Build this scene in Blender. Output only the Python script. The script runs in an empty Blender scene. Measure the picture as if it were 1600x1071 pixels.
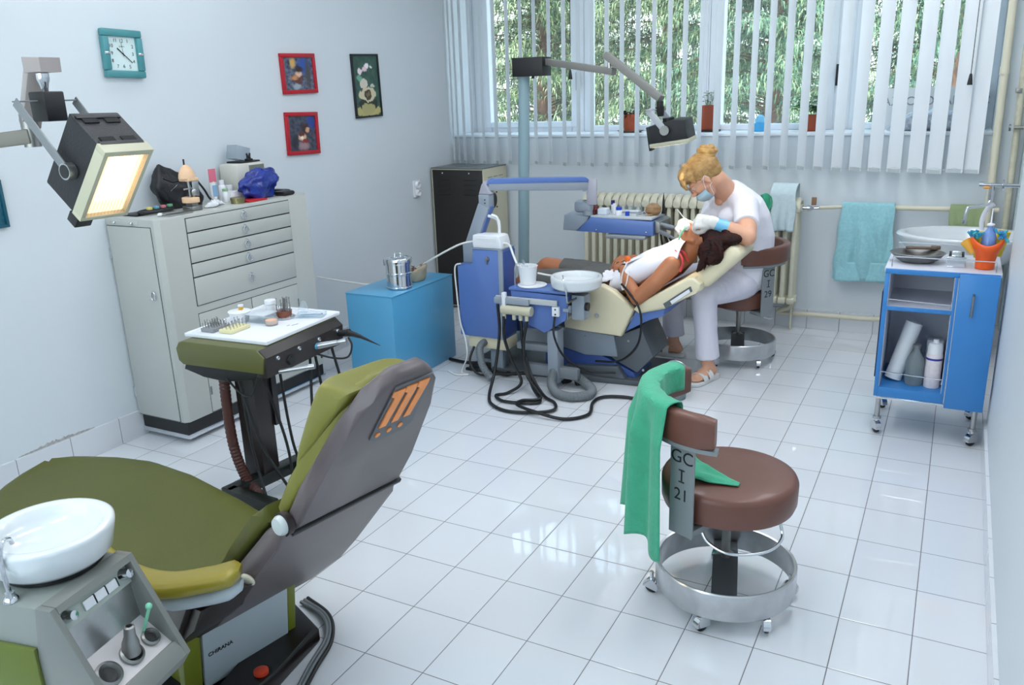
import bpy, bmesh, math, random
from mathutils import Vector, Matrix, Euler, noise
random.seed(7)
R = math.radians
scn = bpy.context.scene
COL = scn.collection

# ---------------------------------------------------------------- camera
cam_d = bpy.data.cameras.new('camera')
cam_d.sensor_width = 36.0
cam_d.lens = 1295.1941*36/1600
cam_d.clip_start = 0.02
cam_d.clip_end = 200
cam = bpy.data.objects.new('camera', cam_d)
COL.objects.link(cam)
_M = Matrix.Rotation(0.4941, 4, 'Z') @ Matrix.Rotation(1.2761, 4, 'X') @ Matrix.Rotation(-0.0331, 4, 'Z')
cam.matrix_world = Matrix.Translation((1.97178, -2.83444, 1.5481)) @ _M
scn.camera = cam

# ---------------------------------------------------------------- light
scn.view_settings.view_transform = 'Standard'
scn.view_settings.look = 'None'
scn.view_settings.gamma = 1.0
scn.view_settings.use_curve_mapping = False
scn.view_settings.exposure = 0.0
W = bpy.data.worlds.new('sky'); scn.world = W
W.use_nodes = True
_n = W.node_tree.nodes; _l = W.node_tree.links
_n.clear()
_out = _n.new('ShaderNodeOutputWorld'); _bg = _n.new('ShaderNodeBackground')
_tc = _n.new('ShaderNodeTexCoord'); _sx = _n.new('ShaderNodeSeparateXYZ'); _cr = _n.new('ShaderNodeValToRGB')
_l.new(_tc.outputs['Generated'], _sx.inputs[0]); _l.new(_sx.outputs['Z'], _cr.inputs[0])
_cr.color_ramp.elements[0].position = 0.0; _cr.color_ramp.elements[0].color = (0.95, 0.97, 1.0, 1)
_cr.color_ramp.elements[1].position = 0.8; _cr.color_ramp.elements[1].color = (0.45, 0.68, 1.0, 1)
_l.new(_cr.outputs[0], _bg.inputs[0]); _bg.inputs[1].default_value = 4.5
_l.new(_bg.outputs[0], _out.inputs[0])

def lamp(name, kind, loc, rot, energy, color, size=None, size_y=None, spot=None, blend=0.5, angle=None):
    d = bpy.data.lights.new(name, kind); d.energy = energy; d.color = color
    if kind == 'AREA':
        d.shape = 'RECTANGLE'; d.size = size; d.size_y = size_y or size
    elif size is not None:
        d.shadow_soft_size = size
    if kind == 'SPOT': d.spot_size = spot; d.spot_blend = blend
    if kind == 'SUN' and angle is not None: d.angle = angle
    o = bpy.data.objects.new(name, d); o.location = loc; o.rotation_euler = rot; COL.objects.link(o)
    return o
lamp('sun', 'SUN', (0, 0, 10), (R(42), 0, R(25)), 6.0, (1.0, 0.95, 0.85), angle=R(0.6))
# the room's fluorescent ceiling fittings (their housings are built with the ceiling)
CEILING_LAMPS = [(0.4, 0.9), (0.4, -1.0), (0.4, -2.9), (1.9, -0.2), (-0.9, -0.2), (1.7, 1.6)]
for _i, (_x, _y) in enumerate(CEILING_LAMPS):
    lamp('ceiling_tube_light', 'AREA', (_x, _y, 2.9), (0, 0, 0), 3.5 if _x < 0 else 10.5, (0.985, 0.99, 0.995), 0.3, 1.3)
# added frontal fill, set in an invented window behind the camera
lamp('rear_fill_light', 'AREA', (0.2, -3.66, 1.75), (R(90), 0, R(180)), 42.0, (0.965, 0.985, 1.0), 2.5, 1.4)
# ---------------------------------------------------------------- materials
def lin(c):
    c = c/255.0
    return c/12.92 if c <= 0.04045 else ((c+0.055)/1.055)**2.4
def rgb(r, g, b): return (lin(r), lin(g), lin(b), 1.0)
MATS = {}
def mat(name, col, rough=0.5, metal=0.0, var=0.0, vscale=8.0, bump=0.0, bscale=60.0, coat=0.0, spec=0.5,
        emit=None, estr=0.0, trans=0.0, sub=0.0, sheen=0.0, alpha=1.0, col2=None):
    if name in MATS: return MATS[name]
    m = bpy.data.materials.new(name); m.use_nodes = True
    nt = m.node_tree; b = nt.nodes['Principled BSDF']
    c = rgb(*col)
    b.inputs['Base Color'].default_value = c
    b.inputs['Roughness'].default_value = rough
    b.inputs['Metallic'].default_value = metal
    b.inputs['Specular IOR Level'].default_value = spec
    b.inputs['Coat Weight'].default_value = coat
    b.inputs['Transmission Weight'].default_value = trans
    b.inputs['Subsurface Weight'].default_value = sub
    if sub: b.inputs['Subsurface Radius'].default_value = (0.02, 0.008, 0.004)
    b.inputs['Sheen Weight'].default_value = sheen
    b.inputs['Alpha'].default_value = alpha
    if emit:
        b.inputs['Emission Color'].default_value = rgb(*emit); b.inputs['Emission Strength'].default_value = estr
    tc = None
    if var or col2:
        tc = nt.nodes.new('ShaderNodeTexCoord')
        n = nt.nodes.new('ShaderNodeTexNoise'); n.inputs['Scale'].default_value = vscale; n.inputs['Detail'].default_value = 5
        nt.links.new(tc.outputs['Object'], n.inputs['Vector'])
        cr = nt.nodes.new('ShaderNodeValToRGB'); cr.color_ramp.elements[0].position = 0.3; cr.color_ramp.elements[1].position = 0.7
        if col2: c2 = rgb(*col2)
        else: c2 = tuple(min(1, x*(1+var)) for x in c[:3])+(1,)
        cr.color_ramp.elements[0].color = tuple(x*(1-var) for x in c[:3])+(1,) if not col2 else c
        cr.color_ramp.elements[1].color = c2
        nt.links.new(n.outputs['Fac'], cr.inputs[0]); nt.links.new(cr.outputs[0], b.inputs['Base Color'])
    if bump:
        tc = tc or nt.nodes.new('ShaderNodeTexCoord')
        n = nt.nodes.new('ShaderNodeTexNoise'); n.inputs['Scale'].default_value = bscale; n.inputs['Detail'].default_value = 4
        nt.links.new(tc.outputs['Object'], n.inputs['Vector'])
        bp = nt.nodes.new('ShaderNodeBump'); bp.inputs['Strength'].default_value = bump; bp.inputs['Distance'].default_value = 0.01
        nt.links.new(n.outputs['Fac'], bp.inputs['Height']); nt.links.new(bp.outputs[0], b.inputs['Normal'])
    MATS[name] = m
    return m
def glassy(name, col, fac=0.12, rough=0.05):
    """thin clear sheet: mostly see-through with a glossy skin"""
    if name in MATS: return MATS[name]
    m = bpy.data.materials.new(name); m.use_nodes = True; nt = m.node_tree; nt.nodes.clear()
    o = nt.nodes.new('ShaderNodeOutputMaterial'); mx = nt.nodes.new('ShaderNodeMixShader')
    t = nt.nodes.new('ShaderNodeBsdfTransparent'); g = nt.nodes.new('ShaderNodeBsdfPrincipled')
    t.inputs[0].default_value = rgb(*col)
    g.inputs['Base Color'].default_value = rgb(*col); g.inputs['Roughness'].default_value = rough
    mx.inputs[0].default_value = fac
    nt.links.new(t.outputs[0], mx.inputs[1]); nt.links.new(g.outputs[0], mx.inputs[2]); nt.links.new(mx.outputs[0], o.inputs[0])
    MATS[name] = m
    return m

# ---------------------------------------------------------------- mesh kit
def V(*a): return Vector(a)
class MB:
    def __init__(s): s.bm = bmesh.new()
    def box(s, x0, x1, y0, y1, z0, z1, bev=0.0, seg=2, m=None, mi=0):
        r = bmesh.ops.create_cube(s.bm, size=1.0)
        vs = r['verts']
        for v in vs:
            v.co = Vector(((x0+x1)/2+v.co.x*(x1-x0), (y0+y1)/2+v.co.y*(y1-y0), (z0+z1)/2+v.co.z*(z1-z0)))
        fs = set(f for v in vs for f in v.link_faces)
        if bev:
            es = list(set(e for v in vs for e in v.link_edges))
            r = bmesh.ops.bevel(s.bm, geom=es, offset=bev, segments=seg, affect='EDGES', profile=0.5)
            vs = list(set(r['verts']) | set(v for v in vs if v.is_valid)); fs = set(f for v in vs for f in v.link_faces)
        if m is not None:
            for v in vs: v.co = m @ v.co
        for f in fs: f.material_index = mi
        return s
    def bar(s, p0, p1, w, h, bev=0.0, up=(0, 0, 1), mi=0):
        """square bar from p0 to p1: w across, h along 'up'"""
        p0 = Vector(p0); p1 = Vector(p1); d = p1-p0; L = d.length; d.normalize()
        u = Vector(up); x = d.cross(u)
        if x.length < 1e-5: x = d.cross(Vector((1, 0, 0)))
        x.normalize(); u = x.cross(d).normalized()
        m = Matrix(((x.x, d.x, u.x, p0.x), (x.y, d.y, u.y, p0.y), (x.z, d.z, u.z, p0.z), (0, 0, 0, 1)))
        return s.box(-w/2, w/2, 0, L, -h/2, h/2, bev, 2, m, mi)
    def rings(s, rs, cap=True, closed=False, mi=0):
        """loft a list of equal-length point rings"""
        L = [[s.bm.verts.new(p) for p in r] for r in rs]
        n = len(L[0]); fs = []
        rng = range(len(L)) if closed else range(len(L)-1)
        for i in rng:
            a = L[i]; b = L[(i+1) % len(L)]
            for j in range(n):
                k = (j+1) % n
                try: fs.append(s.bm.faces.new((a[j], a[k], b[k], b[j])))
                except ValueError: pass
        if cap and not closed:
            fs.append(s.bm.faces.new(list(reversed(L[0])))); fs.append(s.bm.faces.new(L[-1]))
        for f in fs: f.material_index = mi
        return s
    def cyl(s, p0, p1, r0, r1=None, n=20, cap=True, mi=0):
        return s.tube([p0, p1], [r0, r0 if r1 is None else r1], n, cap, mi)
    def tube(s, pts, r, n=10, cap=True, mi=0, closed=False, flat=1.0):
        pts = [Vector(p) for p in pts]; N = len(pts)
        if not hasattr(r, '__len__'): r = [r]*N
        rs = []; prev = None
        for i, p in enumerate(pts):
            if closed: t = pts[(i+1) % N]-pts[i-1]
            else: t = pts[min(i+1, N-1)]-pts[max(i-1, 0)]
            if t.length < 1e-9: t = Vector((0, 0, 1))
            t.normalize()
            if prev is None:
                a = Vector((0, 0, 1)) if abs(t.z) < 0.9 else Vector((1, 0, 0))
                prev = (a - t*a.dot(t)).normalized()
            else:
                prev = (prev - t*prev.dot(t)).normalized()
            b = t.cross(prev)
            rs.append([p + (prev*math.cos(2*math.pi*k/n)*flat + b*math.sin(2*math.pi*k/n))*r[i] for k in range(n)])
        return s.rings(rs, cap, closed, mi)
    def lathe(s, prof, c=(0, 0, 0), n=32, m=None, cap=False, mi=0, sx=1.0, sy=1.0):
        """prof: list of (r, z)"""
        rs = []
        for (r, z) in prof:
            ring = [Vector((r*sx*math.cos(2*math.pi*k/n), r*sy*math.sin(2*math.pi*k/n), z)) for k in range(n)]
            ring = [(m @ p if m is not None else p)+Vector(c) for p in ring]
            rs.append(ring)
        return s.rings(rs, cap, False, mi)
    def prism(s, poly, h0, h1, m=None, bev=0.0, mi=0, seg=2):
        """polygon in local XY extruded between z=h0..h1"""
        m = m or Matrix()
        n0 = len(s.bm.verts)
        a = [s.bm.verts.new((x, y, h0)) for x, y in poly]; b = [s.bm.verts.new((x, y, h1)) for x, y in poly]
        fs = [s.bm.faces.new(list(reversed(a))), s.bm.faces.new(b)]
        n = len(a)
        for i in range(n): fs.append(s.bm.faces.new((a[i], a[(i+1) % n], b[(i+1) % n], b[i])))
        vs = a+b
        if bev:
            es = list(set(e for f in fs[:2] for e in f.edges))
            r = bmesh.ops.bevel(s.bm, geom=es, offset=bev, segments=seg, affect='EDGES', profile=0.5)
            vs = list(set(r['verts']) | set(v for v in vs if v.is_valid))
        fset = set(f for v in vs for f in v.link_faces)
        for v in vs: v.co = m @ v.co
        for f in fset: f.material_index = mi
        return s
    def prism_y(s, poly, y0, y1, bev=0.0, mi=0, seg=2):
        """polygon in XZ extruded along Y"""
        m = Matrix(((1, 0, 0, 0), (0, 0, -1, 0), (0, 1, 0, 0), (0, 0, 0, 1)))
        return s.prism(poly, -y1, -y0, m, bev, mi, seg)
    def prism_x(s, poly, x0, x1, bev=0.0, mi=0, seg=2):
        """polygon in YZ extruded along X"""
        m = Matrix(((0, 0, 1, 0), (1, 0, 0, 0), (0, 1, 0, 0), (0, 0, 0, 1)))
        return s.prism(poly, x0, x1, m, bev, mi, seg)
    def ball(s, c, r, n=16, sc=(1, 1, 1), m=None, mi=0):
        res = bmesh.ops.create_uvsphere(s.bm, u_segments=n, v_segments=max(6, n*2//3), radius=1.0)
        for v in res['verts']:
            p = Vector((v.co.x*r*sc[0], v.co.y*r*sc[1], v.co.z*r*sc[2]))
            if m is not None: p = m @ p
            v.co = p+Vector(c)
        for f in set(f for v in res['verts'] for f in v.link_faces): f.material_index = mi
        return s
    def grid(s, fn, nu, nv, mi=0, closed_u=False):
        P = [[s.bm.verts.new(fn(i/(nu-1) if not closed_u else i/nu, j/(nv-1))) for i in range(nu)] for j in range(nv)]
        for j in range(nv-1):
            for i in range(nu if closed_u else nu-1):
                k = (i+1) % nu
                f = s.bm.faces.new((P[j][i], P[j][k], P[j+1][k], P[j+1][i])); f.material_index = mi
        return s
    def build(s, name, m, parent=None, smooth=35, local=False, mods=None, recalc=True):
        bm = s.bm
        if recalc: bmesh.ops.recalc_face_normals(bm, faces=bm.faces[:])
        if smooth:
            ca = math.cos(R(smooth))
            for f in bm.faces: f.smooth = True
            for e in bm.edges:
                if len(e.link_faces) == 2:
                    e.smooth = e.link_faces[0].normal.dot(e.link_faces[1].normal) > ca
        me = bpy.data.meshes.new(name)
        o = bpy.data.objects.new(name, me); COL.objects.link(o)
        if parent is not None:
            o.parent = parent
            if not local:
                root = parent
                while root.parent is not None: root = root.parent
                off = root.location
                for v in bm.verts: v.co -= off
        elif not local and len(bm.verts):
            xs = [v.co.x for v in bm.verts]; ys = [v.co.y for v in bm.verts]; zs = [v.co.z for v in bm.verts]
            off = Vector(((min(xs)+max(xs))/2, (min(ys)+max(ys))/2, min(zs)))
            for v in bm.verts: v.co -= off
            o.location = off
        bm.to_mesh(me); bm.free()
        for x in (m if isinstance(m, (list, tuple)) else [m]): me.materials.append(x)
        return o
def tag(o, label, cat, group=None):
    o['label'] = label; o['category'] = cat
    if group: o['group'] = group
    return o
def thing(name, label, cat, loc=(0, 0, 0), rz=0.0, group=None):
    o = bpy.data.objects.new(name, None); COL.objects.link(o); o.empty_display_size = 0.05
    o.location = loc; o.rotation_euler = (0, 0, rz)
    return tag(o, label, cat, group)
def struct(o): o['kind'] = 'structure'; return o
def copy_tree(o, parent=None):
    c = o.copy(); COL.objects.link(c); c.parent = parent
    for ch in [x for x in bpy.data.objects if x.parent == o]: copy_tree(ch, c)
    return c
def bez(p, n=12):
    """Catmull-Rom through the points p"""
    p = [Vector(q) for q in p]; out = []
    for i in range(len(p)-1):
        a = p[i-1] if i else p[0]*2-p[1]; b = p[i]; c = p[i+1]; d = p[i+2] if i+2 < len(p) else p[-1]*2-p[-2]
        for k in range(n):
            t = k/n
            out.append(0.5*((2*b)+(c-a)*t+(2*a-5*b+4*c-d)*t*t+(3*b-3*c+d-a)*t*t*t))
    out.append(p[-1].copy())
    return out
def smoothed(o, lv=2):
    md = o.modifiers.new('subdivision', 'SUBSURF'); md.levels = lv; md.render_levels = lv
    return o
def blob(mbld, name, m, parent=None, voxel=0.006, it=6, fac=0.5):
    """weld overlapping closed shapes into one continuous skin"""
    o = mbld.build(name, m, parent, smooth=180)
    md = o.modifiers.new('weld', 'REMESH'); md.mode = 'VOXEL'; md.voxel_size = voxel; md.use_smooth_shade = True
    if it:
        sm = o.modifiers.new('relax', 'SMOOTH'); sm.iterations = it; sm.factor = fac
    return o
def frame_m(o, x, y, z=None):
    """matrix with origin o, local X along x and local Y near y"""
    o = Vector(o); x = Vector(x).normalized(); y = Vector(y); z = x.cross(y).normalized(); y = z.cross(x)
    return Matrix(((x.x, y.x, z.x, o.x), (x.y, y.y, z.y, o.y), (x.z, y.z, z.z, o.z), (0, 0, 0, 1)))
def text_mesh(txt, size, m, mt, name, parent, depth=0.0006, bold=False, align='CENTER', spacing=1.0):
    cu = bpy.data.curves.new(name, 'FONT'); cu.body = txt; cu.size = size; cu.extrude = depth; cu.align_x = align; cu.align_y = 'CENTER'
    cu.space_character = spacing
    if bold: cu.offset = size*0.018
    t = bpy.data.objects.new(name, cu); COL.objects.link(t)
    dg = bpy.context.evaluated_depsgraph_get(); me = bpy.data.meshes.new_from_object(t.evaluated_get(dg))
    bpy.data.objects.remove(t); bpy.data.curves.remove(cu)
    b = MB(); b.bm.from_mesh(me); bpy.data.meshes.remove(me)
    for v in b.bm.verts: v.co = m @ v.co
    return b.build(name, mt, parent, smooth=0)

# shared materials
M_wall = mat('pale_blue_wall_paint', (214, 221, 226), 0.45, var=0.02, vscale=1.2, bump=0.05, bscale=8)
M_white = mat('white_enamel', (235, 237, 240), 0.3)
M_whitepl = mat('white_plastic', (232, 234, 238), 0.4)
M_chrome = mat('chrome', (215, 218, 222), 0.12, 1.0)
M_steel = mat('brushed_steel', (185, 186, 186), 0.32, 1.0, var=0.12, vscale=20)
M_dsteel = mat('dull_steel', (150, 150, 148), 0.4, 1.0, var=0.15, vscale=12)
M_black = mat('black_plastic', (22, 22, 24), 0.45)
M_rubber = mat('black_rubber', (16, 17, 19), 0.5)
M_grey = mat('grey_plastic', (140, 146, 152), 0.45)
M_cream = mat('cream_paint', (206, 204, 186), 0.4, var=0.03)
M_glass = glassy('window_glass', (245, 250, 248), 0.06, 0.02)
M_clear = glassy('clear_plastic', (244, 248, 250), 0.12, 0.1)
# ================================================================= the room
def tile_mat(name, sx, sy, ox, oy, axes):
    m = bpy.data.materials.new(name); m.use_nodes = True; nt = m.node_tree; b = nt.nodes['Principled BSDF']
    tc = nt.nodes.new('ShaderNodeTexCoord'); sp = nt.nodes.new('ShaderNodeSeparateXYZ'); nt.links.new(tc.outputs['Object'], sp.inputs[0])
    def math_(op, a, bb=None, c=None):
        n = nt.nodes.new('ShaderNodeMath'); n.operation = op
        for i, q in enumerate((a, bb, c)):
            if q is None: continue
            if isinstance(q, (int, float)): n.inputs[i].default_value = q
            else: nt.links.new(q, n.inputs[i])
        return n.outputs[0]
    ds = []
    ids = []
    for ax, s, o in ((axes[0], sx, ox), (axes[1], sy, oy)):
        if s is None: continue
        u = math_('DIVIDE', math_('SUBTRACT', sp.outputs[ax], o), s)
        fl = math_('FLOOR', math_('ADD', u, 0.5)); ids.append(math_('FLOOR', u))
        ds.append(math_('MULTIPLY', math_('ABSOLUTE', math_('SUBTRACT', u, fl)), s))
    d = ds[0] if len(ds) == 1 else math_('MINIMUM', ds[0], ds[1])
    g = math_('SMOOTHSTEP' if False else 'LESS_THAN', d, 0.0014)
    soft = nt.nodes.new('ShaderNodeMapRange'); soft.inputs['From Min'].default_value = 0.0008; soft.inputs['From Max'].default_value = 0.004
    nt.links.new(d, soft.inputs['Value'])
    idv = nt.nodes.new('ShaderNodeCombineXYZ')
    for i, q in enumerate(ids): nt.links.new(q, idv.inputs[i])
    wn = nt.nodes.new('ShaderNodeTexWhiteNoise'); nt.links.new(idv.outputs[0], wn.inputs['Vector'])
    no = nt.nodes.new('ShaderNodeTexNoise'); no.inputs['Scale'].default_value = 3.0; no.inputs['Detail'].default_value = 6
    nt.links.new(tc.outputs['Object'], no.inputs['Vector'])
    mixf = math_('ADD', math_('MULTIPLY', wn.outputs['Value'], 0.35), math_('MULTIPLY', no.outputs['Fac'], 0.5))
    cr = nt.nodes.new('ShaderNodeValToRGB'); cr.color_ramp.elements[0].position = 0.2; cr.color_ramp.elements[1].position = 0.8
    cr.color_ramp.elements[0].color = rgb(214, 217, 222); cr.color_ramp.elements[1].color = rgb(221, 224, 229)
    nt.links.new(mixf, cr.inputs[0])
    mx = nt.nodes.new('ShaderNodeMixRGB'); nt.links.new(g, mx.inputs[0]); nt.links.new(cr.outputs[0], mx.inputs[1]); mx.inputs[2].default_value = rgb(112, 110, 112)
    nt.links.new(mx.outputs[0], b.inputs['Base Color'])
    b.inputs['Roughness'].default_value = 0.13; b.inputs['Specular IOR Level'].default_value = 0.55
    rr = math_('ADD', math_('MULTIPLY', g, 0.6), math_('ADD', math_('MULTIPLY', no.outputs['Fac'], 0.06), 0.0)); nt.links.new(rr, b.inputs['Roughness'])
    # slightly pillowed, slightly uneven glaze
    n2 = nt.nodes.new('ShaderNodeTexNoise'); n2.inputs['Scale'].default_value = 9.0; nt.links.new(tc.outputs['Object'], n2.inputs['Vector'])
    hh = math_('ADD', soft.outputs[0], math_('MULTIPLY', n2.outputs['Fac'], 0.7))
    bp = nt.nodes.new('ShaderNodeBump'); bp.inputs['Strength'].default_value = 0.35; bp.inputs['Distance'].default_value = 0.0012
    nt.links.new(hh, bp.inputs['Height']); nt.links.new(bp.outputs[0], b.inputs['Normal'])
    return m
XL, XR, XN, YB, YF, ZC = -1.42, 2.2, 2.38, 2.676, -3.6, 2.95
YN = 1.1      # the right wall steps back here, into the wash corner
M_floor = tile_mat('white_glazed_floor_tiles', 0.2, 0.25, 0.0, 0.0, (0, 1))
M_skx = tile_mat('white_skirting_tiles_across', 0.2, None, 0.0, 0, (0, 2))
M_sky_ = tile_mat('white_skirting_tiles_along', 0.25, None, 0.0, 0, (1, 2))
struct(MB().box(XL-0.2, XN+0.2, YF-0.2, YB+0.5, -0.1, 0).build('floor', M_floor, smooth=0, local=True))
struct(MB().box(XL-0.2, XN+0.2, YF-0.2, YB+0.5, ZC, ZC+0.1).build('ceiling', mat('white_ceiling_paint', (236, 240, 244), 0.7), smooth=0))
struct(MB().box(XL-0.2, XL, YF-0.2, YB+0.5, 0, ZC).build('wall_left', M_wall, smooth=0, local=True))
struct(MB().prism([(XR, YF-0.2), (XR, YN), (XN, YN), (XN, YB+0.5), (XN+0.2, YB+0.5), (XN+0.2, YF-0.2)], 0, ZC).build('wall_right', M_wall, smooth=0, local=True))
struct(MB().box(XL, XR, YF-0.2, YF, 0, 1.0).box(XL, XR, YF-0.2, YF, 2.5, ZC).box(XL, -1.1, YF-0.2, YF, 1.0, 2.5).box(1.5, XR, YF-0.2, YF, 1.0, 2.5).build('wall_front', M_wall, smooth=0))
SILL = 1.245
WX0, WX1 = XL, 2.12
b = MB().box(XL, XN, YB, YB+0.5, 0, SILL-0.02).box(WX1, XN, YB, YB+0.5, SILL-0.02, ZC).box(XL, WX1, YB, YB+0.5, 2.6, ZC)
struct(b.build('wall_back', M_wall, smooth=0, local=True))
M_sill = mat('white_sill_paint', (238, 242, 246), 0.35)
struct(MB().box(WX0, WX1, YB-0.012, YB+0.32, SILL-0.02, SILL, 0.004).build('trim_1', M_sill))
# skirting
M_mortar = mat('old_mortar', (176, 180, 184), 0.8, bump=0.3)
b = MB().box(XL, XL+0.012, YF, YB, 0, 0.125); struct(b.build('baseboard_left', M_sky_, smooth=0, local=True))
b = MB().box(XL+0.012, XN, YB-0.012, YB, 0, 0.125); struct(b.build('baseboard_back', M_skx, smooth=0, local=True))
b = MB().box(XR-0.012, XR, YF, YN, 0, 0.1).box(XR-0.012, XN, YN, YN+0.012, 0, 0.1); struct(b.build('baseboard_right', M_sky_, smooth=0, local=True))
# mortar stain above the left skirting
b = MB(); top = []
for i in range(47):
    t_ = i/46; top.append((-.98+t_*.36, .127+.001+.016*math.sin(math.pi*t_)*random.uniform(.35, 1.0)))
b.prism_x([(-.98, .1255)]+[(-.62, .1255)]+list(reversed(top)), XL+.0005, XL+.0022)
struct(b.build('trim_2', mat('grey_damp_stain', (168, 167, 165), 0.9, var=0.3, vscale=60), smooth=0))
# windows: four white sashes in one row
M_pvc = mat('white_window_frame', (236, 240, 246), 0.3)
YG = 3.0
spans = [(-1.42, -0.505, -1.285, -0.603, 1.318), (-0.505, 0.41, -0.447, 0.351, 1.285), (0.41, 1.26, 0.503, 1.176, 1.285), (1.26, 2.12, 1.362, 2.012, 1.285)]
for i, (x0, x1, g0, g1, gz) in enumerate(spans):
    fr = MB()
    for (a, c, z0, z1) in ((x0, g0, SILL, 2.6), (g1, x1, SILL, 2.6), (g0, g1, SILL, gz), (g0, g1, 2.5, 2.6)):
        fr.box(a+0.0015, c-0.0015, YG, YG+0.07, z0, z1, 0.0)
    # raised sash lip round the glass
    for (a, c, z0, z1) in ((g0-0.045, g0, gz-0.04, 2.54), (g1, g1+0.045, gz-0.04, 2.54), (g0, g1, gz-0.04, gz), (g0, g1, 2.5, 2.54)):
        fr.box(a, c, YG-0.014, YG+0.001, z0, z1, 0.004)
    f = struct(fr.build('window_%d' % (i+1), M_pvc, smooth=0))
    gl = MB().box(g0, g1, YG+0.03, YG+0.036, gz, 2.5); gl.build('pane', M_glass, f, smooth=0)
    if i in (0, 2, 3):
        hx = {0: -0.545, 2: 1.235, 3: 2.045}[i]; hz = {0: 1.60, 2: 1.58, 3: 1.42}[i]
        MB().box(hx-0.012, hx+0.012, YG-0.035, YG-0.012, hz-0.065, hz+0.065, 0.005).build('window_handle', M_black, f)
b = MB()
for q in ((-1.1, -1.04, 1.0, 2.5), (1.44, 1.5, 1.0, 2.5), (.17, .23, 1.0, 2.5), (-1.04, .17, 1.0, 1.06), (.23, 1.44, 1.0, 1.06), (-1.04, .17, 2.44, 2.5), (.23, 1.44, 2.44, 2.5)): b.box(q[0], q[1], YF-.19, YF-.13, q[2], q[3])
f = struct(b.build('window_5', M_pvc, smooth=0))  # unseen window, added to go with the frontal fill light
for x0, x1 in ((-1.04, .17), (.23, 1.44)): MB().box(x0, x1, YF-.17, YF-.165, 1.06, 2.44).build('pane', M_glass, f, smooth=0)
# ceiling light fittings
M_tube = mat('lit_tube_diffuser', (240, 246, 255), 0.4, emit=(235, 244, 255), estr=3.0)
for i, (x, y) in enumerate(CEILING_LAMPS):
    t = thing('ceiling_light', 'white fluorescent ceiling fitting above ' + ('the space between the two dental chairs', 'the olive dental chair', 'the spot behind the camera', 'the brown stool marked 21', 'the olive instrument trolley', 'the blue cart by the sink')[i], 'ceiling light', (x, y, ZC), group='fluorescent ceiling fittings')
    MB().box(x-0.16, x+0.16, y-0.66, y+0.66, ZC-0.04, ZC-0.0005, 0.004).build('housing', M_white, t)
    MB().box(x-0.14, x+0.14, y-0.64, y+0.64, ZC-0.046, ZC-0.0405).build('diffuser', M_tube, t)
# ================================================================= blinds, sill things, garden
M_slat = mat('white_blind_fabric', (226, 231, 235), 0.75, bump=0.15, bscale=300, trans=0.0)
M_clip = mat('blind_bottom_weight', (192, 200, 202), 0.5)
YBL = 2.585
t = thing('vertical_blind', 'white vertical slat blind hanging in front of the long window', 'blind', (0.3, YBL, 2.85))
MB().box(-1.4, 2.12, YBL-0.02, YBL+0.02, 2.86, 2.9, 0.004).build('headrail', M_white, t)
sx = [-1.385, -1.345, -1.29, -1.22, -1.126, -1.018, -0.912, -0.806, -0.7, -0.589, -0.479, -0.372, -0.271, -0.167, -0.061, 0.049, 0.157, 0.262, 0.362, 0.468, 0.576, 0.688, 0.798, 0.897, 1.002, 1.109, 1.21, 1.317, 1.422, 1.528, 1.633, 1.745, 1.845, 1.95, 2.033]
random.seed(3)
for i, x in enumerate(sx):
    f = (x+1.4)/3.45
    tb = ((0, 44), (.12, 43), (.55, 35), (.70, 38), (.84, 56), (1.01, 74))
    for (f0, a0), (f1, a1) in zip(tb, tb[1:]):
        if f <= f1: a = R(a0+(a1-a0)*(f-f0)/(f1-f0) + random.uniform(-2.5, 2.5)); break
    w = 0.089 if x > -1.3 else 0.07
    dx, dy = -math.sin(a)*w/2, math.cos(a)*w/2
    zb = 1.045-0.028*f+random.uniform(-0.004, 0.004)
    b = MB()
    nz = 2; bow = 0.006
    rs = []
    for z in (zb, 2.86):
        ring = []
        for s_ in (1, -1):
            for k in range(6):
                q = (k/5*2-1)*s_
                o = bow*(1-q*q)
                ring.append((x+dx*q+math.cos(a)*(o+s_*0.0005), YBL+dy*q+math.sin(a)*(o+s_*0.0005), z))
        rs.append(ring)
    b.rings(rs)
    sl = b.build('slat', M_slat, t)
    c = MB().bar((x-dx*0.8, YBL-dy*0.8, zb+0.010), (x+dx*0.8, YBL+dy*0.8, zb+0.010), 0.004, 0.022)
    c.build('bottom_weight', M_clip, sl, smooth=0)
b = MB()
for x0, x1 in zip(sx[3:], sx[4:]):
    b.tube(bez([(x0, YBL-0.03, 1.05), ((x0+x1)/2, YBL-0.03, 1.04), (x1, YBL-0.03, 1.05)], 4), 0.0011, 5)
b.build('bead_chain', mat('bead_chain_white', (190, 195, 198), 0.4), t)
for (x, zt) in ((-0.405, 1.61), (1.975, 1.50)):
    b = MB().tube([(x, YBL-0.055, 2.88), (x, YBL-0.055, zt+0.05)], 0.002, 6)
    c = b.build('pull_cord', M_black, t)
    MB().lathe([(0.004, 0.06), (0.007, 0.055), (0.013, 0.012), (0.014, 0.0), (0.0, 0.0)], (x, YBL-0.055, zt), 12).build('cord_weight', M_black, c)

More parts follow.
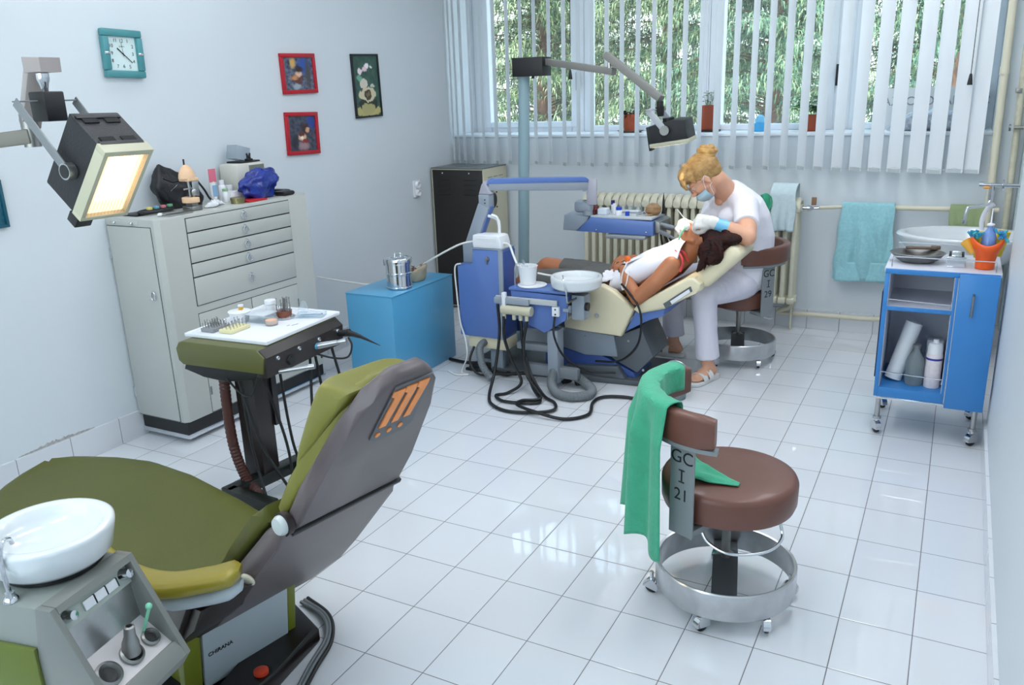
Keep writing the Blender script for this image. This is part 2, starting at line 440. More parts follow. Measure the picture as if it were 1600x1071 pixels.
M_terra = mat('terracotta', (176, 84, 52), 0.7, var=0.15, vscale=20)
M_soil = mat('potting_soil', (48, 36, 28), 0.9)
M_leafdark = mat('dark_leaf', (46, 60, 40), 0.5, var=0.3)
M_leaf = mat('potted_leaf', (70, 120, 50), 0.5, var=0.3)
def leaf(b, p, d, L, w, up=(0, 0, 1), droop=0.3):
    p = Vector(p); d = Vector(d).normalized(); s = d.cross(Vector(up)).normalized()*w
    a = p+d*L*0.5+Vector((0, 0, 0.0)); c = p+d*L-Vector((0, 0, L*droop))
    vs = [b.bm.verts.new(q) for q in (p, a+s, c, a-s)]
    b.bm.faces.new(vs)
YS = 2.83
t = thing('potted_plant', 'small round terracotta pot of dark trailing leaves on the window sill', 'potted plant', (-0.085, YS, SILL))
MB().lathe([(0.0, 0.012), (0.045, 0.012), (0.06, 0.1), (0.064, 0.1), (0.064, 0.125), (0.056, 0.125), (0.052, 0.11), (0.0, 0.108)], (-0.085, YS, SILL), 24).build('pot', M_terra, t)
MB().lathe([(0.0, 0.0005), (0.07, 0.0005), (0.095, 0.014), (0.09, 0.014), (0.066, 0.006), (0, 0.006)], (-0.085, YS, SILL), 24).build('saucer', mat('grey_brown_saucer', (120, 108, 102), 0.6), t)
b = MB()
for i in range(90):
    a = random.uniform(0, 6.28); leaf(b, (-0.085+0.03*math.cos(a), YS+0.03*math.sin(a), SILL+0.11+random.uniform(0, 0.03)), (math.cos(a), math.sin(a), random.uniform(-0.1, 0.6)), random.uniform(0.03, 0.07), 0.009)
b.build('foliage', M_leafdark, t)
t = thing('potted_plant', 'tall square rust-brown pot with thin seedlings on the window sill', 'potted plant', (0.465, YS, SILL))
MB().prism([(-0.045, -0.045), (0.045, -0.045), (0.045, 0.045), (-0.045, 0.045)], 0, 0.16, Matrix.Translation((0.465, YS, SILL+0.012)), 0.004).build('pot', mat('rust_brown_plastic', (150, 66, 36), 0.5), t)
MB().box(0.465-0.06, 0.465+0.07, YS-0.06, YS+0.06, SILL+0.0005, SILL+0.014, 0.004).build('saucer', M_black, t)
b = MB()
for i in range(26):
    a = random.uniform(0, 6.28); h = random.uniform(0.02, 0.1)
    p = Vector((0.465+random.uniform(-0.03, 0.03), YS+random.uniform(-0.03, 0.03), SILL+0.165)); q = p+Vector((random.uniform(-.02, .02), 0, h))
    b.tube([p, q], 0.001, 4); leaf(b, q, (math.cos(a), math.sin(a), 0.4), 0.03, 0.007)
b.build('foliage', M_leaf, t)
t = thing('potted_plant', 'low rust pot with bushy leaves and white blossom on the window sill', 'potted plant', (1.115, YS, SILL))
MB().prism([(-0.045, -0.045), (0.045, -0.045), (0.045, 0.045), (-0.045, 0.045)], 0.0, 0.1, Matrix.Translation((1.115, YS, SILL+0.0005)), 0.004).build('pot', mat('rust_brown_plastic', (150, 66, 36), 0.5), t)
b = MB()
for i in range(240):
    a = random.uniform(0, 6.28); e = random.uniform(0.1, 1.3); r = random.uniform(0.02, 0.09)
    c = Vector((1.10, YS, SILL+0.11))+Vector((math.cos(a)*math.cos(e), math.sin(a)*math.cos(e), math.sin(e)*1.2))*r
    leaf(b, c, (math.cos(a), math.sin(a), random.uniform(0, 0.8)), 0.035, 0.011)
b.build('foliage', M_leaf, t)
b = MB()
for i in range(9):
    a = random.uniform(0, 6.28); b.ball((1.08+0.06*math.cos(a), YS-0.03+0.03*math.sin(a), SILL+0.15+random.uniform(0, .04)), 0.009, 8, (1, 1, .6))
b.build('blossom', mat('white_petal', (235, 235, 230), 0.6), t)
t = thing('bottle', 'light blue plastic container with domed lid on the window sill', 'container', (0.80, YS, SILL))
Mlb = mat('sky_blue_plastic', (70, 170, 225), 0.35)
MB().lathe([(0.0, 0.0005), (0.036, 0.0005), (0.04, 0.01), (0.04, 0.05), (0.034, 0.056), (0, 0.056)], (0.80, YS, SILL), 20).build('base', Mlb, t)
MB().lathe([(0.03, 0.057), (0.031, 0.075), (0.024, 0.095), (0.01, 0.105), (0.0, 0.106)], (0.80, YS, SILL), 20).build('lid', mat('paler_blue_plastic', (120, 195, 235), 0.3), t)
# the sign standing on the sill, facing the street (its letters show through, reversed)
tilt = R(-6)
t = thing('sign_board', 'white sign board with reversed grey letters leaning in the right window', 'sign', (1.80, 2.93, SILL))
m = Matrix.Translation((1.80, 2.93, SILL+0.001)) @ Matrix.Rotation(tilt, 4, 'X')
MB().box(-0.27, 0.27, 0, 0.008, 0, 0.245, 0.001, m=m).build('board', mat('white_sign_board', (232, 232, 232), 0.5), t)
mt = m @ frame_m((0, -0.001, 0.165), (-1, 0, 0), (0, 0, 1))
text_mesh('STOMATOLO\u0160KA', 0.074, mt, mat('pale_grey_letters', (150, 152, 158), 0.6), 'lettering', t, 0.0004)
text_mesh('ORDINACIJA', 0.06, m @ frame_m((0, -0.001, 0.07), (-1, 0, 0), (0, 0, 1)), mat('pale_grey_letters', (150, 152, 158), 0.6), 'lettering', t, 0.0004)
# crumpled clear bags in front of it
b = MB()
def crumple(u, v):
    x = 1.56+u*0.48; a = v*2*math.pi
    n = noise.noise(Vector((u*9, math.cos(a)*2, math.sin(a)*2)))*0.018 + noise.noise(Vector((u*26, math.cos(a)*5, math.sin(a)*5+3)))*0.008
    e = (1-abs(2*u-1)**3)
    rr = (0.05*e+0.006)+n*e
    return Vector((x, 2.80+math.cos(a)*rr*1.1, SILL+max(0.003, 0.055*e+math.sin(a)*(rr*1.05))))
b.grid(crumple, 60, 26)
tag(b.build('plastic_bag', mat('crumpled_grey_film', (190, 194, 204), 0.25, var=0.35, vscale=30, coat=0.5), smooth=30), 'heap of crumpled grey clear plastic in front of the sill sign', 'plastic bag')

# ---- garden
def foliage_mat(name, c0, c1, c2):
    m = bpy.data.materials.new(name); m.use_nodes = True; nt = m.node_tree; b = nt.nodes['Principled BSDF']
    g = nt.nodes.new('ShaderNodeNewGeometry'); cr = nt.nodes.new('ShaderNodeValToRGB')
    tc = nt.nodes.new('ShaderNodeTexCoord'); no = nt.nodes.new('ShaderNodeTexNoise'); no.inputs['Scale'].default_value = 1.6
    nt.links.new(tc.outputs['Object'], no.inputs['Vector'])
    ad = nt.nodes.new('ShaderNodeMath'); ad.operation = 'ADD'; nt.links.new(g.outputs['Random Per Island'], ad.inputs[0])
    mu = nt.nodes.new('ShaderNodeMath'); mu.operation = 'MULTIPLY_ADD'; nt.links.new(no.outputs['Fac'], mu.inputs[0]); mu.inputs[1].default_value = 1.6; mu.inputs[2].default_value = -0.8
    nt.links.new(mu.outputs[0], ad.inputs[1])
    nt.links.new(ad.outputs[0], cr.inputs[0])
    e = cr.color_ramp.elements; e[0].color = rgb(*c0); e[0].position = 0.15; e[1].color = rgb(*c2); e[1].position = 0.9
    k = e.new(0.55); k.color = rgb(*c1)
    nt.links.new(cr.outputs[0], b.inputs['Base Color']); b.inputs['Roughness'].default_value = 0.55
    tr = nt.nodes.new('ShaderNodeBsdfTranslucent'); nt.links.new(cr.outputs[0], tr.inputs[0])
    mx = nt.nodes.new('ShaderNodeMixShader'); mx.inputs[0].default_value = 0.3
    nt.links.new(b.outputs[0], mx.inputs[1]); nt.links.new(tr.outputs[0], mx.inputs[2]); nt.links.new(mx.outputs[0], nt.nodes['Material Output'].inputs[0])
    return m
M_fol = foliage_mat('cypress_foliage', (46, 72, 46), (112, 140, 92), (196, 206, 160))
M_fol2 = foliage_mat('blue_green_foliage', (58, 92, 72), (118, 156, 130), (176, 200, 150))
M_bark = mat('red_brown_bark', (120, 86, 68), 0.85, var=0.3, vscale=14, bump=0.6, bscale=30)
def conifer(seed, H, Rr, nb, mf, label, loc, trunk_r=0.13, z0=0.9):
    rnd = random.Random(seed)
    t = thing('conifer_tree', label, 'tree', loc, rnd.uniform(0, 6))
    tr = MB(); pts = [(0.05*math.sin(k), 0.05*math.cos(k*1.3), k*H/6) for k in range(7)]
    tr.tube(pts, [trunk_r*(1-0.13*k) for k in range(7)], 12)
    tr.build('trunk', M_bark, t, local=True)
    f = MB(); bm = f.bm; tw = MB()
    for i in range(nb):
        h = rnd.uniform(z0, H); a = rnd.uniform(0, 6.283); L = Rr*(1-0.55*(h/H)**1.5)*rnd.uniform(0.6, 1.1)
        d = Vector((math.cos(a), math.sin(a), 0)); sag = rnd.uniform(0.25, 0.6)
        P = lambda q: Vector((0, 0, h))+d*L*q+Vector((0, 0, 0.35*L*q-sag*L*q*q))
        tw.tube([P(k/4) for k in range(5)], [0.010*(1.1-k/4) for k in range(5)], 4, False)
        ns = int(L*(150 if seed < 15 else 170))
        for k in range(ns):
            q = rnd.uniform(0.15, 1.0); p = P(q)+Vector((rnd.gauss(0, .06), rnd.gauss(0, .06), rnd.gauss(0, .04)))
            a2 = a+rnd.uniform(-1.3, 1.3); out = Vector((math.cos(a2), math.sin(a2), 0))
            ll = rnd.uniform(0.05, 0.14); w = rnd.uniform(0.004, 0.009)
            s = Vector((-out.y, out.x, rnd.uniform(-.4, .4)))*w
            p1 = p+out*ll*0.55-Vector((0, 0, ll*0.15)); p2 = p+out*ll*0.8-Vector((0, 0, ll*0.75))
            v = [bm.verts.new(x) for x in (p-s*0.3, p+s*0.3, p1+s, p1-s, p2)]
            bm.faces.new((v[0], v[1], v[2], v[3])); bm.faces.new((v[3], v[2], v[4]))
    tw.build('branches', M_bark, t, local=True)
    f.build('foliage', mf, t, smooth=0, local=True, recalc=False)
    return t
TREES = [
 (11, 5.2, 1.7, 260, M_fol, 'sunlit drooping conifer behind the leftmost window pane', (-2.9, 7.3, -0.5)),
 (12, 6.2, 1.8, 280, M_fol, 'yellow-green drooping conifer behind the second window pane', (-1.1, 6.9, -0.5)),
 (13, 6.0, 1.6, 200, M_fol2, 'conifer with a bare reddish trunk behind the third window pane', (0.22, 6.1, -0.5)),
 (14, 5.6, 1.7, 260, M_fol2, 'dark blue-green conifer behind the rightmost window pane', (1.75, 6.2, -0.5)),
 (15, 5.8, 2.0, 220, M_fol, 'hazy conifer further back, between the first two window panes', (-4.2, 10.5, -0.5)),
 (16, 6.2, 2.2, 220, M_fol2, 'hazy conifer further back, behind the bare-trunked tree', (-0.6, 10.2, -0.5)),
 (17, 6.0, 2.2, 220, M_fol, 'hazy conifer further back, behind the dark blue-green tree', (2.4, 9.8, -0.5)),
]
for s_, H, Rr, nb, mf, lb, loc in TREES:
    conifer(s_, H, Rr, nb, mf, lb, loc, z0=1.75 if s_ == 13 else 1.3)
g = MB().box(-14, 12, YB+0.5, 40, -0.7, -0.5).build('garden_ground', mat('pale_garden_paving', (196, 190, 182), 0.8, var=0.15, vscale=2), smooth=0)
struct(g)
# ================================================================= left wall
M_teal = mat('teal_clock_frame', (74, 142, 148), 0.35, var=0.08)
t = thing('wall_clock', 'square teal-framed clock with a white dial on the left wall', 'clock', (XL, -0.16, 1.763))
def W_L(y, z, d=0.0): return frame_m((XL+d, y, z), (0, 1, 0), (0, 0, 1))
mC = W_L(-0.16, 1.763) @ Matrix.Rotation(R(-1.5), 4, 'Z')
b = MB()
for (x0, x1, y0, y1) in ((-.102, .102, .072, .103), (-.102, .102, -.103, -.072), (-.103, -.072, -.072, .072), (.072, .103, -.072, .072)):
    b.box(x0, x1, y0, y1, 0.001, 0.03, 0.006, m=mC)
b.build('frame', M_teal, t)
MB().box(-.073, .073, -.073, .073, 0.001, 0.014, m=mC).build('dial', mat('clock_dial', (214, 232, 232), 0.4), t)
M_ink = mat('black_print', (22, 24, 28), 0.6)
for k in range(1, 13):
    a = math.pi/2-k*math.pi/6
    q = 0.055/max(abs(math.cos(a)), abs(math.sin(a))) if k % 3 else 0.054
    q = min(q, 0.064)
    text_mesh(str(k), 0.021, mC @ Matrix.Translation((q*math.cos(a), q*math.sin(a), 0.0146)), M_ink, 'numeral', t, 0.0003)
text_mesh('QUARTZ', 0.007, mC @ Matrix.Translation((0, 0.03, 0.0146)), M_ink, 'dial_print', t, 0.0002)
def hand(L, w, ang, z, nm):
    a = R(90-ang); d = Vector((math.cos(a), math.sin(a), 0))
    MB().bar(mC @ (d*-0.012+Vector((0, 0, z))), mC @ (d*L+Vector((0, 0, z))), w, 0.0008, up=(1, 0, 0)).build(nm, M_ink, t, smooth=0)
hand(0.035, 0.005, 311, 0.0165, 'hour_hand'); hand(0.058, 0.0035, 130, 0.018, 'minute_hand'); hand(0.05, 0.001, 355, 0.0192, 'second_hand')
MB().ball(mC @ Vector((0, 0, 0.0175)), 0.0035, 8).build('hand_pivot', M_ink, t)
for s_ in (-1, 1):
    MB().box(s_*.087-.014, s_*.087+.014, -.006, .006, 0.026, 0.0325, 0.002, m=mC).build('metal_clip', M_chrome, t)

def painting_mat(name, base, blobs, dark):
    """soft oil-like picture: blobs = [(x, y, rx, ry, colour, softness)] in picture coordinates -0.5..0.5"""
    m = bpy.data.materials.new(name); m.use_nodes = True; nt = m.node_tree; b = nt.nodes['Principled BSDF']
    tc = nt.nodes.new('ShaderNodeTexCoord'); mp = nt.nodes.new('ShaderNodeSeparateXYZ')
    no = nt.nodes.new('ShaderNodeTexNoise'); no.inputs['Scale'].default_value = 9; no.inputs['Detail'].default_value = 6
    nt.links.new(tc.outputs['UV'], no.inputs['Vector'])
    cr = nt.nodes.new('ShaderNodeValToRGB'); e = cr.color_ramp.elements; e[0].color = rgb(*dark); e[0].position = .35; e[1].color = rgb(*base); e[1].position = .68
    nt.links.new(no.outputs['Fac'], cr.inputs[0])
    ds = nt.nodes.new('ShaderNodeMixRGB'); ds.blend_type = 'LINEAR_LIGHT'; ds.inputs[0].default_value = 0.07
    nt.links.new(tc.outputs['UV'], ds.inputs[1]); nt.links.new(no.outputs['Color'], ds.inputs[2])
    nt.links.new(ds.outputs[0], mp.inputs[0])
    cur = cr.outputs[0]
    for (x, y, rx, ry, col, sf) in blobs:
        def mth(op, a, bb):
            n = nt.nodes.new('ShaderNodeMath'); n.operation = op
            for i, q in enumerate((a, bb)):
                if isinstance(q, (int, float)): n.inputs[i].default_value = q
                else: nt.links.new(q, n.inputs[i])
            return n.outputs[0]
        dx = mth('DIVIDE', mth('SUBTRACT', mp.outputs[0], x+0.5), rx); dy = mth('DIVIDE', mth('SUBTRACT', mp.outputs[1], y+0.5), ry)
        d = mth('ADD', mth('MULTIPLY', dx, dx), mth('MULTIPLY', dy, dy))
        mr = nt.nodes.new('ShaderNodeMapRange'); mr.inputs['From Min'].default_value = 1.0; mr.inputs['From Max'].default_value = 1.0-sf
        nt.links.new(d, mr.inputs['Value'])
        mx = nt.nodes.new('ShaderNodeMixRGB'); nt.links.new(mr.outputs[0], mx.inputs[0]); nt.links.new(cur, mx.inputs[1]); mx.inputs[2].default_value = rgb(*col)
        cur = mx.outputs[0]
    nt.links.new(cur, b.inputs['Base Color']); b.inputs['Roughness'].default_value = 0.35
    return m
def picture(name, label, y0, y1, z0, z1, fw, mf, mp, lean=0.0, depth=0.018):
    t = thing(name, label, 'picture', (XL, (y0+y1)/2, z0))
    m = W_L((y0+y1)/2, (z0+z1)/2) @ Matrix.Rotation(lean, 4, 'Z'); w = (y1-y0)/2; h = (z1-z0)/2
    b = MB()
    for (a, c, d, e) in ((-w, w, h-fw, h), (-w, w, -h, -h+fw), (-w, -w+fw, -h+fw, h-fw), (w-fw, w, -h+fw, h-fw)):
        b.box(a, c, d, e, 0.001, depth, 0.002, m=m)
    b.build('frame', mf, t)
    b = MB(); vs = [b.bm.verts.new(m @ Vector(p)) for p in ((-w+fw, -h+fw, depth*0.5), (w-fw, -h+fw, depth*0.5), (w-fw, h-fw, depth*0.5), (-w+fw, h-fw, depth*0.5))]
    f = b.bm.faces.new(vs); uv = b.bm.loops.layers.uv.new('uv')
    for l, q in zip(f.loops, ((0, 0), (1, 0), (1, 1), (0, 1))): l[uv].uv = q
    b.build('print', mp, t, smooth=0, recalc=False)
    return t, m, w, h
M_red = mat('red_lacquer_frame', (178, 22, 38), 0.35)
pa = painting_mat('soft_group_painting', (112, 126, 150), [(.2, .25, .26, .32, (44, 82, 160), .8), (.32, 0, .12, .6, (72, 70, 70), .9), (-.18, .34, .12, .2, (212, 168, 96), .8), (-.05, -.2, .2, .32, (98, 52, 48), .8), (0, 0, .13, .13, (226, 186, 160), .7), (-.17, -.12, .16, .1, (206, 140, 90), .8), (-.1, -.4, .18, .12, (150, 168, 180), .8), (.02, .13, .17, .12, (48, 34, 34), .7)], (52, 50, 62))
pb = painting_mat('soft_mother_painting', (84, 92, 112), [(.34, .35, .2, .3, (40, 66, 140), .8), (.12, .12, .2, .22, (62, 40, 40), .8), (.2, .1, .08, .1, (214, 162, 132), .7), (-.02, -.1, .17, .14, (224, 176, 142), .7), (-.03, -.02, .13, .1, (92, 52, 44), .6), (-.02, -.12, .06, .06, (240, 228, 214), .6), (.02, -.36, .25, .16, (156, 128, 132), .8), (-.3, -.25, .14, .3, (44, 42, 54), .8), (.1, -.22, .2, .05, (140, 40, 34), .8)], (46, 46, 56))
picture('framed_picture', 'red-framed figure painting, the upper of two, left wall', .851, 1.136, 1.571, 1.79, 0.022, M_red, pa, R(1))
picture('framed_picture', 'red-framed dark figure painting, the lower of two, left wall', .838, 1.11, 1.232, 1.47, 0.022, M_red, pb, R(-1.5))
pc = painting_mat('orchid_print', (66, 98, 84), [(0, -.42, .6, .1, (188, 178, 116), .15), (0, -.3, .42, .12, (38, 44, 36), .2), (0, -.38, .3, .1, (176, 168, 112), .2), (0, -.14, .36, .12, (214, 204, 170), .15), (.02, -.15, .15, .085, (66, 56, 44), .2), (.02, -.15, .08, .045, (120, 100, 70), .3), (-.12, .05, .16, .09, (216, 208, 192), .15), (.24, .0, .1, .04, (200, 206, 190), .3), (-.28, .14, .12, .06, (120, 172, 150), .5), (-.24, .25, .11, .06, (240, 226, 230), .5), (-.05, .27, .12, .06, (236, 208, 216), .5), (.06, .33, .1, .05, (244, 238, 240), .5), (.22, .31, .06, .03, (232, 236, 232), .5), (-.1, .24, .03, .02, (190, 110, 130), .5)], (48, 78, 68))
picture('framed_picture', 'tall black-framed picture of orchids in a vase, left wall', 1.479, 1.751, 1.415, 1.80, 0.011, mat('black_lacquer_frame', (22, 26, 30), 0.35), pc, R(1.2))
pd = painting_mat('teal_print', (30, 96, 116), [(.2, 0, .3, .4, (70, 130, 140), .8)], (16, 60, 84))
picture('framed_picture', 'dark teal picture at the far left edge, beyond the lamp', -1.06, -.822, 1.085, 1.275, 0.012, mat('dark_teal_frame', (20, 84, 102), 0.4), pd)
t = thing('wall_socket', 'white double power socket on the left wall beside the dark cabinet', 'socket', (XL, 2.1, 0.86))
mS = W_L(2.1, 0.905)
MB().box(-.042, .042, -.058, .058, 0.0005, 0.012, 0.004, m=mS).build('plate', M_whitepl, t)
for s_ in (-1, 1):
    MB().lathe([(0.024, 0.012), (0.024, 0.03), (0.019, 0.032), (0.018, 0.016), (0, 0.016)], (0, 0, 0), 20, mS @ Matrix.Translation((0, s_*.028, 0))).build('outlet', M_white, t)
    b = MB()
    for q in (-1, 1): b.cyl(mS @ Vector((q*.008, s_*.028, .0165)), mS @ Vector((q*.008, s_*.028, .0162+.001)), .0025, n=8)
    b.build('contact_hole', M_black, t)

# ================================================================= metal drawer cabinet
CX0, CX1, CY0, CY1, CZ = -1.415, -1.085, -0.382, 0.605, 1.06
M_cab = mat('grey_green_enamel', (186, 188, 183), 0.38, var=0.02, vscale=4)
t = thing('drawer_cabinet', 'large grey enamelled metal cabinet with five drawers against the left wall', 'cabinet', (-1.25, 0.11, 0))
b = MB(); b.prism([(CX0, CY0), (CX1-0.02, CY0), (CX1, CY0+0.02), (CX1, CY1-0.02), (CX1-0.02, CY1), (CX0, CY1)], 0.105, CZ, None, 0.008, seg=2)
b.build('body', M_cab, t)
MB().box(CX0+0.01, CX1-0.012, CY0+0.012, CY1-0.012, 0.045, 0.105).build('plinth', M_black, t, smooth=0)
MB().box(CX0+0.006, CX1-0.004, CY0+0.004, CY1-0.004, 0.024, 0.046, 0.003).build('plinth_trim', M_chrome, t)
for x, y in ((CX0+.06, CY0+.06), (CX1-.06, CY0+.06), (CX0+.06, CY1-.06), (CX1-.06, CY1-.06)):
    MB().cyl((x-.012, y, .018), (x+.012, y, .018), .0175, n=14).build('wheel', M_rubber, t)
M_gap = mat('dark_seam', (60, 64, 64), 0.6)
def ring_pull(parent, x, y, z):
    b = MB(); b.lathe([(0.0, 0.006), (0.008, 0.005), (0.010, 0.0)], (0, 0, 0), 14, frame_m((x, y, z+0.016), (0, 1, 0), (0, 0, 1)))
    pts = [(x+0.008, y+0.017*math.sin(a), z-0.002+0.017*math.cos(a)) for a in [k*2*math.pi/20 for k in range(20)]]
    b.tube(pts, 0.0028, 8, closed=True); b.build('ring_pull', M_chrome, parent)
zs = [1.045, 0.978, 0.908, 0.837, 0.771, 0.637]
for z1, z0 in zip(zs, zs[1:]):
    MB().box(CX1-0.002, CX1+0.0008, -0.228, 0.445, z0-0.001, z1+0.001).build('seam', M_gap, t, smooth=0)
    d = MB().box(CX1-0.001, CX1+0.005, -0.224, 0.441, z0+0.003, z1-0.003, 0.002).build('drawer', M_cab, t)
    ring_pull(d, CX1+0.006, 0.12, (z0+z1)/2)
for y0, y1, hy in ((-.226, .105, -.22), (.11, .441, .436)):
    MB().box(CX1-0.002, CX1+0.0008, y0-.002, y1+.002, .110, .602).build('seam', M_gap, t, smooth=0)
    d = MB().box(CX1-0.001, CX1+0.004, y0, y1, .113, .599, 0.002).build('door', M_cab, t)
    for z in (.22, .5): MB().cyl((CX1+.004, hy, z-.02), (CX1+.004, hy, z+.02), .005, n=8).build('hinge', M_dsteel, d)
    ring_pull(d, CX1+0.006, (y0+y1)/2+(.12 if y0 < 0 else -.12), .46)
MB().box(-1.412, -1.124, CY0-0.0008, CY0+.002, .110, 1.026).build('seam', M_gap, t, smooth=0)
d = MB().box(-1.409, -1.127, CY0-.004, CY0+.001, .113, 1.023, 0.002).build('door', M_cab, t)
for z in (.225, .895): MB().cyl((-1.411, CY0-.004, z-.025), (-1.411, CY0-.004, z+.025), .006, n=8).build('hinge', M_chrome, d)
b = MB(); m = frame_m((-1.165, CY0-.004, .735), (-1, 0, 0), (0, 0, 1))
b.lathe([(0, .007), (.009, .006), (.011, 0)], (0, 0, 0), 14, m)
b.tube([(-1.165+.013*math.sin(a), CY0-.011, .716+.02*math.cos(a)) for a in [k*2*math.pi/20 for k in range(20)]], .003, 8, closed=True); b.build('ring_pull', M_chrome, d)
p = MB().box(-1.40, -1.20, CY0-.003, CY0+.001, 1.03, 1.05, 0.002).build('pull_out_shelf', M_cab, t)
for x in (-1.35, -1.237): MB().ball((x, CY0-.008, 1.04), .007, 10).build('knob', M_chrome, p)
MB().ball((CX1-.02+.016, -.345, .15), .008, 10, (.5, 1, 1)).build('rubber_stop', M_rubber, t)
MB().ball((CX1-.02+.022, .575, .15), .008, 10, (.5, 1, 1)).build('rubber_stop', M_rubber, t)

# ---- things on the cabinet (top z = CZ)
Z = CZ+0.0006
b = MB()
def bagf(u, v):
    a = u*2*math.pi; h = v
    wy = 0.122*(math.sin(math.pi*(.22+.74*h)))**.55; wx = 0.05*(math.sin(math.pi*(.22+.74*h)))**.5*(1-.3*h)
    n = 0.012*noise.noise(Vector((math.cos(a)*2, math.sin(a)*2, h*5)))
    ca, sa = math.cos(a), math.sin(a)
    sg = lambda q: math.copysign(abs(q)**0.6, q)
    return Vector((-1.335+sg(ca)*(wx+n)-0.03*h, 0.0+sg(sa)*(wy+n)-0.055*h, Z+h*0.19+(-0.02*math.sin(a)*h)))
b.grid(bagf, 30, 14, closed_u=True)
bmesh.ops.holes_fill(b.bm, edges=b.bm.edges[:])
t = thing('shoulder_bag', 'black leather bag slumped on the grey cabinet behind the cast models', 'bag', (-1.335, -0.03, CZ))
b.build('body', mat('black_leather', (20, 20, 24), 0.4, bump=0.3, bscale=40), t, smooth=60)
b = MB(); b.tube(bez([(-1.29, -.14, Z+.15), (-1.275, -.10, Z+.13), (-1.27, -.04, Z+.14), (-1.285, 0.02, Z+.16)], 6), .004, 6)
b.tube(bez([(-1.30, .03, Z+.16), (-1.27, .07, Z+.08), (-1.27, .10, Z+.03), (-1.265, .13, Z+.006)], 6), .005, 6); b.build('strap', M_black, t)
MB().cyl((-1.276, -.12, Z+.09), (-1.268, -.085, Z+.115), .003, n=6).build('zip_pull', M_chrome, t)
# articulator with casts
t = thing('dental_articulator', 'steel articulator holding two peach plaster jaw casts on the cabinet', 'dental model', (-1.18, -0.09, CZ))
M_cast = mat('peach_plaster', (236, 196, 158), 0.7, var=0.08, vscale=30)
x, y = -1.18, -0.09
MB().box(x-.035, x+.035, y-.03, y+.03, Z, Z+.022, .005).box(x-.02, x+.02, y-.018, y+.018, Z+.022, Z+.036).build('base', M_dsteel, t)
def horseshoe(z0, z1, ry, flip=1, tiltm=None):
    n = 16; out = [(math.sin(a)*ry, math.cos(a)*ry*1.1) for a in [R(-110+k*220/n) for k in range(n+1)]]
    inn = [(q[0]*.45, q[1]*.45) for q in reversed(out)]
    m = Matrix.Translation((x, y, 0)) @ (tiltm or Matrix()) @ Matrix.Rotation(R(-90), 4, 'Z')
    return MB().prism([(q[1]*1, q[0]) for q in out+inn], z0, z1, m, 0.003)
horseshoe(Z+.037, Z+.062, .04).build('lower_cast', M_cast, t)
b = MB().box(x-.03, x+.03, y-.032, y+.034, Z+.135, Z+.15, .004)
def domef(u, v):
    a = u*2*math.pi; rr = math.cos(v*math.pi/2*.98)
    rr = rr**.55
    return Vector((x+.030*rr*math.cos(a), y-.008+.043*rr*math.sin(a), Z+.148+.062*v))
b.grid(domef, 18, 8, closed_u=True); b.build('upper_cast', M_cast, t)
b = MB().bar((x-.02, y+.03, Z+.06), (x-.03, y+.012, Z+.135), .035, .01).bar((x+.022, y+.012, Z+.066), (x+.02, y+.018, Z+.138), .036, .005, .002, up=(1, 0, 0)).ball((x+.024, y+.004, Z+.085), .017, 10, (.4, 1, 1))
b.cyl((x, y-.005, Z+.06), (x, y-.005, Z+.14), .005, n=8).cyl((x, y-.035, Z+.1), (x, y+.045, Z+.1), .004, n=8)
b.build('hinge_frame', M_steel, t)
MB().cyl((x-.005, y-.01, Z+.205), (x-.005, y-.01, Z+.235), .004, n=8).build('screw', M_black, t)
# shade guide ring, papers
t = thing('shade_guide', 'black ring tray with coloured tags at the lamp end of the grey cabinet', 'shade guide', (-1.30, -.23, CZ))
b = MB().box(-1.39, -1.27, -.33, -.14, Z, Z+.006, .002); b.build('tray', M_black, t)
b = MB(); b.tube([(-1.27+.035*math.cos(a), -.22+.09*math.sin(a), Z+.014) for a in [k*2*math.pi/24 for k in range(24)]], .009, 8, closed=True); b.build('ring', M_black, t)
for k, c in enumerate(((222, 206, 120), (110, 170, 190), (214, 130, 140), (110, 180, 140))):
    MB().box(-1.275, -1.255, -.27+k*.038, -.25+k*.038, Z+.022, Z+.034, .002).build('colour_tag', mat('tag_colour_%s' % 'abcd'[k], c, .5), t)
tag(MB().box(-1.17, -1.105, -.285, -.155, Z, Z+.005, .001).build('instrument_tray', M_steel), 'small flat steel tray near the front corner of the grey cabinet', 'tray')
tag(MB().ball((-1.165, -.29, Z+.008), .010, 12, (1, 1.3, .8)).build('cotton_roll', M_whitepl), 'white cotton ball beside the small flat steel tray', 'cotton roll')
# tissue
b = MB()
def tis(u, v):
    a = v*2*math.pi; e = (1-abs(2*u-1)**2.5)
    rr = .012*e+.003+.008*e*noise.noise(Vector((u*14, math.cos(a)*2, math.sin(a)*2)))
    return Vector((-1.18+.02*math.sin(u*6)+rr*1.6*math.cos(a), -.02+u*.13, Z+.001+max(0, rr*(1+math.sin(a)))))
b.grid(tis, 40, 14); tag(b.build('tissue', M_whitepl), 'crumpled white tissue on the grey cabinet, right of the cast models', 'tissue')
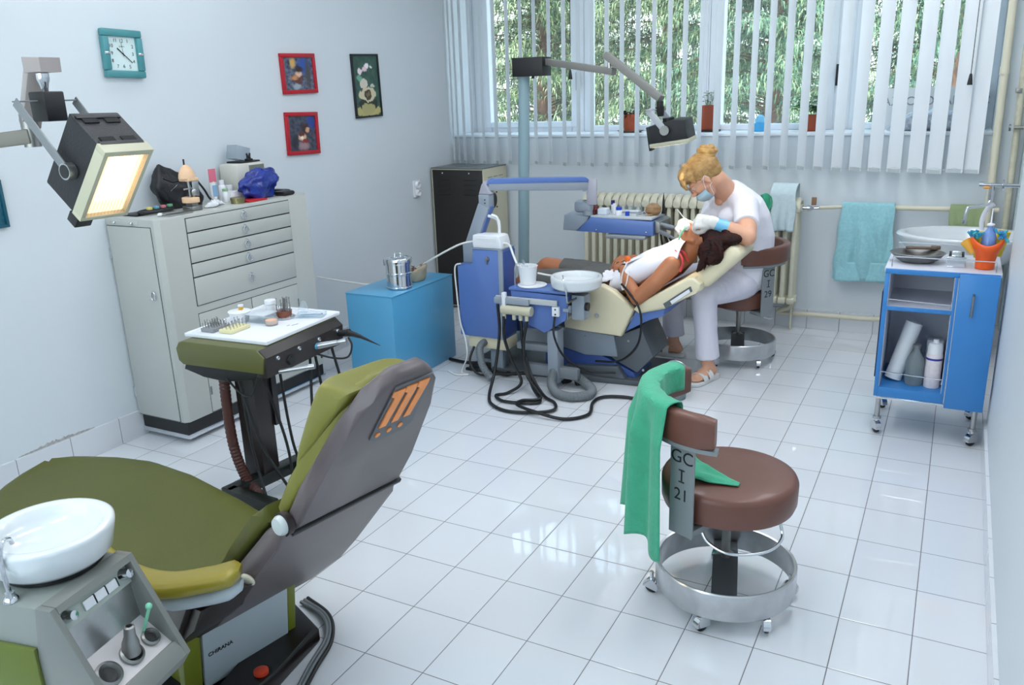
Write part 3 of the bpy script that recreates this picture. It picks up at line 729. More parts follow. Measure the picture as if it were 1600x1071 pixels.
# tube, bottles, white box
t = thing('paste_tube', 'pink and white tube standing on its cap by the white bottles', 'tube', (-1.31, .165, CZ))
mT = mat('pink_tube_print', (226, 120, 140), .35)
b = MB(); rs = []
for z, wy, wx in ((.018, .016, .016), (.07, .019, .013), (.13, .024, .005), (.165, .026, .0015)):
    rs.append([(-1.31+wx*math.cos(a), .165+wy*math.sin(a), Z+z) for a in [k*2*math.pi/20 for k in range(20)]])
b.rings(rs); b.build('tube_body', M_white, t)
MB().lathe([(.0, 0), (.014, 0), (.015, .018), (0, .018)], (-1.31, .165, Z), 16).build('cap', mat('grey_cap', (150, 140, 140), .4), t)
MB().box(-1.3035, -1.3015, .1425, .1875, Z+.10, Z+.165, .0).build('printed_band', mT, t)
MB().box(-1.296, -1.2945, .152, .178, Z+.03, Z+.085).build('printed_panel', mat('pale_blue_print', (140, 180, 215), .4), t)
def bottle(name, label, x, y, z, r, h, m1, m2, cat='bottle', group=None, neck=.5, caph=.2):
    t = thing(name, label, cat, (x, y, z), group=group)
    z = z+.0006
    MB().lathe([(0, 0), (r*.95, 0), (r, h*.03), (r, h*.68), (r*.8, h*.76), (r*neck, h*.8), (r*neck, h*(1-caph))], (x, y, z), 20, cap=False).build('bottle_body', m1, t)
    MB().lathe([(r*neck*1.25, h*(1-caph)), (r*neck*1.25, h*.985), (r*neck*1.1, h), (0, h)], (x, y, z), 20).build('cap', m2, t)
    return t
bottle('bottle', 'tallest white plastic bottle beside the pink tube', -1.30, .215, CZ, .019, .105, M_whitepl, M_whitepl)
bottle('bottle', 'short white bottle with a green stripe on the cabinet', -1.27, .205, CZ, .016, .065, M_white, mat('green_cap', (150, 190, 150), .4), neck=.7)
bottle('bottle', 'squat white bottle right of the tallest one on the cabinet', -1.30, .262, CZ, .017, .075, M_white, M_whitepl, neck=.8, caph=.25)
t = thing('carton', 'small blank white carton in front of the white bottles', 'box', (-1.245, .25, CZ))
MB().box(-1.262, -1.232, .205, .30, Z, Z+.05, .002).build('box_body', M_white, t)
# beige device
t = thing('desk_device', 'beige boxy device behind the blue plastic bag', 'device', (-1.34, .40, CZ))
b = MB().box(-1.40, -1.27, .30, .50, Z, Z+.175, .014); b.build('housing', mat('beige_plastic', (208, 206, 196), .45), t)
MB().box(-1.272, -1.268, .385, .49, Z+.02, Z+.163).build('front_panel', mat('grey_green_panel', (120, 128, 116), .5), t)
t = thing('specimen_box', 'clear plastic hood over a black stand on top of the beige device', 'display box', (-1.335, .40, CZ+.176))
z2 = Z+.1762
b = MB().box(-1.385, -1.285, .345, .485, z2, z2+.008, .003); b.build('stand', M_black, t)
m = Matrix.Translation((-1.345, .39, z2+.012)) @ Matrix.Rotation(R(-14), 4, 'X')
MB().box(-.035, .035, -.05, .045, 0, .07, .003, m=m).build('clear_hood', glassy('greyish_clear_hood', (214, 222, 228), .28, .1), t)
b = MB()
for s_ in (-1, 1): b.tube([(-1.30, .42+s_*.012, z2+.008), (-1.30, .42+s_*.006, z2+.028), (-1.30, .42+s_*.012, z2+.045)], [.005, .006, .004], 8)
b.box(-1.312, -1.29, .40, .44, z2+.008, z2+.018, .003); b.build('black_clips', M_black, t)
# blue plastic bag
b = MB()
def bb(u, v):
    a = u*2*math.pi; ph = v*math.pi; d = Vector((math.sin(ph)*math.cos(a), math.sin(ph)*math.sin(a), math.cos(ph)))
    n = 1+.30*noise.noise(d*2.2+Vector((4, 1, 2)))+.07*abs(noise.noise(d*7))
    if d.y > .3 and d.z > .1: n += .8*(d.y-.3)*d.z
    if d.y < 0: n *= 1+.25*d.y
    p = Vector((d.x*.060, d.y*.135, d.z*.078))*n
    return Vector((-1.195+p.x, .345+p.y, max(Z, Z+.066+p.z)))
b.grid(bb, 56, 34, closed_u=True)
tag(b.build('plastic_bag', mat('blue_polythene', (8, 44, 140), .26, var=.3, vscale=18, coat=.3, bump=1.0, bscale=34), smooth=50), 'crumpled bright blue plastic bag on the grey cabinet', 'plastic bag')
t = thing('lidded_tin', 'low brassy round tin in front of the beige device', 'tin', (-1.155, .17, CZ))
MB().lathe([(0, 0), (.034, 0), (.034, .016), (.036, .016), (.036, .027), (.034, .029), (0, .029)], (-1.155, .17, Z), 28).build('tin_body', mat('tarnished_brass', (140, 132, 96), .35, .8, var=.2), t)
tag(MB().box(-1.20, -1.11, .20, .325, Z, Z+.009, .002).build('notebook', mat('red_cover', (190, 30, 40), .5)), 'thin red notebook half under the blue plastic bag', 'notebook')
tag(MB().box(-1.20, -1.12, .46, .545, Z, Z+.022, .01).build('glasses_case', M_black), 'rounded black case between the blue bag and the cabinet end', 'case')
t = thing('telephone_handset', 'black and silver handset at the far end of the cabinet top', 'phone', (-1.25, .56, CZ))
MB().box(-1.30, -1.20, .55, .60, Z, Z+.02, .008).build('handset_body', M_black, t)
MB().box(-1.29, -1.215, .556, .588, Z+.0195, Z+.022, .001).build('silver_panel', M_dsteel, t)

# ================================================================= instrument trolley
M_olive = mat('olive_vinyl', (84, 84, 44), .42, var=.05, bump=.05, bscale=90, coat=.15)
M_olive2 = mat('olive_enamel', (96, 96, 50), .35)
M_brownpl = mat('dark_brown_plastic', (34, 26, 24), .4)
TR_O = Vector((-.29, -.62, 0)); trz = R(4)
t = thing('instrument_trolley', 'olive dental instrument trolley with hanging hoses beside the drawer cabinet', 'trolley', TR_O, trz)
TZ = .72
def LB(): return MB()
hx0, hx1, hy0, hy1 = -.20, .185, -.235, .235
# housing: rounded olive body (side profile in XZ), black right face
prof = [(hx0, TZ-.075), (hx0-.006, TZ-.03), (hx0+.01, TZ-.006), (hx0+.03, TZ), (hx1-.02, TZ), (hx1+.012, TZ-.03), (hx1, TZ-.09), (hx0+.02, TZ-.09)]
LB().prism_y(prof, hy0, hy1, .006).build('housing', M_olive2, t, local=True)
LB().prism_y([(hx1-.012, TZ-.004), (hx1+.018, TZ-.03), (hx1+.012, TZ-.105), (hx1-.03, TZ-.105), (hx1-.03, TZ-.02)], hy0+.006, hy1-.006, .004).build('handpiece_panel', M_brownpl, t, local=True)
for y in (-.17, -.05, .07, .19):
    LB().lathe([(0, .008), (.007, .007), (.009, 0)], (0, 0, 0), 12, frame_m((hx1+.016, y, TZ-.045), (0, 1, 0), (0, 0, 1))).build('knob', M_chrome, t, local=True)
for y in (-.1, .12):
    LB().lathe([(0, .012), (.017, .012), (.02, 0)], (0, 0, 0), 16, frame_m((hx1+.012, y, TZ-.075), (0, 1, 0), (0, 0, 1))).build('holder', M_black, t, local=True)
LB().prism_y([(hx0-.01, TZ-.12), (hx0, TZ-.096), (hx1-.05, TZ-.096), (hx1-.06, TZ-.125), (-.02, TZ-.15), (-.12, TZ-.14)], hy0+.03, hy1-.03, .005).build('underside_pan', M_black, t, local=True)
LB().prism([(-.13, -.045), (-.04, -.045), (-.04, .045), (-.13, .045)], .1, TZ-.11, None, .004).build('column', M_brownpl, t, local=True)
LB().prism([(-.11, .0455), (-.03, .0455), (-.03, .075), (-.11, .075)], .3, TZ-.11, None, .004).build('column_cover', M_black, t, local=True)
b = LB(); pts = bez([(-.145, -.075, TZ-.11), (-.15, -.08, .45), (-.14, -.085, .25), (-.08, -.10, .12), (.01, -.13, .07), (.05, -.18, .035)], 22); 
b.tube(pts, [.019+.0025*(k % 2) for k in range(len(pts))], 12); b.build('corrugated_hose', mat('red_brown_hose', (78, 40, 32), .45), t, local=True)
# base: open U-frame on castors
b = LB(); b.bar((-.10, -.20, .10), (-.02, .17, .10), .06, .05, .006).bar((-.02, .15, .10), (.2, .10, .10), .05, .05, .006).bar((-.1, -.18, .10), (.14, -.21, .10), .05, .05, .006)
b.build('base_frame', mat('black_green_enamel', (22, 28, 24), .35), t, local=True)
def castor(parent, x, y, z0, r, axis=0.0, m=M_dsteel, hz=None, local=True):
    """swivelling wheel; z0 = floor"""
    c, s_ = math.cos(axis), math.sin(axis)
    w = MB(); 
    w.lathe([(0, -r*.32), (r*.8, -r*.32), (r, -r*.2), (r, r*.2), (r*.8, r*.32), (0, r*.32)], (x, y, z0+r), 20, Matrix.Rotation(axis, 4, 'Z') @ Matrix.Rotation(R(90), 4, 'Y'))
    wheel = w.build('castor', M_rubber, parent, local=local)
    h = MB()
    def hood(u, v):
        a = R(-25+u*215); yy = math.cos(a)*r*1.12; zz = math.sin(a)*r*1.12; xx = (v-.5)*r*.9
        return Vector((x+c*xx-s_*yy, y+s_*xx+c*yy, z0+r+zz))
    h.grid(hood, 14, 5)
    for q in (-1, 1):
        vs = [h.bm.verts.new((x+c*q*r*.45-s_*math.cos(a)*r*1.12, y+s_*q*r*.45+c*math.cos(a)*r*1.12, z0+r+math.sin(a)*r*1.12)) for a in [R(-25+k*215/12) for k in range(13)]]
        h.bm.faces.new(vs)
    if hz: h.cyl((x, y, z0+r*2.05), (x, y, hz), r*.28, n=10)
    h.build('castor_hood', m, wheel, local=local)
    return wheel
for (x, y, a) in ((-.13, -.21, .3), (.005, .13, 1.0), (.20, .10, .5), (.14, -.21, 2.)):
    castor(t, x, y, .0005, .03, a, mat('worn_grey_metal', (110, 110, 108), .4, .7), hz=.08)
# handpieces and hoses
def hose(parent, pts, r, m=M_rubber, name='hose', n=8, seg=8, local=True, ribs=0.0):
    p = bez(pts, seg); rr = [r*(1+ribs*(k % 2)) for k in range(len(p))]
    return MB().tube(p, rr, n).build(name, m, parent, local=local)
hand_m = mat('satin_handpiece', (190, 192, 196), .3, .9)
hp = LB().cyl((hx1+.01, -.16, TZ-.10), (hx1+.11, -.12, TZ-.085), .009, .007, 12).cyl((hx1+.11, -.12, TZ-.085), (hx1+.13, -.112, TZ-.082), .011, .01, 12).build('handpiece', hand_m, t, local=True)
hp = LB().cyl((hx1-.005, .05, TZ-.07), (hx1+.02, .06, TZ-.068), .013, .013, 12).build('handpiece_collar', mat('blue_collar', (90, 160, 200), .4), t, local=True)
LB().cyl((hx1+.02, .06, TZ-.068), (hx1+.09, .085, TZ-.055), .013, .010, 12).cyl((hx1+.09, .085, TZ-.055), (hx1+.12, .10, TZ-.05), .008, .012, 12).build('handpiece', hand_m, t, local=True)
LB().cyl((hx1+.01, .20, TZ-.06), (hx1+.06, .21, TZ-.055), .012, .016, 12).cyl((hx1+.05, .20, TZ-.05), (hx1+.09, .235, TZ-.075), .014, .008, 12).cyl((hx1+.09, .235, TZ-.075), (hx1+.15, .28, TZ-.12), .007, .001, 10).build('air_syringe', M_black, t, local=True)
hose(t, [(hx1+.0, .06, TZ-.1), (hx1+.05, .1, TZ-.125), (hx1+.09, .14, TZ-.13), (hx1+.10, .16, TZ-.09), (hx1+.08, .17, TZ-.06)], .004, name='loop_handle')
hose(t, [(-.02, -.2, TZ-.13), (.05, -.22, TZ-.17), (.11, -.23, TZ-.18), (.13, -.22, TZ-.15), (.14, -.21, TZ-.11)], .004, name='loop_handle')
for (a, b2, c, d) in (((.08, -.12, .58), (.12, -.08, .3), (.14, -.10, .12), (.20, -.24, .02)), ((.10, -.05, .60), (.09, -.02, .35), (.10, .0, .2), (.16, .03, .03)),
                      ((.0, -.16, .57), (.06, -.16, .35), (.12, -.14, .2), (.22, -.12, .03)), ((.16, .06, .6), (.17, .03, .35), (.2, .05, .2), (.25, .0, .04)),
                      ((.17, .08, .6), (.19, .1, .35), (.24, .12, .2), (.28, .08, .06)), ((-.02, -.13, .57), (.0, -.14, .35), (.02, -.14, .2), (.12, -.2, .02)), ((.18, .17, .62), (.2, .2, .4), (.21, .17, .25), (.23, .12, .12))):
    hose(t, [a, b2, c, d], .0055)

# ---- white tray and what stands on it
TM = Matrix.Translation(TR_O) @ Matrix.Rotation(trz, 4, 'Z')
def P(x, y, z=0.0): return TM @ Vector((x, y, TZ+.0165+z))
b = MB(); b.box(-.205, .175, -.185, .255, TZ+.0008, TZ+.010, .004, m=TM)
for (a, c, d, e) in ((-.205, .175, -.185, -.175), (-.205, .175, .245, .255), (-.205, -.195, -.175, .245), (.165, .175, -.175, .245)):
    b.box(a, c, d, e, TZ+.004, TZ+.0155, .003, m=TM)
tag(b.build('serving_tray', mat('white_melamine', (238, 240, 246), .25)), 'white rectangular tray laid on the olive trolley', 'tray')
ZT = TZ+.0108
def T_(x, y, z=0.0): return TM @ Vector((x, y, ZT+z))
def burstand(label, cx, cy, w, d, mb, nx, ny, seed, rot=0):
    p = T_(cx, cy); t = thing('bur_stand', label, 'bur stand', p, trz+rot)
    MB().box(-w/2, w/2, -d/2, d/2, 0, .014, .002).build('block', mb, t, local=True)
    rnd = random.Random(seed)
    for i in range(nx):
        for j in range(ny):
            x = -w/2+w*(i+.5)/nx; y = -d/2+d*(j+.5)/ny; h = rnd.uniform(.015, .028)
            MB().cyl((x, y, .0135), (x, y, .014+h), .0011, n=5).ball((x, y, .014+h), .0022, 6).build('bur', M_dsteel, t, local=True)
burstand('grey block of dental burs at the near left corner of the tray', -.135, -.10, .06, .085, mat('grey_resin', (140, 142, 146), .4), 4, 7, 1)
burstand('pale yellow block of dental burs next to the grey one on the tray', -.055, -.085, .06, .10, mat('cream_yellow_resin', (226, 218, 170), .5), 3, 6, 2)
t = thing('bowl', 'round white lidded bowl carrying a tiny yellow jar on the tray', 'bowl', T_(-.13, .03))
MB().lathe([(0, 0), (.032, 0), (.04, .035), (.043, .037), (.042, .04), (.02, .045), (0, .045)], T_(-.13, .03), 24).build('bowl_body', M_whitepl, t)
t = thing('jar', 'tiny amber jar with a white cap on the round white bowl', 'jar', T_(-.12, .03, .0465))
MB().lathe([(0, 0), (.009, 0), (.01, .01), (.009, .011)], T_(-.12, .03, .0465), 16).build('jar_body', mat('amber_yellow', (226, 170, 40), .3), t)
MB().lathe([(.0105, .011), (.0105, .018), (0, .019)], T_(-.12, .03, .0465), 16).build('cap', M_white, t)
t = thing('clear_box', 'flat clear plastic box lying in the middle of the tray', 'box', T_(-.045, .05), trz)
MB().box(-.045, .045, -.035, .045, 0, .028, .003).build('box_body', M_clear, t, local=True)
MB().box(-.046, .046, -.036, .046, .0285, .034, .002).build('lid', mat('frosted_lid', (206, 212, 218), .35), t, local=True)
t = thing('dish', 'small clear dish with orange-pink putty on the tray', 'dish', T_(.03, .02))
MB().lathe([(0, 0), (.024, 0), (.027, .022), (.025, .022), (.022, .003), (0, .003)], T_(.03, .02), 24).build('dish_body', M_clear, t)
MB().lathe([(.0215, .004), (.023, .019), (.0, .02)], T_(.03, .02), 20).build('putty', mat('orange_pink_putty', (236, 182, 148), .7, var=.1), t)
bottle('bottle', 'white plastic pill bottle standing at the back of the tray', *T_(-.06, .13, -.0006), .021, .065, M_whitepl, M_white, neck=.85, caph=.24)
p = T_(.01, .12); t = thing('bur_stand', 'round amber stand crowded with dental burs on the tray', 'bur stand', p)
MB().lathe([(0, 0), (.038, 0), (.042, .006), (.03, .012), (0, .012)], p, 28).build('foot', M_chrome, t)
MB().lathe([(.03, .0122), (.032, .03), (.0, .031)], p, 24).build('amber_block', mat('amber_resin', (120, 56, 22), .2, coat=.5), t)
rnd = random.Random(5)
for k in range(30):
    a = rnd.uniform(0, 6.28); q = .028*math.sqrt(rnd.random()); h = rnd.uniform(.02, .055)
    c = Vector(p)+Vector((q*math.cos(a), q*math.sin(a), .03))
    MB().cyl(c, c+Vector((0, 0, h)), .0013, n=5).ball(c+Vector((0, 0, h)), .003, 6).build('bur', M_dsteel, t)
b = MB()
def film(u, v): return T_(.045+.045*u, .15+.035*v+.01*math.sin(u*5), .003+.055*v*(1-u*.5)+.006*noise.noise(Vector((u*6, v*6, 1))))
b.grid(film, 12, 12); o = b.build('plastic_wrap', M_clear); so = o.modifiers.new('thickness', 'SOLIDIFY'); so.thickness = .0008
tag(o, 'crinkled clear wrapper behind the round bur stand', 'wrapper')
t = thing('instrument_dish', 'long clear dish of blue and red probes at the back right of the tray', 'dish', T_(.095, .165), trz+R(20))
b = MB().box(-.045, .06, -.028, .028, 0, .0025, .001)
for (a, c, d, e) in ((-.045, .06, -.03, -.028), (-.045, .06, .028, .03), (-.047, -.045, -.03, .03), (.06, .062, -.03, .03)): b.box(a, c, d, e, 0, .014)
b.build('dish_body', M_clear, t, local=True)
for k, (c, yy) in enumerate((((40, 60, 140), .012), ((120, 180, 215), -.014), ((110, 30, 60), .004), ((225, 228, 232), -.004))):
    MB().cyl((-.035, yy, .006+.002*k), (.052, yy-.006, .008+.002*k), .0024, .0012, 8).build('probe', mat('probe_%s' % 'abcd'[k], c, .35), t, local=True)
for k, (x, y) in enumerate(((.115, .03), (.12, .045), (.10, .02))):
    tag(MB().cyl(T_(x, y, .0016), T_(x+.003, y+.014, .0016), .0009, n=6).build('bur', M_dsteel), ('middle one of the loose burs on the bare part of the tray', 'loose bur on the tray lying farthest from the clear box', 'loose bur on the tray lying nearest the putty dish')[k], 'bur', 'loose burs on the tray')
# ================================================================= green dental chair (foreground)
M_ol = mat('olive_leatherette', (82, 84, 28), .48, var=.06, vscale=5, bump=.06, bscale=120, coat=.03, spec=.35)
M_ol_l = mat('lighter_olive_leatherette', (116, 114, 44), .45, var=.05, vscale=6)
M_mus = mat('mustard_olive_vinyl', (146, 132, 34), .35, coat=.2)
M_shell = mat('brown_grey_shell', (98, 88, 90), .38, var=.05, vscale=4)
M_dbrown = mat('dark_brown_shell', (34, 22, 20), .45)
M_lgrey = mat('light_grey_enamel', (176, 186, 192), .35)
t = chairA = thing('dental_chair', 'olive green dental chair with brown back shell in the left foreground', 'dental chair', (.695, -1.576, 0), R(-11))
SL = Vector((.28, 0, .425)).normalized()
PMx = Matrix(((0, SL.x, SL.z, 0), (1, 0, 0, 0), (0, SL.z, -SL.x, .62), (0, 0, 0, 1)))  # local x = width, y = up the slope, z = out of the back
WM = .165
def hw(s):
    pts = [(-.03, .168), (.0, .168), (.10, .158), (.36, .118), (.43, .075), (.455, .04)]
    for (a, b_), (c, d) in zip(pts, pts[1:]):
        if s <= c: return b_+(d-b_)*(s-a)/(c-a)
    return .03
outl = [(WM+hw(s), s) for s in (-.012, .10, .20, .30, .365, .40, .43, .455)]+[(WM-hw(s), s) for s in (.455, .43, .40, .365, .30, .20, .10, -.012)]
MB().prism(outl, -.012, .03, PMx, .014, seg=3).build('back_shell', M_shell, t, local=True, smooth=50)
out2 = [(WM+(x-WM)*.97, y*.87) for x, y in outl]
MB().prism(out2, -.052, -.0125, PMx, .016, seg=3).build('back_cushion', M_ol_l, t, local=True, smooth=50)
# head pillow: wedge in front of the upper cushion
b = MB(); rs = []
for k in range(13):
    u = k/12*2-1
    s_ = 1-abs(u)**6*.35
    ring = []
    for (s, n) in ((.08, -.05), (.16, -.085), (.25, -.108), (.305, -.120), (.33, -.118), (.345, -.10), (.362, -.06), (.385, -.02), (.36, -.02), (.2, -.04)):
        w = hw(min(s, .34))*.97+.004
        n2 = -.045+(n+.045)*(s_)
        ring.append(PMx @ Vector((WM+u*w, s, n2 if n < -.045 else n)))
    rs.append(ring)
b.rings(rs); smoothed(b.build('headrest_pillow', M_ol_l, t, local=True, smooth=60), 2)
# seam and hinge
MB().box(-.006, .336, -.024, -.010, -.012, .034, .003, m=PMx).build('seam_strip', M_black, t, local=True)
kn = MB().lathe([(0, .018), (.02, .016), (.024, .008), (.024, 0)], (0, 0, 0), 24, frame_m((.0, -.018, .615), (1, 0, 0), (0, 0, 1))).build('hinge_knob', mat('pale_knob', (196, 204, 204), .3), t, local=True)
MB().cyl((.0, -.005, .615), (.0, -.02, .615), .029, n=24).build('knob_ring', M_dbrown, kn, local=True)
# lower shell sweeping under the seat
prof = [(.022, .605), (-.02, .545), (-.205, .335), (-.30, .235), (-.44, .115), (-.455, .15), (-.36, .26), (-.28, .355), (-.06, .585), (-.01, .612)]
b = MB(); b.prism_y(prof, -.03, .335, .016, seg=3)
for v in b.bm.verts:
    f = max(0, min(1, (.6-v.co.z)/.45)); v.co.y = .1525+(v.co.y-.1525)*(1+.16*f)
b.build('lower_shell', M_shell, t, local=True, smooth=50)
b = MB(); b.prism_y([(-.055, .60), (-.275, .375), (-.31, .40), (-.24, .47), (-.12, .60), (-.075, .635)], -.022, .33, .016, seg=3)
b.build('lumbar_cushion', M_ol, t, local=True, smooth=50)
MB().ball((-.125, -.05, .44), .018, 12, (1.5, .5, .7)).build('pivot_cap', M_cream, t, local=True)
MB().prism_y([(-.24, .30), (-.34, .20), (-.9, .22), (-1.1, .30)], -.10, .19, .01).build('seat_pan', M_dbrown, t, local=True)
MB().prism_y([(-.10, .44), (-.20, .33), (-.33, .215), (-.46, .12), (-.78, .14), (-.78, .33), (-.30, .365)], -.165, -.03, .015, seg=2).build('side_cover', M_dbrown, t, local=True)
# seat and leg rest
fy = [(-1.45, .05), (-1.42, .10), (-1.38, .14), (-1.28, .21), (-1.15, .265), (-.95, .285), (-.65, .27), (-.43, .245), (-.25, .24), (-.2, .23)]
ny = [(-1.45, .02), (-1.42, -.06), (-1.36, -.16), (-1.28, -.24), (-1.15, -.26), (-.95, -.25), (-.65, -.215), (-.43, -.17), (-.25, -.08), (-.2, -.04)]
b = MB(); rs = []
def lerpc(tb, x):
    for (a, y0), (c, y1) in zip(tb, tb[1:]):
        if x <= c: return y0+(y1-y0)*(x-a)/(c-a)
    return tb[-1][1]
n = 30
for k in range(n+1):
    x = -1.45+k/n*1.23; y0, y1 = lerpc(ny, x), lerpc(fy, x); c = (y0+y1)/2; h = (y1-y0)/2
    zt = .385+.055*max(0, (x+.55)/.35)**2*.5+.01*math.cos(x*3)
    ring = []
    for j in range(24):
        a = j/24*2*math.pi; ca, sa = math.cos(a), math.sin(a)
        yy = c+h*math.copysign(abs(ca)**.35, ca)
        q = math.copysign(abs(sa)**.5, sa)
        dish = -.018*(1-((yy-c)/max(h, .01))**2) if sa > 0 else 0
        ring.append((x, yy, zt-.045+.045*q+dish))
    rs.append(ring)
b.rings(rs); b.build('seat_cushion', M_ol, t, local=True, smooth=70)
# arm rest
ap = bez([(-.075, -.095, .505), (-.13, -.150, .49), (-.21, -.215, .48), (-.33, -.255, .485), (-.52, -.262, .50)], 8)
b = MB(); rs = []
for i, p in enumerate(ap):
    tt = (ap[min(i+1, len(ap)-1)]-ap[max(i-1, 0)]).normalized(); sd = Vector((-tt.y, tt.x, 0)).normalized()
    e = min(1, .55+i/4) ; rs.append([p+sd*(.042*e*math.copysign(abs(math.cos(a))**.6, math.cos(a)))+Vector((0, 0, .019*e*math.copysign(abs(math.sin(a))**.7, math.sin(a)))) for a in [k*2*math.pi/16 for k in range(16)]])
b.rings(rs); b.build('arm_pad', M_mus, t, local=True, smooth=60)
b = MB(); rs = []
for i, p in enumerate(ap[:24]):
    tt = (ap[i+1]-ap[max(i-1, 0)]).normalized(); sd = Vector((-tt.y, tt.x, 0)).normalized(); e = min(1, .5+i/5)*(1-max(0, i-14)/12)
    rs.append([p+Vector((0, 0, -.036))+sd*(.036*e*math.cos(a))+Vector((0, 0, .024*e*math.sin(a))) for a in [k*2*math.pi/16 for k in range(16)]])
b.rings(rs); b.build('arm_support', M_lgrey, t, local=True, smooth=60)
MB().prism_y([(-.16, .44), (-.26, .44), (-.34, .28), (-.28, .26)], -.185, -.15, .006).build('arm_bracket', M_dbrown, t, local=True)
# base column
MB().prism_y([(-.36, .29), (-.39, .03), (-.85, .03), (-.80, .26)], -.115, .215, .008).build('base_column', mat('lime_olive_enamel', (118, 124, 36), .38), t, local=True)
pn = MB().prism_y([(-.315, .285), (-.352, .035), (-.362, .035), (-.355, .285)], -.085, .185, .004).build('base_panel', M_lgrey, t, local=True)
MB().prism_y([(-.32, .285), (-.358, .03), (-.38, .03), (-.36, .285)], .188, .215, .003).build('base_edge', mat('lime_olive_enamel', (118, 124, 36), .38), t, local=True)
MB().prism_y([(-.32, .285), (-.358, .03), (-.38, .03), (-.36, .285)], -.14, -.088, .003).build('base_edge', mat('lime_olive_enamel', (118, 124, 36), .38), t, local=True)
pv = Vector((.037, 0, .25)).normalized()
_o = text_mesh('CHIRANA', .017, frame_m((-.3355, -.035, .14), (0, 1, 0), pv), M_ink, 'maker_lettering', None, .0006, bold=True)
_l = _o.location.copy(); _o.parent = pn; _o.location = _l
MB().box(-.86, -.36, -.15, .25, .0005, .03, .004).build('floor_plate', M_black, t, local=True)
# logo on the back: dark plate, three slanted figures, three dots
Mo = mat('orange_enamel', (250, 148, 70), .4, var=.1, vscale=40)
lp = MB().prism([(.135, .245), (.225, .245), (.245, .265), (.232, .43), (.12, .43), (.115, .26)], .0302, .034, PMx, .0).build('badge_plate', mat('slate_badge', (86, 88, 94), .4), t, local=True)
b = MB()
for k in range(3):
    x0 = .125+k*.036; y0 = .298+k*.002
    b.prism([(x0+.0, y0), (x0+.020, y0), (x0+.030, y0+.10), (x0+.028, y0+.118), (x0-.004, y0+.118), (x0-.006, y0+.104), (x0+.006, y0+.096)], .0343, .037, PMx)
b.build('figure_seven', Mo, lp, local=True, smooth=0)
b = MB()
for k in range(3): b.cyl(PMx @ Vector((.132+k*.034, .272+k*.001, .0343)), PMx @ Vector((.132+k*.034, .272+k*.001, .037)), .007, n=16)
b.build('dot', Mo, lp, local=True)

t = thing('foot_control', 'black foot switch with an orange button on the floor behind the olive chair', 'foot switch', (.695, -1.576, 0), R(-11))
MB().prism([(-.50, .30), (-.30, .255), (-.235, .055), (-.20, -.13), (-.29, -.14), (-.345, .03)], .0005, .055, None, .01).build('housing', mat('black_red_plastic', (26, 18, 18), .3), t, local=True)
MB().lathe([(.02, .054), (.02, .064), (.012, .068), (0, .068)], (-.262, .03, 0), 20, None).build('orange_button', mat('red_orange_button', (220, 70, 40), .4), t, local=True)
M_ghose = mat('grey_hose', (110, 116, 120), .5)
for d in (0, .013, .026):
    hose(t, [(-.5, .34+d, .012), (-.38+d*.5, .33+d*.6, .014), (-.29+d, .27, .014), (-.22+d, .15, .014), (-.11+d, -.02, .014), (.02+d, -.2, .014), (.10, -.45, .014)], .006, M_ghose if d < .02 else M_rubber)

# ================================================================= spittoon unit (lower left)
t = thing('spittoon_unit', 'grey spittoon unit with white basin and cup filler in the bottom left corner', 'dental unit', (.58, -1.904, 0), R(11))
M_ug = mat('grey_green_unit_enamel', (140, 144, 138), .38)
M_lim = glassy('lime_tinted_plastic', (150, 170, 60), .45, .25)
X0, Y0, Y1, ZT_ = -.40, -.20, .0, .68
# body
MB().prism_y([(X0, ZT_), (-.012, ZT_), (-.012, .655), (-.05, .50), (-.02, .43), (-.03, .30), (-.04, .002), (X0, .002)], Y0, Y1, .004).build('body', M_ug, t, local=True)
# tilted front frame
fr = MB()
for y in (Y0-.004, Y1-.010):
    fr.prism_y([(-.03, .684), (.004, .684), (.108, .47), (.085, .435), (-.02, .43), (-.06, .5)], y, y+.014, .002)
fr.prism_y([(-.03, .684), (.004, .684), (.010, .672), (-.012, .660)], Y0+.010, Y1-.010, .0)
fr.prism_y([(.085, .50), (.1, .486), (.108, .47), (.085, .435), (-.02, .43), (-.02, .448)], Y0+.010, Y1-.010, .0)
fr.build('front_frame', mat('grey_front_frame', (122, 124, 120), .35), t, local=True)
A = Vector((-.008, 0, .662)); B = Vector((.004, 0, .625)); Cc = Vector((.010, 0, .548)); D = Vector((.088, 0, .487))
MB().prism_y([(A.x, A.z), (B.x, B.z), (B.x-.01, B.z-.004), (A.x-.012, A.z)], Y0+.010, Y1-.010).build('control_panel', mat('pale_grey_green_panel', (168, 176, 168), .4), t, local=True, smooth=0)
MB().prism_y([(B.x-.006, B.z), (Cc.x, Cc.z), (Cc.x-.004, Cc.z+.004), (B.x-.012, B.z)], Y0+.010, Y1-.010).build('splash_plate', M_steel, t, local=True, smooth=0)
MB().prism_y([(Cc.x, Cc.z), (D.x, D.z), (D.x, D.z-.03), (Cc.x, Cc.z-.03)], Y0+.010, Y1-.010).build('holder_shelf', mat('pinkish_white_shelf', (206, 200, 200), .35), t, local=True, smooth=0)
pm = frame_m(A*.5+B*.5, (0, 1, 0), (A-B).normalized())
for y in (-.165, -.022):
    MB().lathe([(0, .022), (.009, .02), (.010, .006), (.013, 0)], (0, 0, 0), 18, pm @ Matrix.Translation((y, .004, 0))).build('control_knob', M_chrome, t, local=True)
for k in range(3):
    MB().box(-.128+k*.029, -.102+k*.029, -.010, .009, .0005, .004, .001, m=pm).build('switch', M_whitepl, t, local=True)
    MB().box(-.1015+k*.029, -.0995+k*.029, -.010, .009, .0, .0042, m=pm).build('switch_gap', M_black, t, local=True, smooth=0)
sm = frame_m(Cc*.5+D*.5, (0, 1, 0), (Cc-D).normalized())
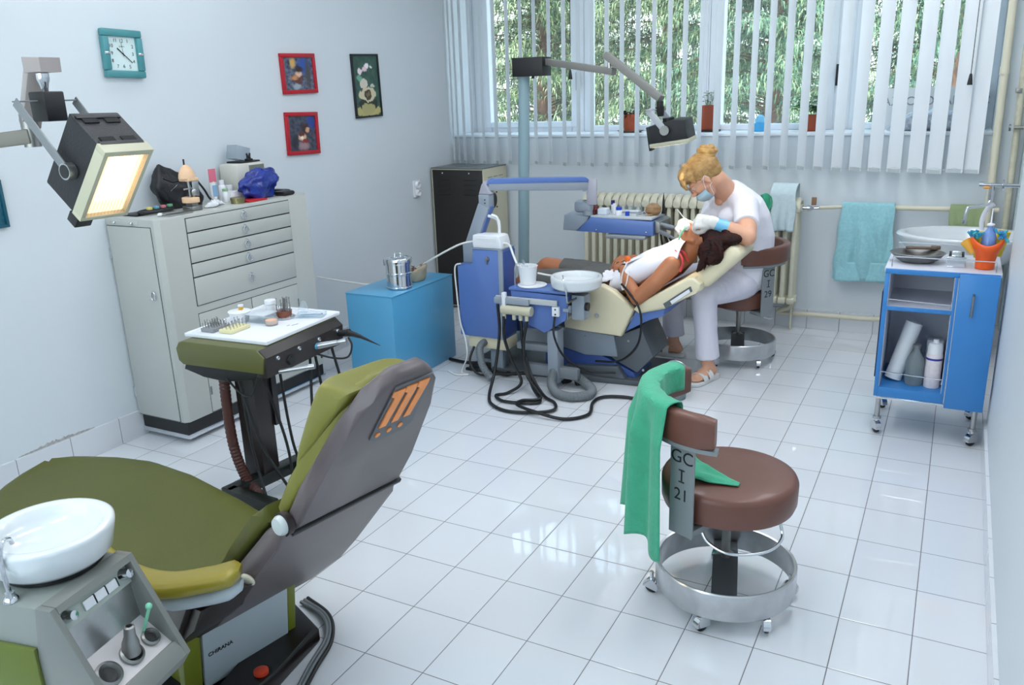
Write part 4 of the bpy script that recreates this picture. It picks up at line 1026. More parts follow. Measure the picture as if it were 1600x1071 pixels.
for y, r in ((-.150, .026), (-.088, .024), (-.035, .019)):
    MB().lathe([(r, .0), (r, .006), (r*.8, .009), (r*.66, .004), (r*.6, .001)], (0, 0, 0), 28, sm @ Matrix.Translation((y, 0, .0004))).build('holder_ring', M_dsteel, t, local=True)
    MB().lathe([(r*.66, .002), (r*.6, .0012), (0, .0012)], (0, 0, 0), 20, sm @ Matrix.Translation((y, 0, 0))).build('holder_hole', M_black, t, local=True)
b = MB().lathe([(.018, .004), (.016, .03), (.014, .035), (.011, .045), (.010, .065), (.006, .067), (.005, .06)], (0, 0, 0), 24, Matrix.Translation(sm @ Vector((-.088, 0, 0))) @ Matrix.Rotation(R(6), 4, 'Y'))
b.build('suction_nozzle', M_dsteel, t, local=True)
t2 = MB().cyl((.03, -.04, .51), (.055, -.030, .585), .0035, .0035, 8).ball((.055, -.030, .589), .007, 10).build('saliva_tip', mat('mint_green_plastic', (130, 205, 170), .35), t, local=True)
# left skirt: green tinted lower cover with amber label and dark box
MB().box(-.36, -.045, Y0-.012, Y0-.001, .05, .60, .004).build('side_cover', mat('lime_side_cover', (98, 110, 36), .2, coat=.6), t, local=True)
MB().box(-.18, -.155, Y0-.0135, Y0-.0122, .50, .55, .0005).build('amber_label', mat('amber_label', (168, 112, 32), .5), t, local=True)
MB().box(-.13, -.06, Y0-.045, Y0-.0125, .40, .46, .006).build('side_box', M_grey, t, local=True)
MB().cyl((-.015, -.015, .002), (-.015, -.015, .425), .0022, n=8).cyl((.0, -.012, .002), (.0, -.012, .43), .0022, n=8).build('green_tube', mat('green_tube', (120, 170, 70), .3), t, local=True)
# basin
bc = (-.12, -.065, .0)
b = MB().lathe([(.0, .695), (.07, .692), (.098, .696), (.108, .706), (.1195, .755), (.119, .762), (.115, .765), (.103, .765), (.098, .762), (.093, .745), (.075, .728), (.03, .720), (0, .718)], bc, 56)
b.build('basin', mat('white_porcelain', (216, 221, 224), .18, coat=.4), t, local=True, smooth=50)
MB().lathe([(.08, .6805), (.09, .684), (.09, .692), (0, .694)], bc, 40).build('basin_foot', M_black, t, local=True)
fx, fy_ = -.10, -.188
MB().lathe([(.0, .70), (.008, .698), (.009, .690), (.013, .686), (.014, .6805)], (fx, fy_, 0), 16).build('tap_collar', M_chrome, t, local=True)
p = bez([(fx, fy_, .69), (fx-.004, fy_, .74), (fx-.002, fy_+.002, .778), (fx-.008, fy_+.018, .792), (fx-.014, fy_+.034, .786), (fx-.016, fy_+.040, .775)], 6)
MB().tube(p, .0045, 10).build('rinse_spout', M_chrome, t, local=True)
tag(MB().tube([(.50, -2.02, .6865), (.53, -1.985, .6865), (.555, -1.955, .6865)], [.003, .005, .002], 8).build('probe', mat('tan_wood_handle', (140, 120, 98), .5)), 'tan handled scraper lying on the grey spittoon unit, below the basin', 'tool')
t = thing('cup', 'blue and white paper cup edge behind the foreground basin, far left', 'cup', (.215, -1.985, .68))
MB().lathe([(.0, .001), (.022, .001), (.031, .058), (.029, .058), (.021, .004), (0, .004)], (.215, -1.985, .6805), 24).build('cup_body', mat('white_blue_cup', (214, 228, 240), .4, col2=(120, 170, 220), vscale=30), t)

# ================================================================= lamp above the olive chair
t = thing('operating_lamp', 'lit square dental lamp on a yoke arm hanging at the upper left', 'lamp', (.0, -1.40, 1.62))
Rl = Matrix(((.018, -.636, -.772, .061), (1.0, -.003, .025, -1.401), (-.018, -.772, .635, 1.347), (0, 0, 0, 1)))  # x right, y down, z back
w, h, dp = .0675, .11, .155
b = MB()
def lring(z, a, c_): return [Rl @ Vector((sx_*a, sy_*c_, z)) for sx_, sy_ in ((-1, -1), (1, -1), (1, 1), (-1, 1))]
b.prism([(-w, -h), (w, -h), (w, h), (-w, h)], .018, dp, Rl, .006); b.build('lamp_housing', mat('black_crackle', (24, 25, 30), .5, bump=.2, bscale=200), t)
b = MB()
for (x0, x1, y0, y1) in ((-w-.003, w+.003, -h-.003, -h+.012), (-w-.003, w+.003, h-.008, h+.003), (-w-.003, -w+.010, -h+.012, h-.008), (w-.008, w+.003, -h+.012, h-.008)):
    b.box(x0, x1, y0, y1, 0, .035, .001, m=Rl)
bz = b.build('front_bezel', mat('cream_bezel', (186, 184, 160), .4), t)
MB().box(-w+.011, w-.009, -h+.013, h-.009, .004, .008, m=Rl).build('ribbed_lens', glassy('ribbed_warm_glass', (255, 248, 238), .12, .15), t, smooth=0)
MB().box(-w+.012, w-.010, -h+.014, h-.010, .012, .014, m=Rl).build('reflector', mat('glowing_reflector', (255, 232, 196), .3, emit=(255, 240, 224), estr=1.7), t, smooth=0)
MB().box(-.040, .040, -.085, .055, .009, .0118, .0, m=Rl).build('lamp_glow', mat('glowing_filament', (255, 250, 240), .3, emit=(255, 244, 225), estr=5.0), t, smooth=0)
for k in range(12):
    y = -w+.016+k*.0098
    MB().bar(Rl @ Vector((y, -h+.014, .0035)), Rl @ Vector((y, h-.010, .0035)), .003, .003, up=(0, 1, 0)).build('lens_rib', glassy('ribbed_warm_glass', (255, 248, 238), .12, .15), t, smooth=0)
MB().box(-w-.002, -w+.045, h+.003, h+.034, .010, .045, .002, m=Rl).build('lower_handle', M_black, t)
for q in (-1, 1): MB().box(-.062, .062, -h-.004, -h-.0005, .085+q*.05-.006, .085+q*.05+.006, .001, m=Rl).build('vent_rail', M_black, t)
for x in (-.03, .03):
    for z_ in (.05, .12): MB().box(x-.02, x+.02, -h-.003, -h-.0002, z_-.008, z_+.008, 0, m=Rl).build('vent', mat('vent_dark', (10, 10, 12), .8), t, smooth=0)
b = MB()
for s_ in (-1, 1):
    yy = -1.401+s_*.083; z0 = Rl @ Vector((0, .01, .08))
    b.bar((z0.x, yy, z0.z), (-.165, yy, 1.562), .004, .026, .001, up=(1, 0, .6))
b.bar((-.165, -1.401-.083, 1.562), (-.165, -1.401+.083, 1.562), .026, .004, .001)
yk = b.build('yoke', mat('grey_hammered_enamel', (128, 132, 136), .4, .3), t)
MB().cyl((z0.x, -1.401-.0915, z0.z), (z0.x, -1.401-.069, z0.z), .021, n=28).build('yoke_knob_ring', M_steel, t)
MB().cyl((z0.x, -1.401-.0925, z0.z), (z0.x, -1.401-.0916, z0.z), .017, n=28).build('yoke_knob', M_black, t)
MB().box(-.19, -.125, -1.43, -1.372, 1.51, 1.585, .004).build('swivel_block', M_black, t)
MB().lathe([(.008, 0), (.012, .02), (.016, .03), (.016, .045), (0, .045)], (-.16, -1.40, 1.585), 18).build('swivel_neck', M_chrome, t)
b = MB().prism_y([(-.19, 1.632), (-.12, 1.632), (-.118, 1.668), (-.19, 1.672)], -1.43, -1.37, .003).bar((-.175, -1.40, 1.655), (-.36, -1.33, 1.50), .05, .035, .004)
b.build('spring_arm', mat('pinkish_grey_arm', (160, 152, 150), .4), t)
b = MB().bar((-.33, -1.345, 1.47), (-1.05, -1.62, 1.40), .045, .04, .004); b.build('lower_arm', mat('olive_grey_arm', (116, 114, 106), .45), t)
MB().cyl((-.34, -1.345, 1.44), (-.34, -1.345, 1.53), .022, n=18).build('arm_joint', M_dsteel, t)
MB().cyl((-1.05, -1.62, .0005), (-1.05, -1.62, 1.43), .03, n=20).cyl((-1.05, -1.62, .0005), (-1.05, -1.62, .02), .15, n=28).build('stand_pole', M_lgrey, t)
lamp('operating_lamp_light', 'SPOT', Rl @ Vector((0, 0, -.003)), (Rl.to_3x3() @ Matrix.Rotation(R(0), 3, 'X')).to_euler(), 6.0, (1, .82, .58), .05, spot=R(95), blend=.8)

# ================================================================= rolling stools
M_bseat = mat('brown_leatherette', (110, 70, 58), .42, var=.05, vscale=9, bump=.05, bscale=150, coat=.1)
M_plate = mat('grey_painted_plate', (134, 140, 142), .45)
def arc_pad(b, r0, r1, a0, a1, z0, z1, n=26):
    """padded curved rest with rounded ends, rounded section"""
    rs = []
    for k in range(n+1):
        u = k/n; a = R(a0+(a1-a0)*u); e = min(1, math.sin(min(u, 1-u)*n/2.2*math.pi/2)*1.0) if min(u, 1-u)*n < 2.2 else 1
        e = .84+.16*e
        ring = []
        for j in range(20):
            g = j/20*2*math.pi; ca, sa = math.cos(g), math.sin(g)
            rr = (r0+r1)/2+(r1-r0)/2*e*math.copysign(abs(ca)**.32, ca)
            zz = (z0+z1)/2+(z1-z0)/2*e*math.copysign(abs(sa)**.32, sa)
            ring.append((rr*math.cos(a), rr*math.sin(a), zz))
        rs.append(ring)
    return b.rings(rs)
def make_stool(label, loc, rz, num, pad=(138, 273), plate=248, castors=(200, 266, 320, 25, 110), seatz=.43, sr=.2):
    t = thing('rolling_stool', label, 'stool', loc, rz)
    c = MB().lathe([(0, seatz-.095), (sr*.55, seatz-.12), (sr*.8, seatz-.10), (sr-.006, seatz-.092), (sr, seatz-.075), (sr+.001, seatz-.018), (sr-.004, seatz-.006), (sr-.018, seatz), (sr*.5, seatz+.003), (0, seatz+.004)], (0, 0, 0), 56)
    c.build('seat', M_bseat, t, local=True, smooth=50)
    b = MB(); arc_pad(b, .222, .262, pad[0], pad[1], .60, .695); b.build('backrest', M_bseat, t, local=True, smooth=60)
    b = MB(); rs = []
    for k in range(13):
        a = R(plate-38+k*5.4); rs.append([((.224+q)*math.cos(a), (.224+q)*math.sin(a), z) for q, z in ((0, .588), (.03, .588), (.03, .60), (0, .60))])
    b.rings(rs); b.build('backrest_bracket', M_plate, t, local=True)
    pm = Matrix.Rotation(R(plate), 4, 'Z') @ frame_m((.222, 0, 0), (0, 1, 0), (0, 0, 1))
    b = MB().box(-.042, .042, .305, .60, 0, .007, .002, m=pm)
    b.box(-.036, .036, .305, .325, -.09, 0, .002, m=pm)
    pl = b.build('back_plate', M_plate, t, local=True)
    for txt, zz, sz in (('GC', .548, .055), ('I', .492, .052), (num, .432, .052)):
        o = text_mesh(txt, sz, pm @ Matrix.Translation((0, zz, .0073)), M_ink, 'painted_marking', None, .0004, spacing=1.0)
        off = o.location.copy(); o.parent = pl; o.location = off
    MB().box(-.010, .010, .5075, .5115, .0073, .0078, m=pm).box(-.010, .010, .4715, .4755, .0073, .0078, m=pm).build('painted_marking', M_ink, pl, local=True, smooth=0)
    MB().lathe([(.02, .30), (.014, .26), (.013, .16), (.028, .15), (.03, .12), (0, .12)], (0, 0, 0), 20).lathe([(.055, .335), (.05, .315), (.02, .305), (.018, .30)], (0, 0, 0), 20).build('post', M_dsteel, t, local=True)
    b = MB()
    for a in (283, 103):
        a = R(a); d = Vector((math.cos(a), math.sin(a), 0)); b.bar(d*.015+Vector((0, 0, .15)), d*.203+Vector((0, 0, .075)), .075, .008, .001)
    b.build('base_arms', mat('dark_grey_metal', (92, 96, 100), .4, .6), t, local=True)
    b = MB().lathe([(.206, .052), (.212, .05), (.214, .054), (.214, .132), (.210, .136), (.204, .134), (.206, .13), (.206, .052)], (0, 0, 0), 72)
    b.build('foot_ring', mat('brushed_aluminium_ring', (196, 198, 200), .28, .9, var=.15, vscale=14), t, local=True, smooth=40)
    for i, a in enumerate(castors):
        q = .225 if i == 0 else .205; a = R(a)
        castor(t, q*math.cos(a), q*math.sin(a), .0004, .023, a+R(60), M_chrome, hz=.075)
    p = bez([(.16*math.cos(R(plate+6)), .16*math.sin(R(plate+6)), .315), (.17*math.cos(R(plate+18)), .17*math.sin(R(plate+18)), .275), (.185*math.cos(R(plate+40)), .185*math.sin(R(plate+40)), .258), (.19*math.cos(R(plate+70)), .19*math.sin(R(plate+70)), .26), (.18*math.cos(R(plate+95)), .18*math.sin(R(plate+95)), .27), (.16*math.cos(R(plate+102)), .16*math.sin(R(plate+102)), .32)], 8)
    MB().tube(p, .005, 10).build('height_lever', M_chrome, t, local=True)
    return t
stool1 = make_stool('brown rolling stool marked 21 with a green cloth over its backrest', (1.46, -.53, 0), 0, '21')
# green cloth over the backrest
M_gcl = mat('surgical_green_cloth', (62, 168, 130), .8, var=.08, vscale=30, bump=.25, bscale=120, sheen=.2)
b = MB()
def gcl(u, v):
    # v: 0 at the inner hem, over the pad, to the outer hem; u along the arc
    a = R(148+u*95)
    L0, Lo = .07, .435+.018*math.cos(u*20)+.02*u
    s = v*(L0+.06+Lo)
    fold = .013*math.sin(u*20+.6)+.004*math.sin(u*37)
    if s < L0: r, z = .212-fold*.2, .705-.075+ (s/L0)*.075-.0
    elif s < L0+.06:
        q = (s-L0)/.06; r = .212+.06*q; z = .705+.006*math.sin(q*math.pi)
    else:
        q = s-L0-.06; g = min(1, q/.12); r = .272+.014*g+fold*g*1.3+(.11-.10*u)*q; z = .705-q
        a += R(10)*q*(u-.4)
    return Vector((1.46+r*math.cos(a), -.53+r*math.sin(a), z))
b.grid(gcl, 60, 50)
o = b.build('cloth', M_gcl, None, smooth=60); so = o.modifiers.new('thickness', 'SOLIDIFY'); so.thickness = .003; so.offset = 0
tag(o, 'green surgical cloth draped over the backrest of the stool marked 21', 'cloth')
b = MB()
def corner(u, v):
    x = 1.355+.155*u*(1-.0*v); y = -.60+(.5-v)*.13*(1-u*.85)-.02*u
    z = .436+.02*max(0, noise.noise(Vector((u*3, v*3, 2)))+.3)*(1-u)+.012*math.sin(v*math.pi)*(1-u)+.02*(1-u)**3
    return Vector((x, y, z))
b.grid(corner, 20, 14); o = b.build('cloth', M_gcl, None, smooth=60); so = o.modifiers.new('thickness', 'SOLIDIFY'); so.thickness = .003; so.offset = 1
tag(o, 'pointed end of a green cloth lying on the seat of the stool marked 21', 'cloth')
# ================================================================= middle of the room
M_bluebox = mat('turquoise_blue_paint', (84, 160, 202), .32, var=.04, vscale=3, coat=.15)
M_unit = mat('royal_blue_enamel', (88, 118, 182), .35, var=.03, vscale=5, coat=.1)
M_ugrey = mat('blue_grey_enamel', (146, 156, 168), .38)
M_crm = mat('cream_leatherette', (226, 216, 184), .42, var=.03, bump=.05, bscale=120)
t = thing('storage_box', 'light blue painted wooden box on the floor carrying the steel drum', 'box', (-.79, 1.0, 0))
MB().box(-.95, -.64, .67, 1.285, .0005, .505, .003).build('box_body', M_bluebox, t)
MB().box(-.952, -.637, .668, 1.287, .5055, .512, .002).build('lid', M_bluebox, t)
t = thing('sterilizing_drum', 'two-tier polished steel drum on the light blue box', 'drum', (-.725, .87, .512))
c = (-.725, .87, .5125)
MB().lathe([(0, 0), (.068, 0), (.074, .006), (.074, .012), (.071, .016), (.071, .078), (.074, .082), (.074, .09), (.071, .094), (.071, .148)], c, 44).build('drum_body', M_chrome, t)
MB().lathe([(.0745, .140), (.0755, .146), (.0755, .168), (.072, .173), (.05, .177), (.045, .182), (0, .182)], c, 44).build('lid', M_chrome, t)
MB().tube(bez([(c[0]-.02, c[1], c[2]+.18), (c[0]-.016, c[1], c[2]+.198), (c[0]+.016, c[1], c[2]+.198), (c[0]+.02, c[1], c[2]+.18)], 6), .003, 8).build('lid_handle', M_chrome, t)
MB().box(c[0]-.088, c[0]-.07, c[1]-.02, c[1]+.0, c[2]+.125, c[2]+.16, .003).build('clasp', M_steel, t)
t = thing('instrument_pouch', 'open beige pouch stuffed with shiny instruments beside the steel drum', 'pouch', (-.745, 1.06, .512))
b = MB()
def pou(u, v):
    a = u*2*math.pi; e = .75+.25*math.sin(v*math.pi*.6)
    n = 1+.16*noise.noise(Vector((math.cos(a)*2, math.sin(a)*2, v*3)))
    return Vector((-.745+.058*math.cos(a)*e*n, 1.06+.082*math.sin(a)*e*n, .513+.07*v+.028*v*math.sin(a+1)))
b.grid(pou, 30, 8, closed_u=True); o = b.build('pouch_body', mat('beige_waxed_cloth', (176, 164, 140), .6, var=.15), t, smooth=60)
so = o.modifiers.new('thickness', 'SOLIDIFY'); so.thickness = .003
rnd = random.Random(9)
for k in range(26):
    a = rnd.uniform(0, 6.28); q = rnd.uniform(0, .8); x = -.745+.045*q*math.cos(a); y = 1.06+.065*q*math.sin(a); z = .535+rnd.uniform(0, .065)
    d = Vector((rnd.uniform(-1, 1), rnd.uniform(-1, 1), rnd.uniform(0, .8))).normalized()*.022
    c0 = Vector((x, y, z))
    MB().cyl(c0-d, c0+d, .0045, .003, 7).build('small_instrument', (M_chrome, M_dsteel, mat('copper_tone', (150, 84, 50), .35, .8))[k % 3], t)
# dark cabinet in the corner
t = thing('metal_cabinet', 'tall black-fronted cream metal cabinet in the far left corner', 'cabinet', (-1.18, 2.44, 0))
MB().box(-1.40, -.965, 2.28, 2.62, .02, 1.03, .004).build('body', mat('cream_cabinet_enamel', (196, 192, 168), .45), t)
MB().box(-1.385, -.975, 2.272, 2.2795, .03, 1.022, .001).build('front_panel', mat('black_brown_panel', (30, 26, 25), .5), t)
MB().box(-1.40, -.965, 2.275, 2.62, 1.0305, 1.038, .002).build('top_panel', mat('grey_steel_top', (120, 126, 128), .35, .5), t)
for px_ in (-1.30, -1.08):
    MB().ball((px_, 2.271, 1.0), .006, 10, (1, .4, 1)).build('screw', M_chrome, t)
    for k in range(4): MB().box(px_-.045, px_+.055, 2.268, 2.2725, .95-k*.035, .958-k*.035, .001).build('louvre', M_black, t)
for k in range(4):
    for j in range(3): MB().box(-.9655, -.9635, 2.34+j*.08, 2.40+j*.08, .965-k*.022, .969-k*.022).build('louvre', mat('cream_shadow_slot', (110, 108, 98), .6), t, smooth=0)
MB().cyl((-.966, 2.40, .80), (-.962, 2.40, .80), .058, n=28).build('fan_opening', M_black, t)
for q in range(4):
    a = R(45+90*q); MB().ball((-.962, 2.40+.075*math.cos(a), .80+.075*math.sin(a)), .006, 8).build('screw', M_black, t)
for x, y in ((-1.38, 2.3), (-.985, 2.3), (-1.38, 2.6), (-.985, 2.6)): MB().box(x-.015, x+.015, y-.015, y+.015, .0005, .02).build('foot', M_black, t)

# ---- blue dental unit
t = U = thing('dental_unit', 'blue dental unit with arm, instrument table and white cuspidor', 'dental unit', (-.1, 1.2, 0))
b = MB().prism_y([(-.453, .22), (-.171, .216), (-.171, .722), (-.35, .722), (-.35, .632), (-.453, .628)], 1.05, 1.21, .006); b.build('cabinet', M_unit, t)
MB().box(-.171, -.166, 1.062, 1.205, .23, .71, .002).build('side_door', mat('darker_blue_enamel', (60, 88, 156), .4), t)
MB().box(-.190, -.165, 1.0485, 1.052, .216, .722, .001).box(-.167, -.1645, 1.049, 1.06, .216, .722, .001).build('edge_trim', M_ugrey, t)
MB().box(-.352, -.168, 1.048, 1.21, .7225, .727, .002).build('top_trim', M_ugrey, t)
b = MB().lathe([(0, .01), (.012, .009), (.014, 0)], (0, 0, 0), 14, frame_m((-.256, 1.0495, .672), (1, 0, 0), (0, 0, 1))).box(-.260, -.252, 1.034, 1.04, .644, .686, .002); b.build('door_latch', M_dsteel, t)
MB().box(-.41, -.165, 1.065, 1.20, .15, .2155, .004).build('cream_chassis', M_crm, t)
MB().box(-.29, -.21, 1.10, 1.17, .018, .15, .004).build('chassis_post', M_ugrey, t)
MB().box(-.44, -.165, 1.06, 1.08, .001, .018, .004).box(-.44, -.165, 1.10, 1.20, .001, .018, .004).build('foot_plate', M_black, t)
hose(t, [(-.30, 1.11, .19), (-.31, 1.02, .17), (-.27, .97, .08), (-.19, .93, .024)], .019, M_ghose, 'corrugated_hose', 14, 16, False, .12)
# white box on the unit
d = thing('control_box', 'small white plastic apparatus standing on top of the blue unit', 'device', (-.26, 1.13, .7275))
b = MB().prism_y([(-.35, .728), (-.176, .728), (-.173, .752), (-.185, .794), (-.204, .80), (-.35, .797), (-.355, .761)], 1.06, 1.17, .006); b.build('box_body', M_whitepl, d)
for k in range(5): MB().box(-.322, -.20, 1.0575, 1.0605, .742+k*.0094, .7455+k*.0094).build('front_groove', M_whitepl, d, smooth=0)
b = MB().tube(bez([(-.228, 1.146, .80), (-.228, 1.146, .846), (-.233, 1.146, .87), (-.256, 1.146, .884), (-.294, 1.146, .893)], 8), .0085, 10).tube(bez([(-.23, 1.146, .846), (-.237, 1.137, .888), (-.265, 1.127, .902)], 6), .0075, 10)
b.build('handpiece_cradle', M_white, d)
# arm
b = MB().box(-.449, -.36, 1.11, 1.20, .6285, .742, .006); b.build('arm_socket', M_ugrey, t)
b = MB().bar((-.411, 1.155, .71), (-.314, 1.165, .95), .075, .07, .006, up=(1, 0, 0)); b.build('lower_arm', M_ugrey, t)
MB().bar((-.366, 1.155, .733), (-.280, 1.165, .944), .047, .011, .002, up=(1, 0, -.4)).build('arm_stripe', M_unit, t)
b = MB().box(-.345, -.28, 1.13, 1.195, .931, 1.01, .006); b.build('elbow_block', M_ugrey, t)
for z in (.964, .982): MB().cyl((-.303, 1.1295, z), (-.303, 1.128, z), .004, n=8).build('screw', M_black, t)
b = MB().prism_y([(-.345, 1.011), (-.275, 1.011), (-.289, 1.053), (-.312, 1.081), (-.326, 1.062)], 1.135, 1.19, .004); b.build('elbow_cover', mat('lilac_grey_cover', (172, 172, 184), .4), t)
e0 = Vector((-.303, 1.165, 1.053)); e1 = Vector((.10, 1.60, 1.015))
b = MB().bar(e0, e1, .050, .045, .004); b.build('upper_arm', M_ugrey, t)
b = MB(); m = frame_m(e0, e1-e0, (0, 0, 1)); L = (e1-e0).length
b.prism([(-.01, .012), (.02, .042), (L-.02, .052), (L, .040), (L, .024)], -.027, .027, m, .003); b.build('arm_top_cover', M_unit, t)
b = MB().cyl((.10, 1.60, .985), (.10, 1.60, 1.05), .02, n=16); b.build('arm_joint', M_chrome, t)
b = MB().box(.105, .165, 1.585, 1.605, .91, 1.055, .004); b.build('drop_plate', mat('lilac_grey_cover', (172, 172, 184), .4), t)
b = MB().box(.02, .13, 1.59, 1.66, .86, .93, .02).cyl((.10, 1.62, .845), (.10, 1.62, .93), .028, n=18); b.build('table_joint', M_ugrey, t)
# instrument table
MB().prism_y([(.035, .752), (.50, .745), (.50, .825), (.12, .838), (.105, .812)], 1.60, 1.84, .004).build('table_body', M_unit, t)
MB().prism_y([(-.055, .754), (.030, .752), (.100, .812), (.115, .842), (-.045, .846)], 1.605, 1.83, .006).build('table_end', M_ugrey, t)
MB().box(.12, .49, 1.605, 1.83, .832, .846, .003).build('table_tray', mat('grey_white_tray', (190, 196, 200), .4), t)
MB().box(.22, .46, 1.58, 1.72, .722, .744, .008).build('under_rail', M_grey, t)
for x in (.16, .46): MB().ball((x, 1.5985, .765), .005, 8).build('screw', M_chrome, t)
MB().prism_y([(.502, .83), (.53, .82), (.535, .76), (.502, .76)], 1.62, 1.83, .004).build('holder_panel', M_dsteel, t)
for (x0, y0, z0, x1, y1, z1) in ((.52, 1.66, .805, .66, 1.60, .79), (.525, 1.70, .785, .68, 1.66, .765), (.52, 1.64, .77, .64, 1.56, .745)):
    a = Vector((x0, y0, z0)); c = Vector((x1, y1, z1))
    MB().cyl(a, a*.3+c*.7, .013, .011, 14).cyl(a*.3+c*.7, c, .008, .004, 12).build('handpiece', hand_m, t)
for k, (dx, dy) in enumerate(((0, 0), (.03, .02), (.06, .03), (.02, .05))):
    p = bez([(.525+dx*.3, 1.66+dy, .755), (.54+dx, 1.66+dy, .68), (.58+dx, 1.66+dy, .61), (.64+dx*.5, 1.64+dy, .60), (.69+dx*.3, 1.64+dy, .66), (.70, 1.64+dy, .73), (.66, 1.63+dy, .775)], 16)
    MB().tube(p, [.0055+.0012*(i % 2) for i in range(len(p))], 8).build('coiled_hose', M_rubber, t)
hose(t, [(.62, 1.70, .60), (.50, 1.72, .55), (.40, 1.74, .53)], .006, local=False)
# cuspidor block
MB().prism_y([(-.067, .535), (.265, .528), (.255, .40), (.130, .318), (-.045, .385)], .95, 1.10, .004).build('cuspidor_block', M_unit, t)
MB().box(-.075, .268, .943, 1.105, .5365, .552, .005).build('block_top', M_unit, t)
MB().box(.258, .262, .955, 1.095, .40, .53, .001).build('steel_side', M_steel, t)
MB().box(.275, .345, .98, 1.06, .40, .53, .003).build('valve_box', M_ugrey, t)
MB().cyl((.346, 1.0, .47), (.362, 1.0, .47), .022, n=20).build('valve_knob', M_black, t)
MB().cyl((.262, .975, .455), (.275, .975, .455), .02, n=14).box(.24, .272, .945, .965, .445, .462, .003).build('lever', M_ugrey, t)
# rail, valves
MB().box(-.145, .215, .925, .938, .475, .505, .002).build('front_rail', mat('pale_grey_rail', (186, 190, 192), .4), t)
MB().box(-.145, .06, .905, .9245, .468, .500, .004).build('rail_bracket', M_ugrey, t)
MB().box(-.095, -.075, .90, .925, .45, .53, .003).build('rail_clip', M_whitepl, t)
MB().box(.185, .225, .928, .948, .42, .472, .003).build('outlet_plate', M_whitepl, t)
for z in (.458, .432): MB().cyl((.205, .9275, z), (.205, .9265, z), .005, n=8).build('outlet_hole', M_black, t)
b = MB().cyl((-.10, .915, .437), (.075, .915, .437), .026, n=20)
for x in (-.09, -.03, .01, .045): b.cyl((x, .915, .42), (x, .915, .385), .011, n=12)
b.build('valve_manifold', mat('beige_valve', (196, 192, 168), .45), t)
# post, brackets
MB().box(.135, .195, .97, 1.05, .035, .33, .004).build('stand_post', M_ugrey, t)
MB().box(-.06, .13, .99, 1.04, .20, .235, .003).box(-.10, .14, 1.12, 1.16, .15, .27, .003).box(-.02, .30, .99, 1.03, .06, .12, .004).build('stand_bracket', mat('mid_grey_enamel', (128, 134, 140), .4), t)
# hoses lying in loops
def C8(x, y): return (x, y)
hose(t, [(-.09, .91, .40), (-.085, .90, .28), (-.04, .90, .15), (.02, .88, .05), (-.02, .80, .012), (-.06, .74, .012), (.02, .68, .012), (.16, .71, .012), (.19, .76, .012), (.10, .85, .05), (.03, .90, .2), (.01, .915, .385)], .0085, local=False, seg=12)
hose(t, [(-.13, .92, .46), (-.12, .91, .3), (-.13, .86, .10), (-.10, .74, .014), (-.02, .62, .012), (.10, .565, .012), (.24, .60, .013), (.31, .67, .013), (.27, .76, .013), (.18, .82, .02), (.08, .88, .1), (.03, .91, .2)], .0085, local=False, seg=12)
hose(t, [(.045, .915, .385), (.03, .90, .25), (.06, .87, .1), (.19, .77, .027), (.12, .69, .027), (.13, .62, .03), (.25, .575, .028), (.40, .58, .012), (.49, .68, .012), (.45, .84, .012), (.47, .94, .012), (.60, .98, .012), (.75, .93, .012), (.87, .84, .012)], .0085, local=False, seg=12)
hose(t, [(.20, .93, .42), (.21, .90, .32), (.26, .93, .20), (.36, 1.0, .12), (.48, 1.08, .10)], .006, local=False)
hose(t, [(-.38, 1.08, .16), (-.37, 1.0, .08), (-.30, .98, .02), (-.2, 1.02, .02), (-.1, 1.06, .02)], .007, local=False)
hose(t, [(-.62, 1.18, .012), (-.5, 1.16, .012), (-.38, 1.17, .012), (-.2, 1.06, .012), (-.05, 1.06, .035)], .010, local=False)
hose(t, [(.165, .985, .10), (.18, .92, .05), (.24, .86, .026), (.33, .84, .026), (.40, .90, .026), (.38, .99, .026), (.28, 1.055, .05), (.12, 1.10, .06)], .023, M_ghose, 'corrugated_hose', 16, 22, False, .10)
# basin
bcx, bcy = .29, 1.01
MB().lathe([(.0, .561), (.10, .561), (.118, .566), (.128, .575), (.134, .608), (.134, .622), (.130, .628), (.118, .628), (.112, .622), (.105, .600), (.08, .59), (0, .586)], (bcx, bcy, 0), 56).build('basin', mat('white_porcelain', (216, 221, 224), .18, coat=.4), t)
MB().lathe([(0, .5525), (.07, .5525), (.07, .560), (0, .5605)], (bcx, bcy, 0), 32).build('basin_foot', M_black, t)
MB().tube(bez([(.30, .868, .52), (.295, .870, .57), (.275, .885, .625), (.262, .905, .645), (.258, .915, .640)], 8), .0045, 8).build('rinse_spout', M_chrome, t)
MB().bar((.30, .868, .515), (.30, .98, .515), .01, .01, .002).build('spout_bracket', M_dsteel, t)
MB().tube(bez([(-.058, .99, .551), (-.058, .99, .62), (-.05, .99, .665), (-.02, .99, .675), (.0, .99, .668)], 8), .003, 8).build('cup_filler', M_chrome, t)
MB().lathe([(.0, .5525), (.07, .5525), (.078, .5545), (.078, .559), (0, .559)], (.03, 1.02, 0), 36).build('cup_stand', M_white, t)
d = thing('cup', 'white plastic cup on the blue cuspidor block of the far unit', 'cup', (.0, 1.02, .559))
MB().lathe([(0, .560), (.041, .560), (.051, .655), (.054, .657), (.053, .660), (.049, .658), (.040, .566), (0, .564)], (.005, 1.02, 0), 36).build('cup_body', M_whitepl, d)
MB().tube(bez([(.0, 1.02, .65), (-.02, 1.03, .67), (-.035, 1.04, .68)], 4), .007, 8).build('suction_tip', M_clear, d)
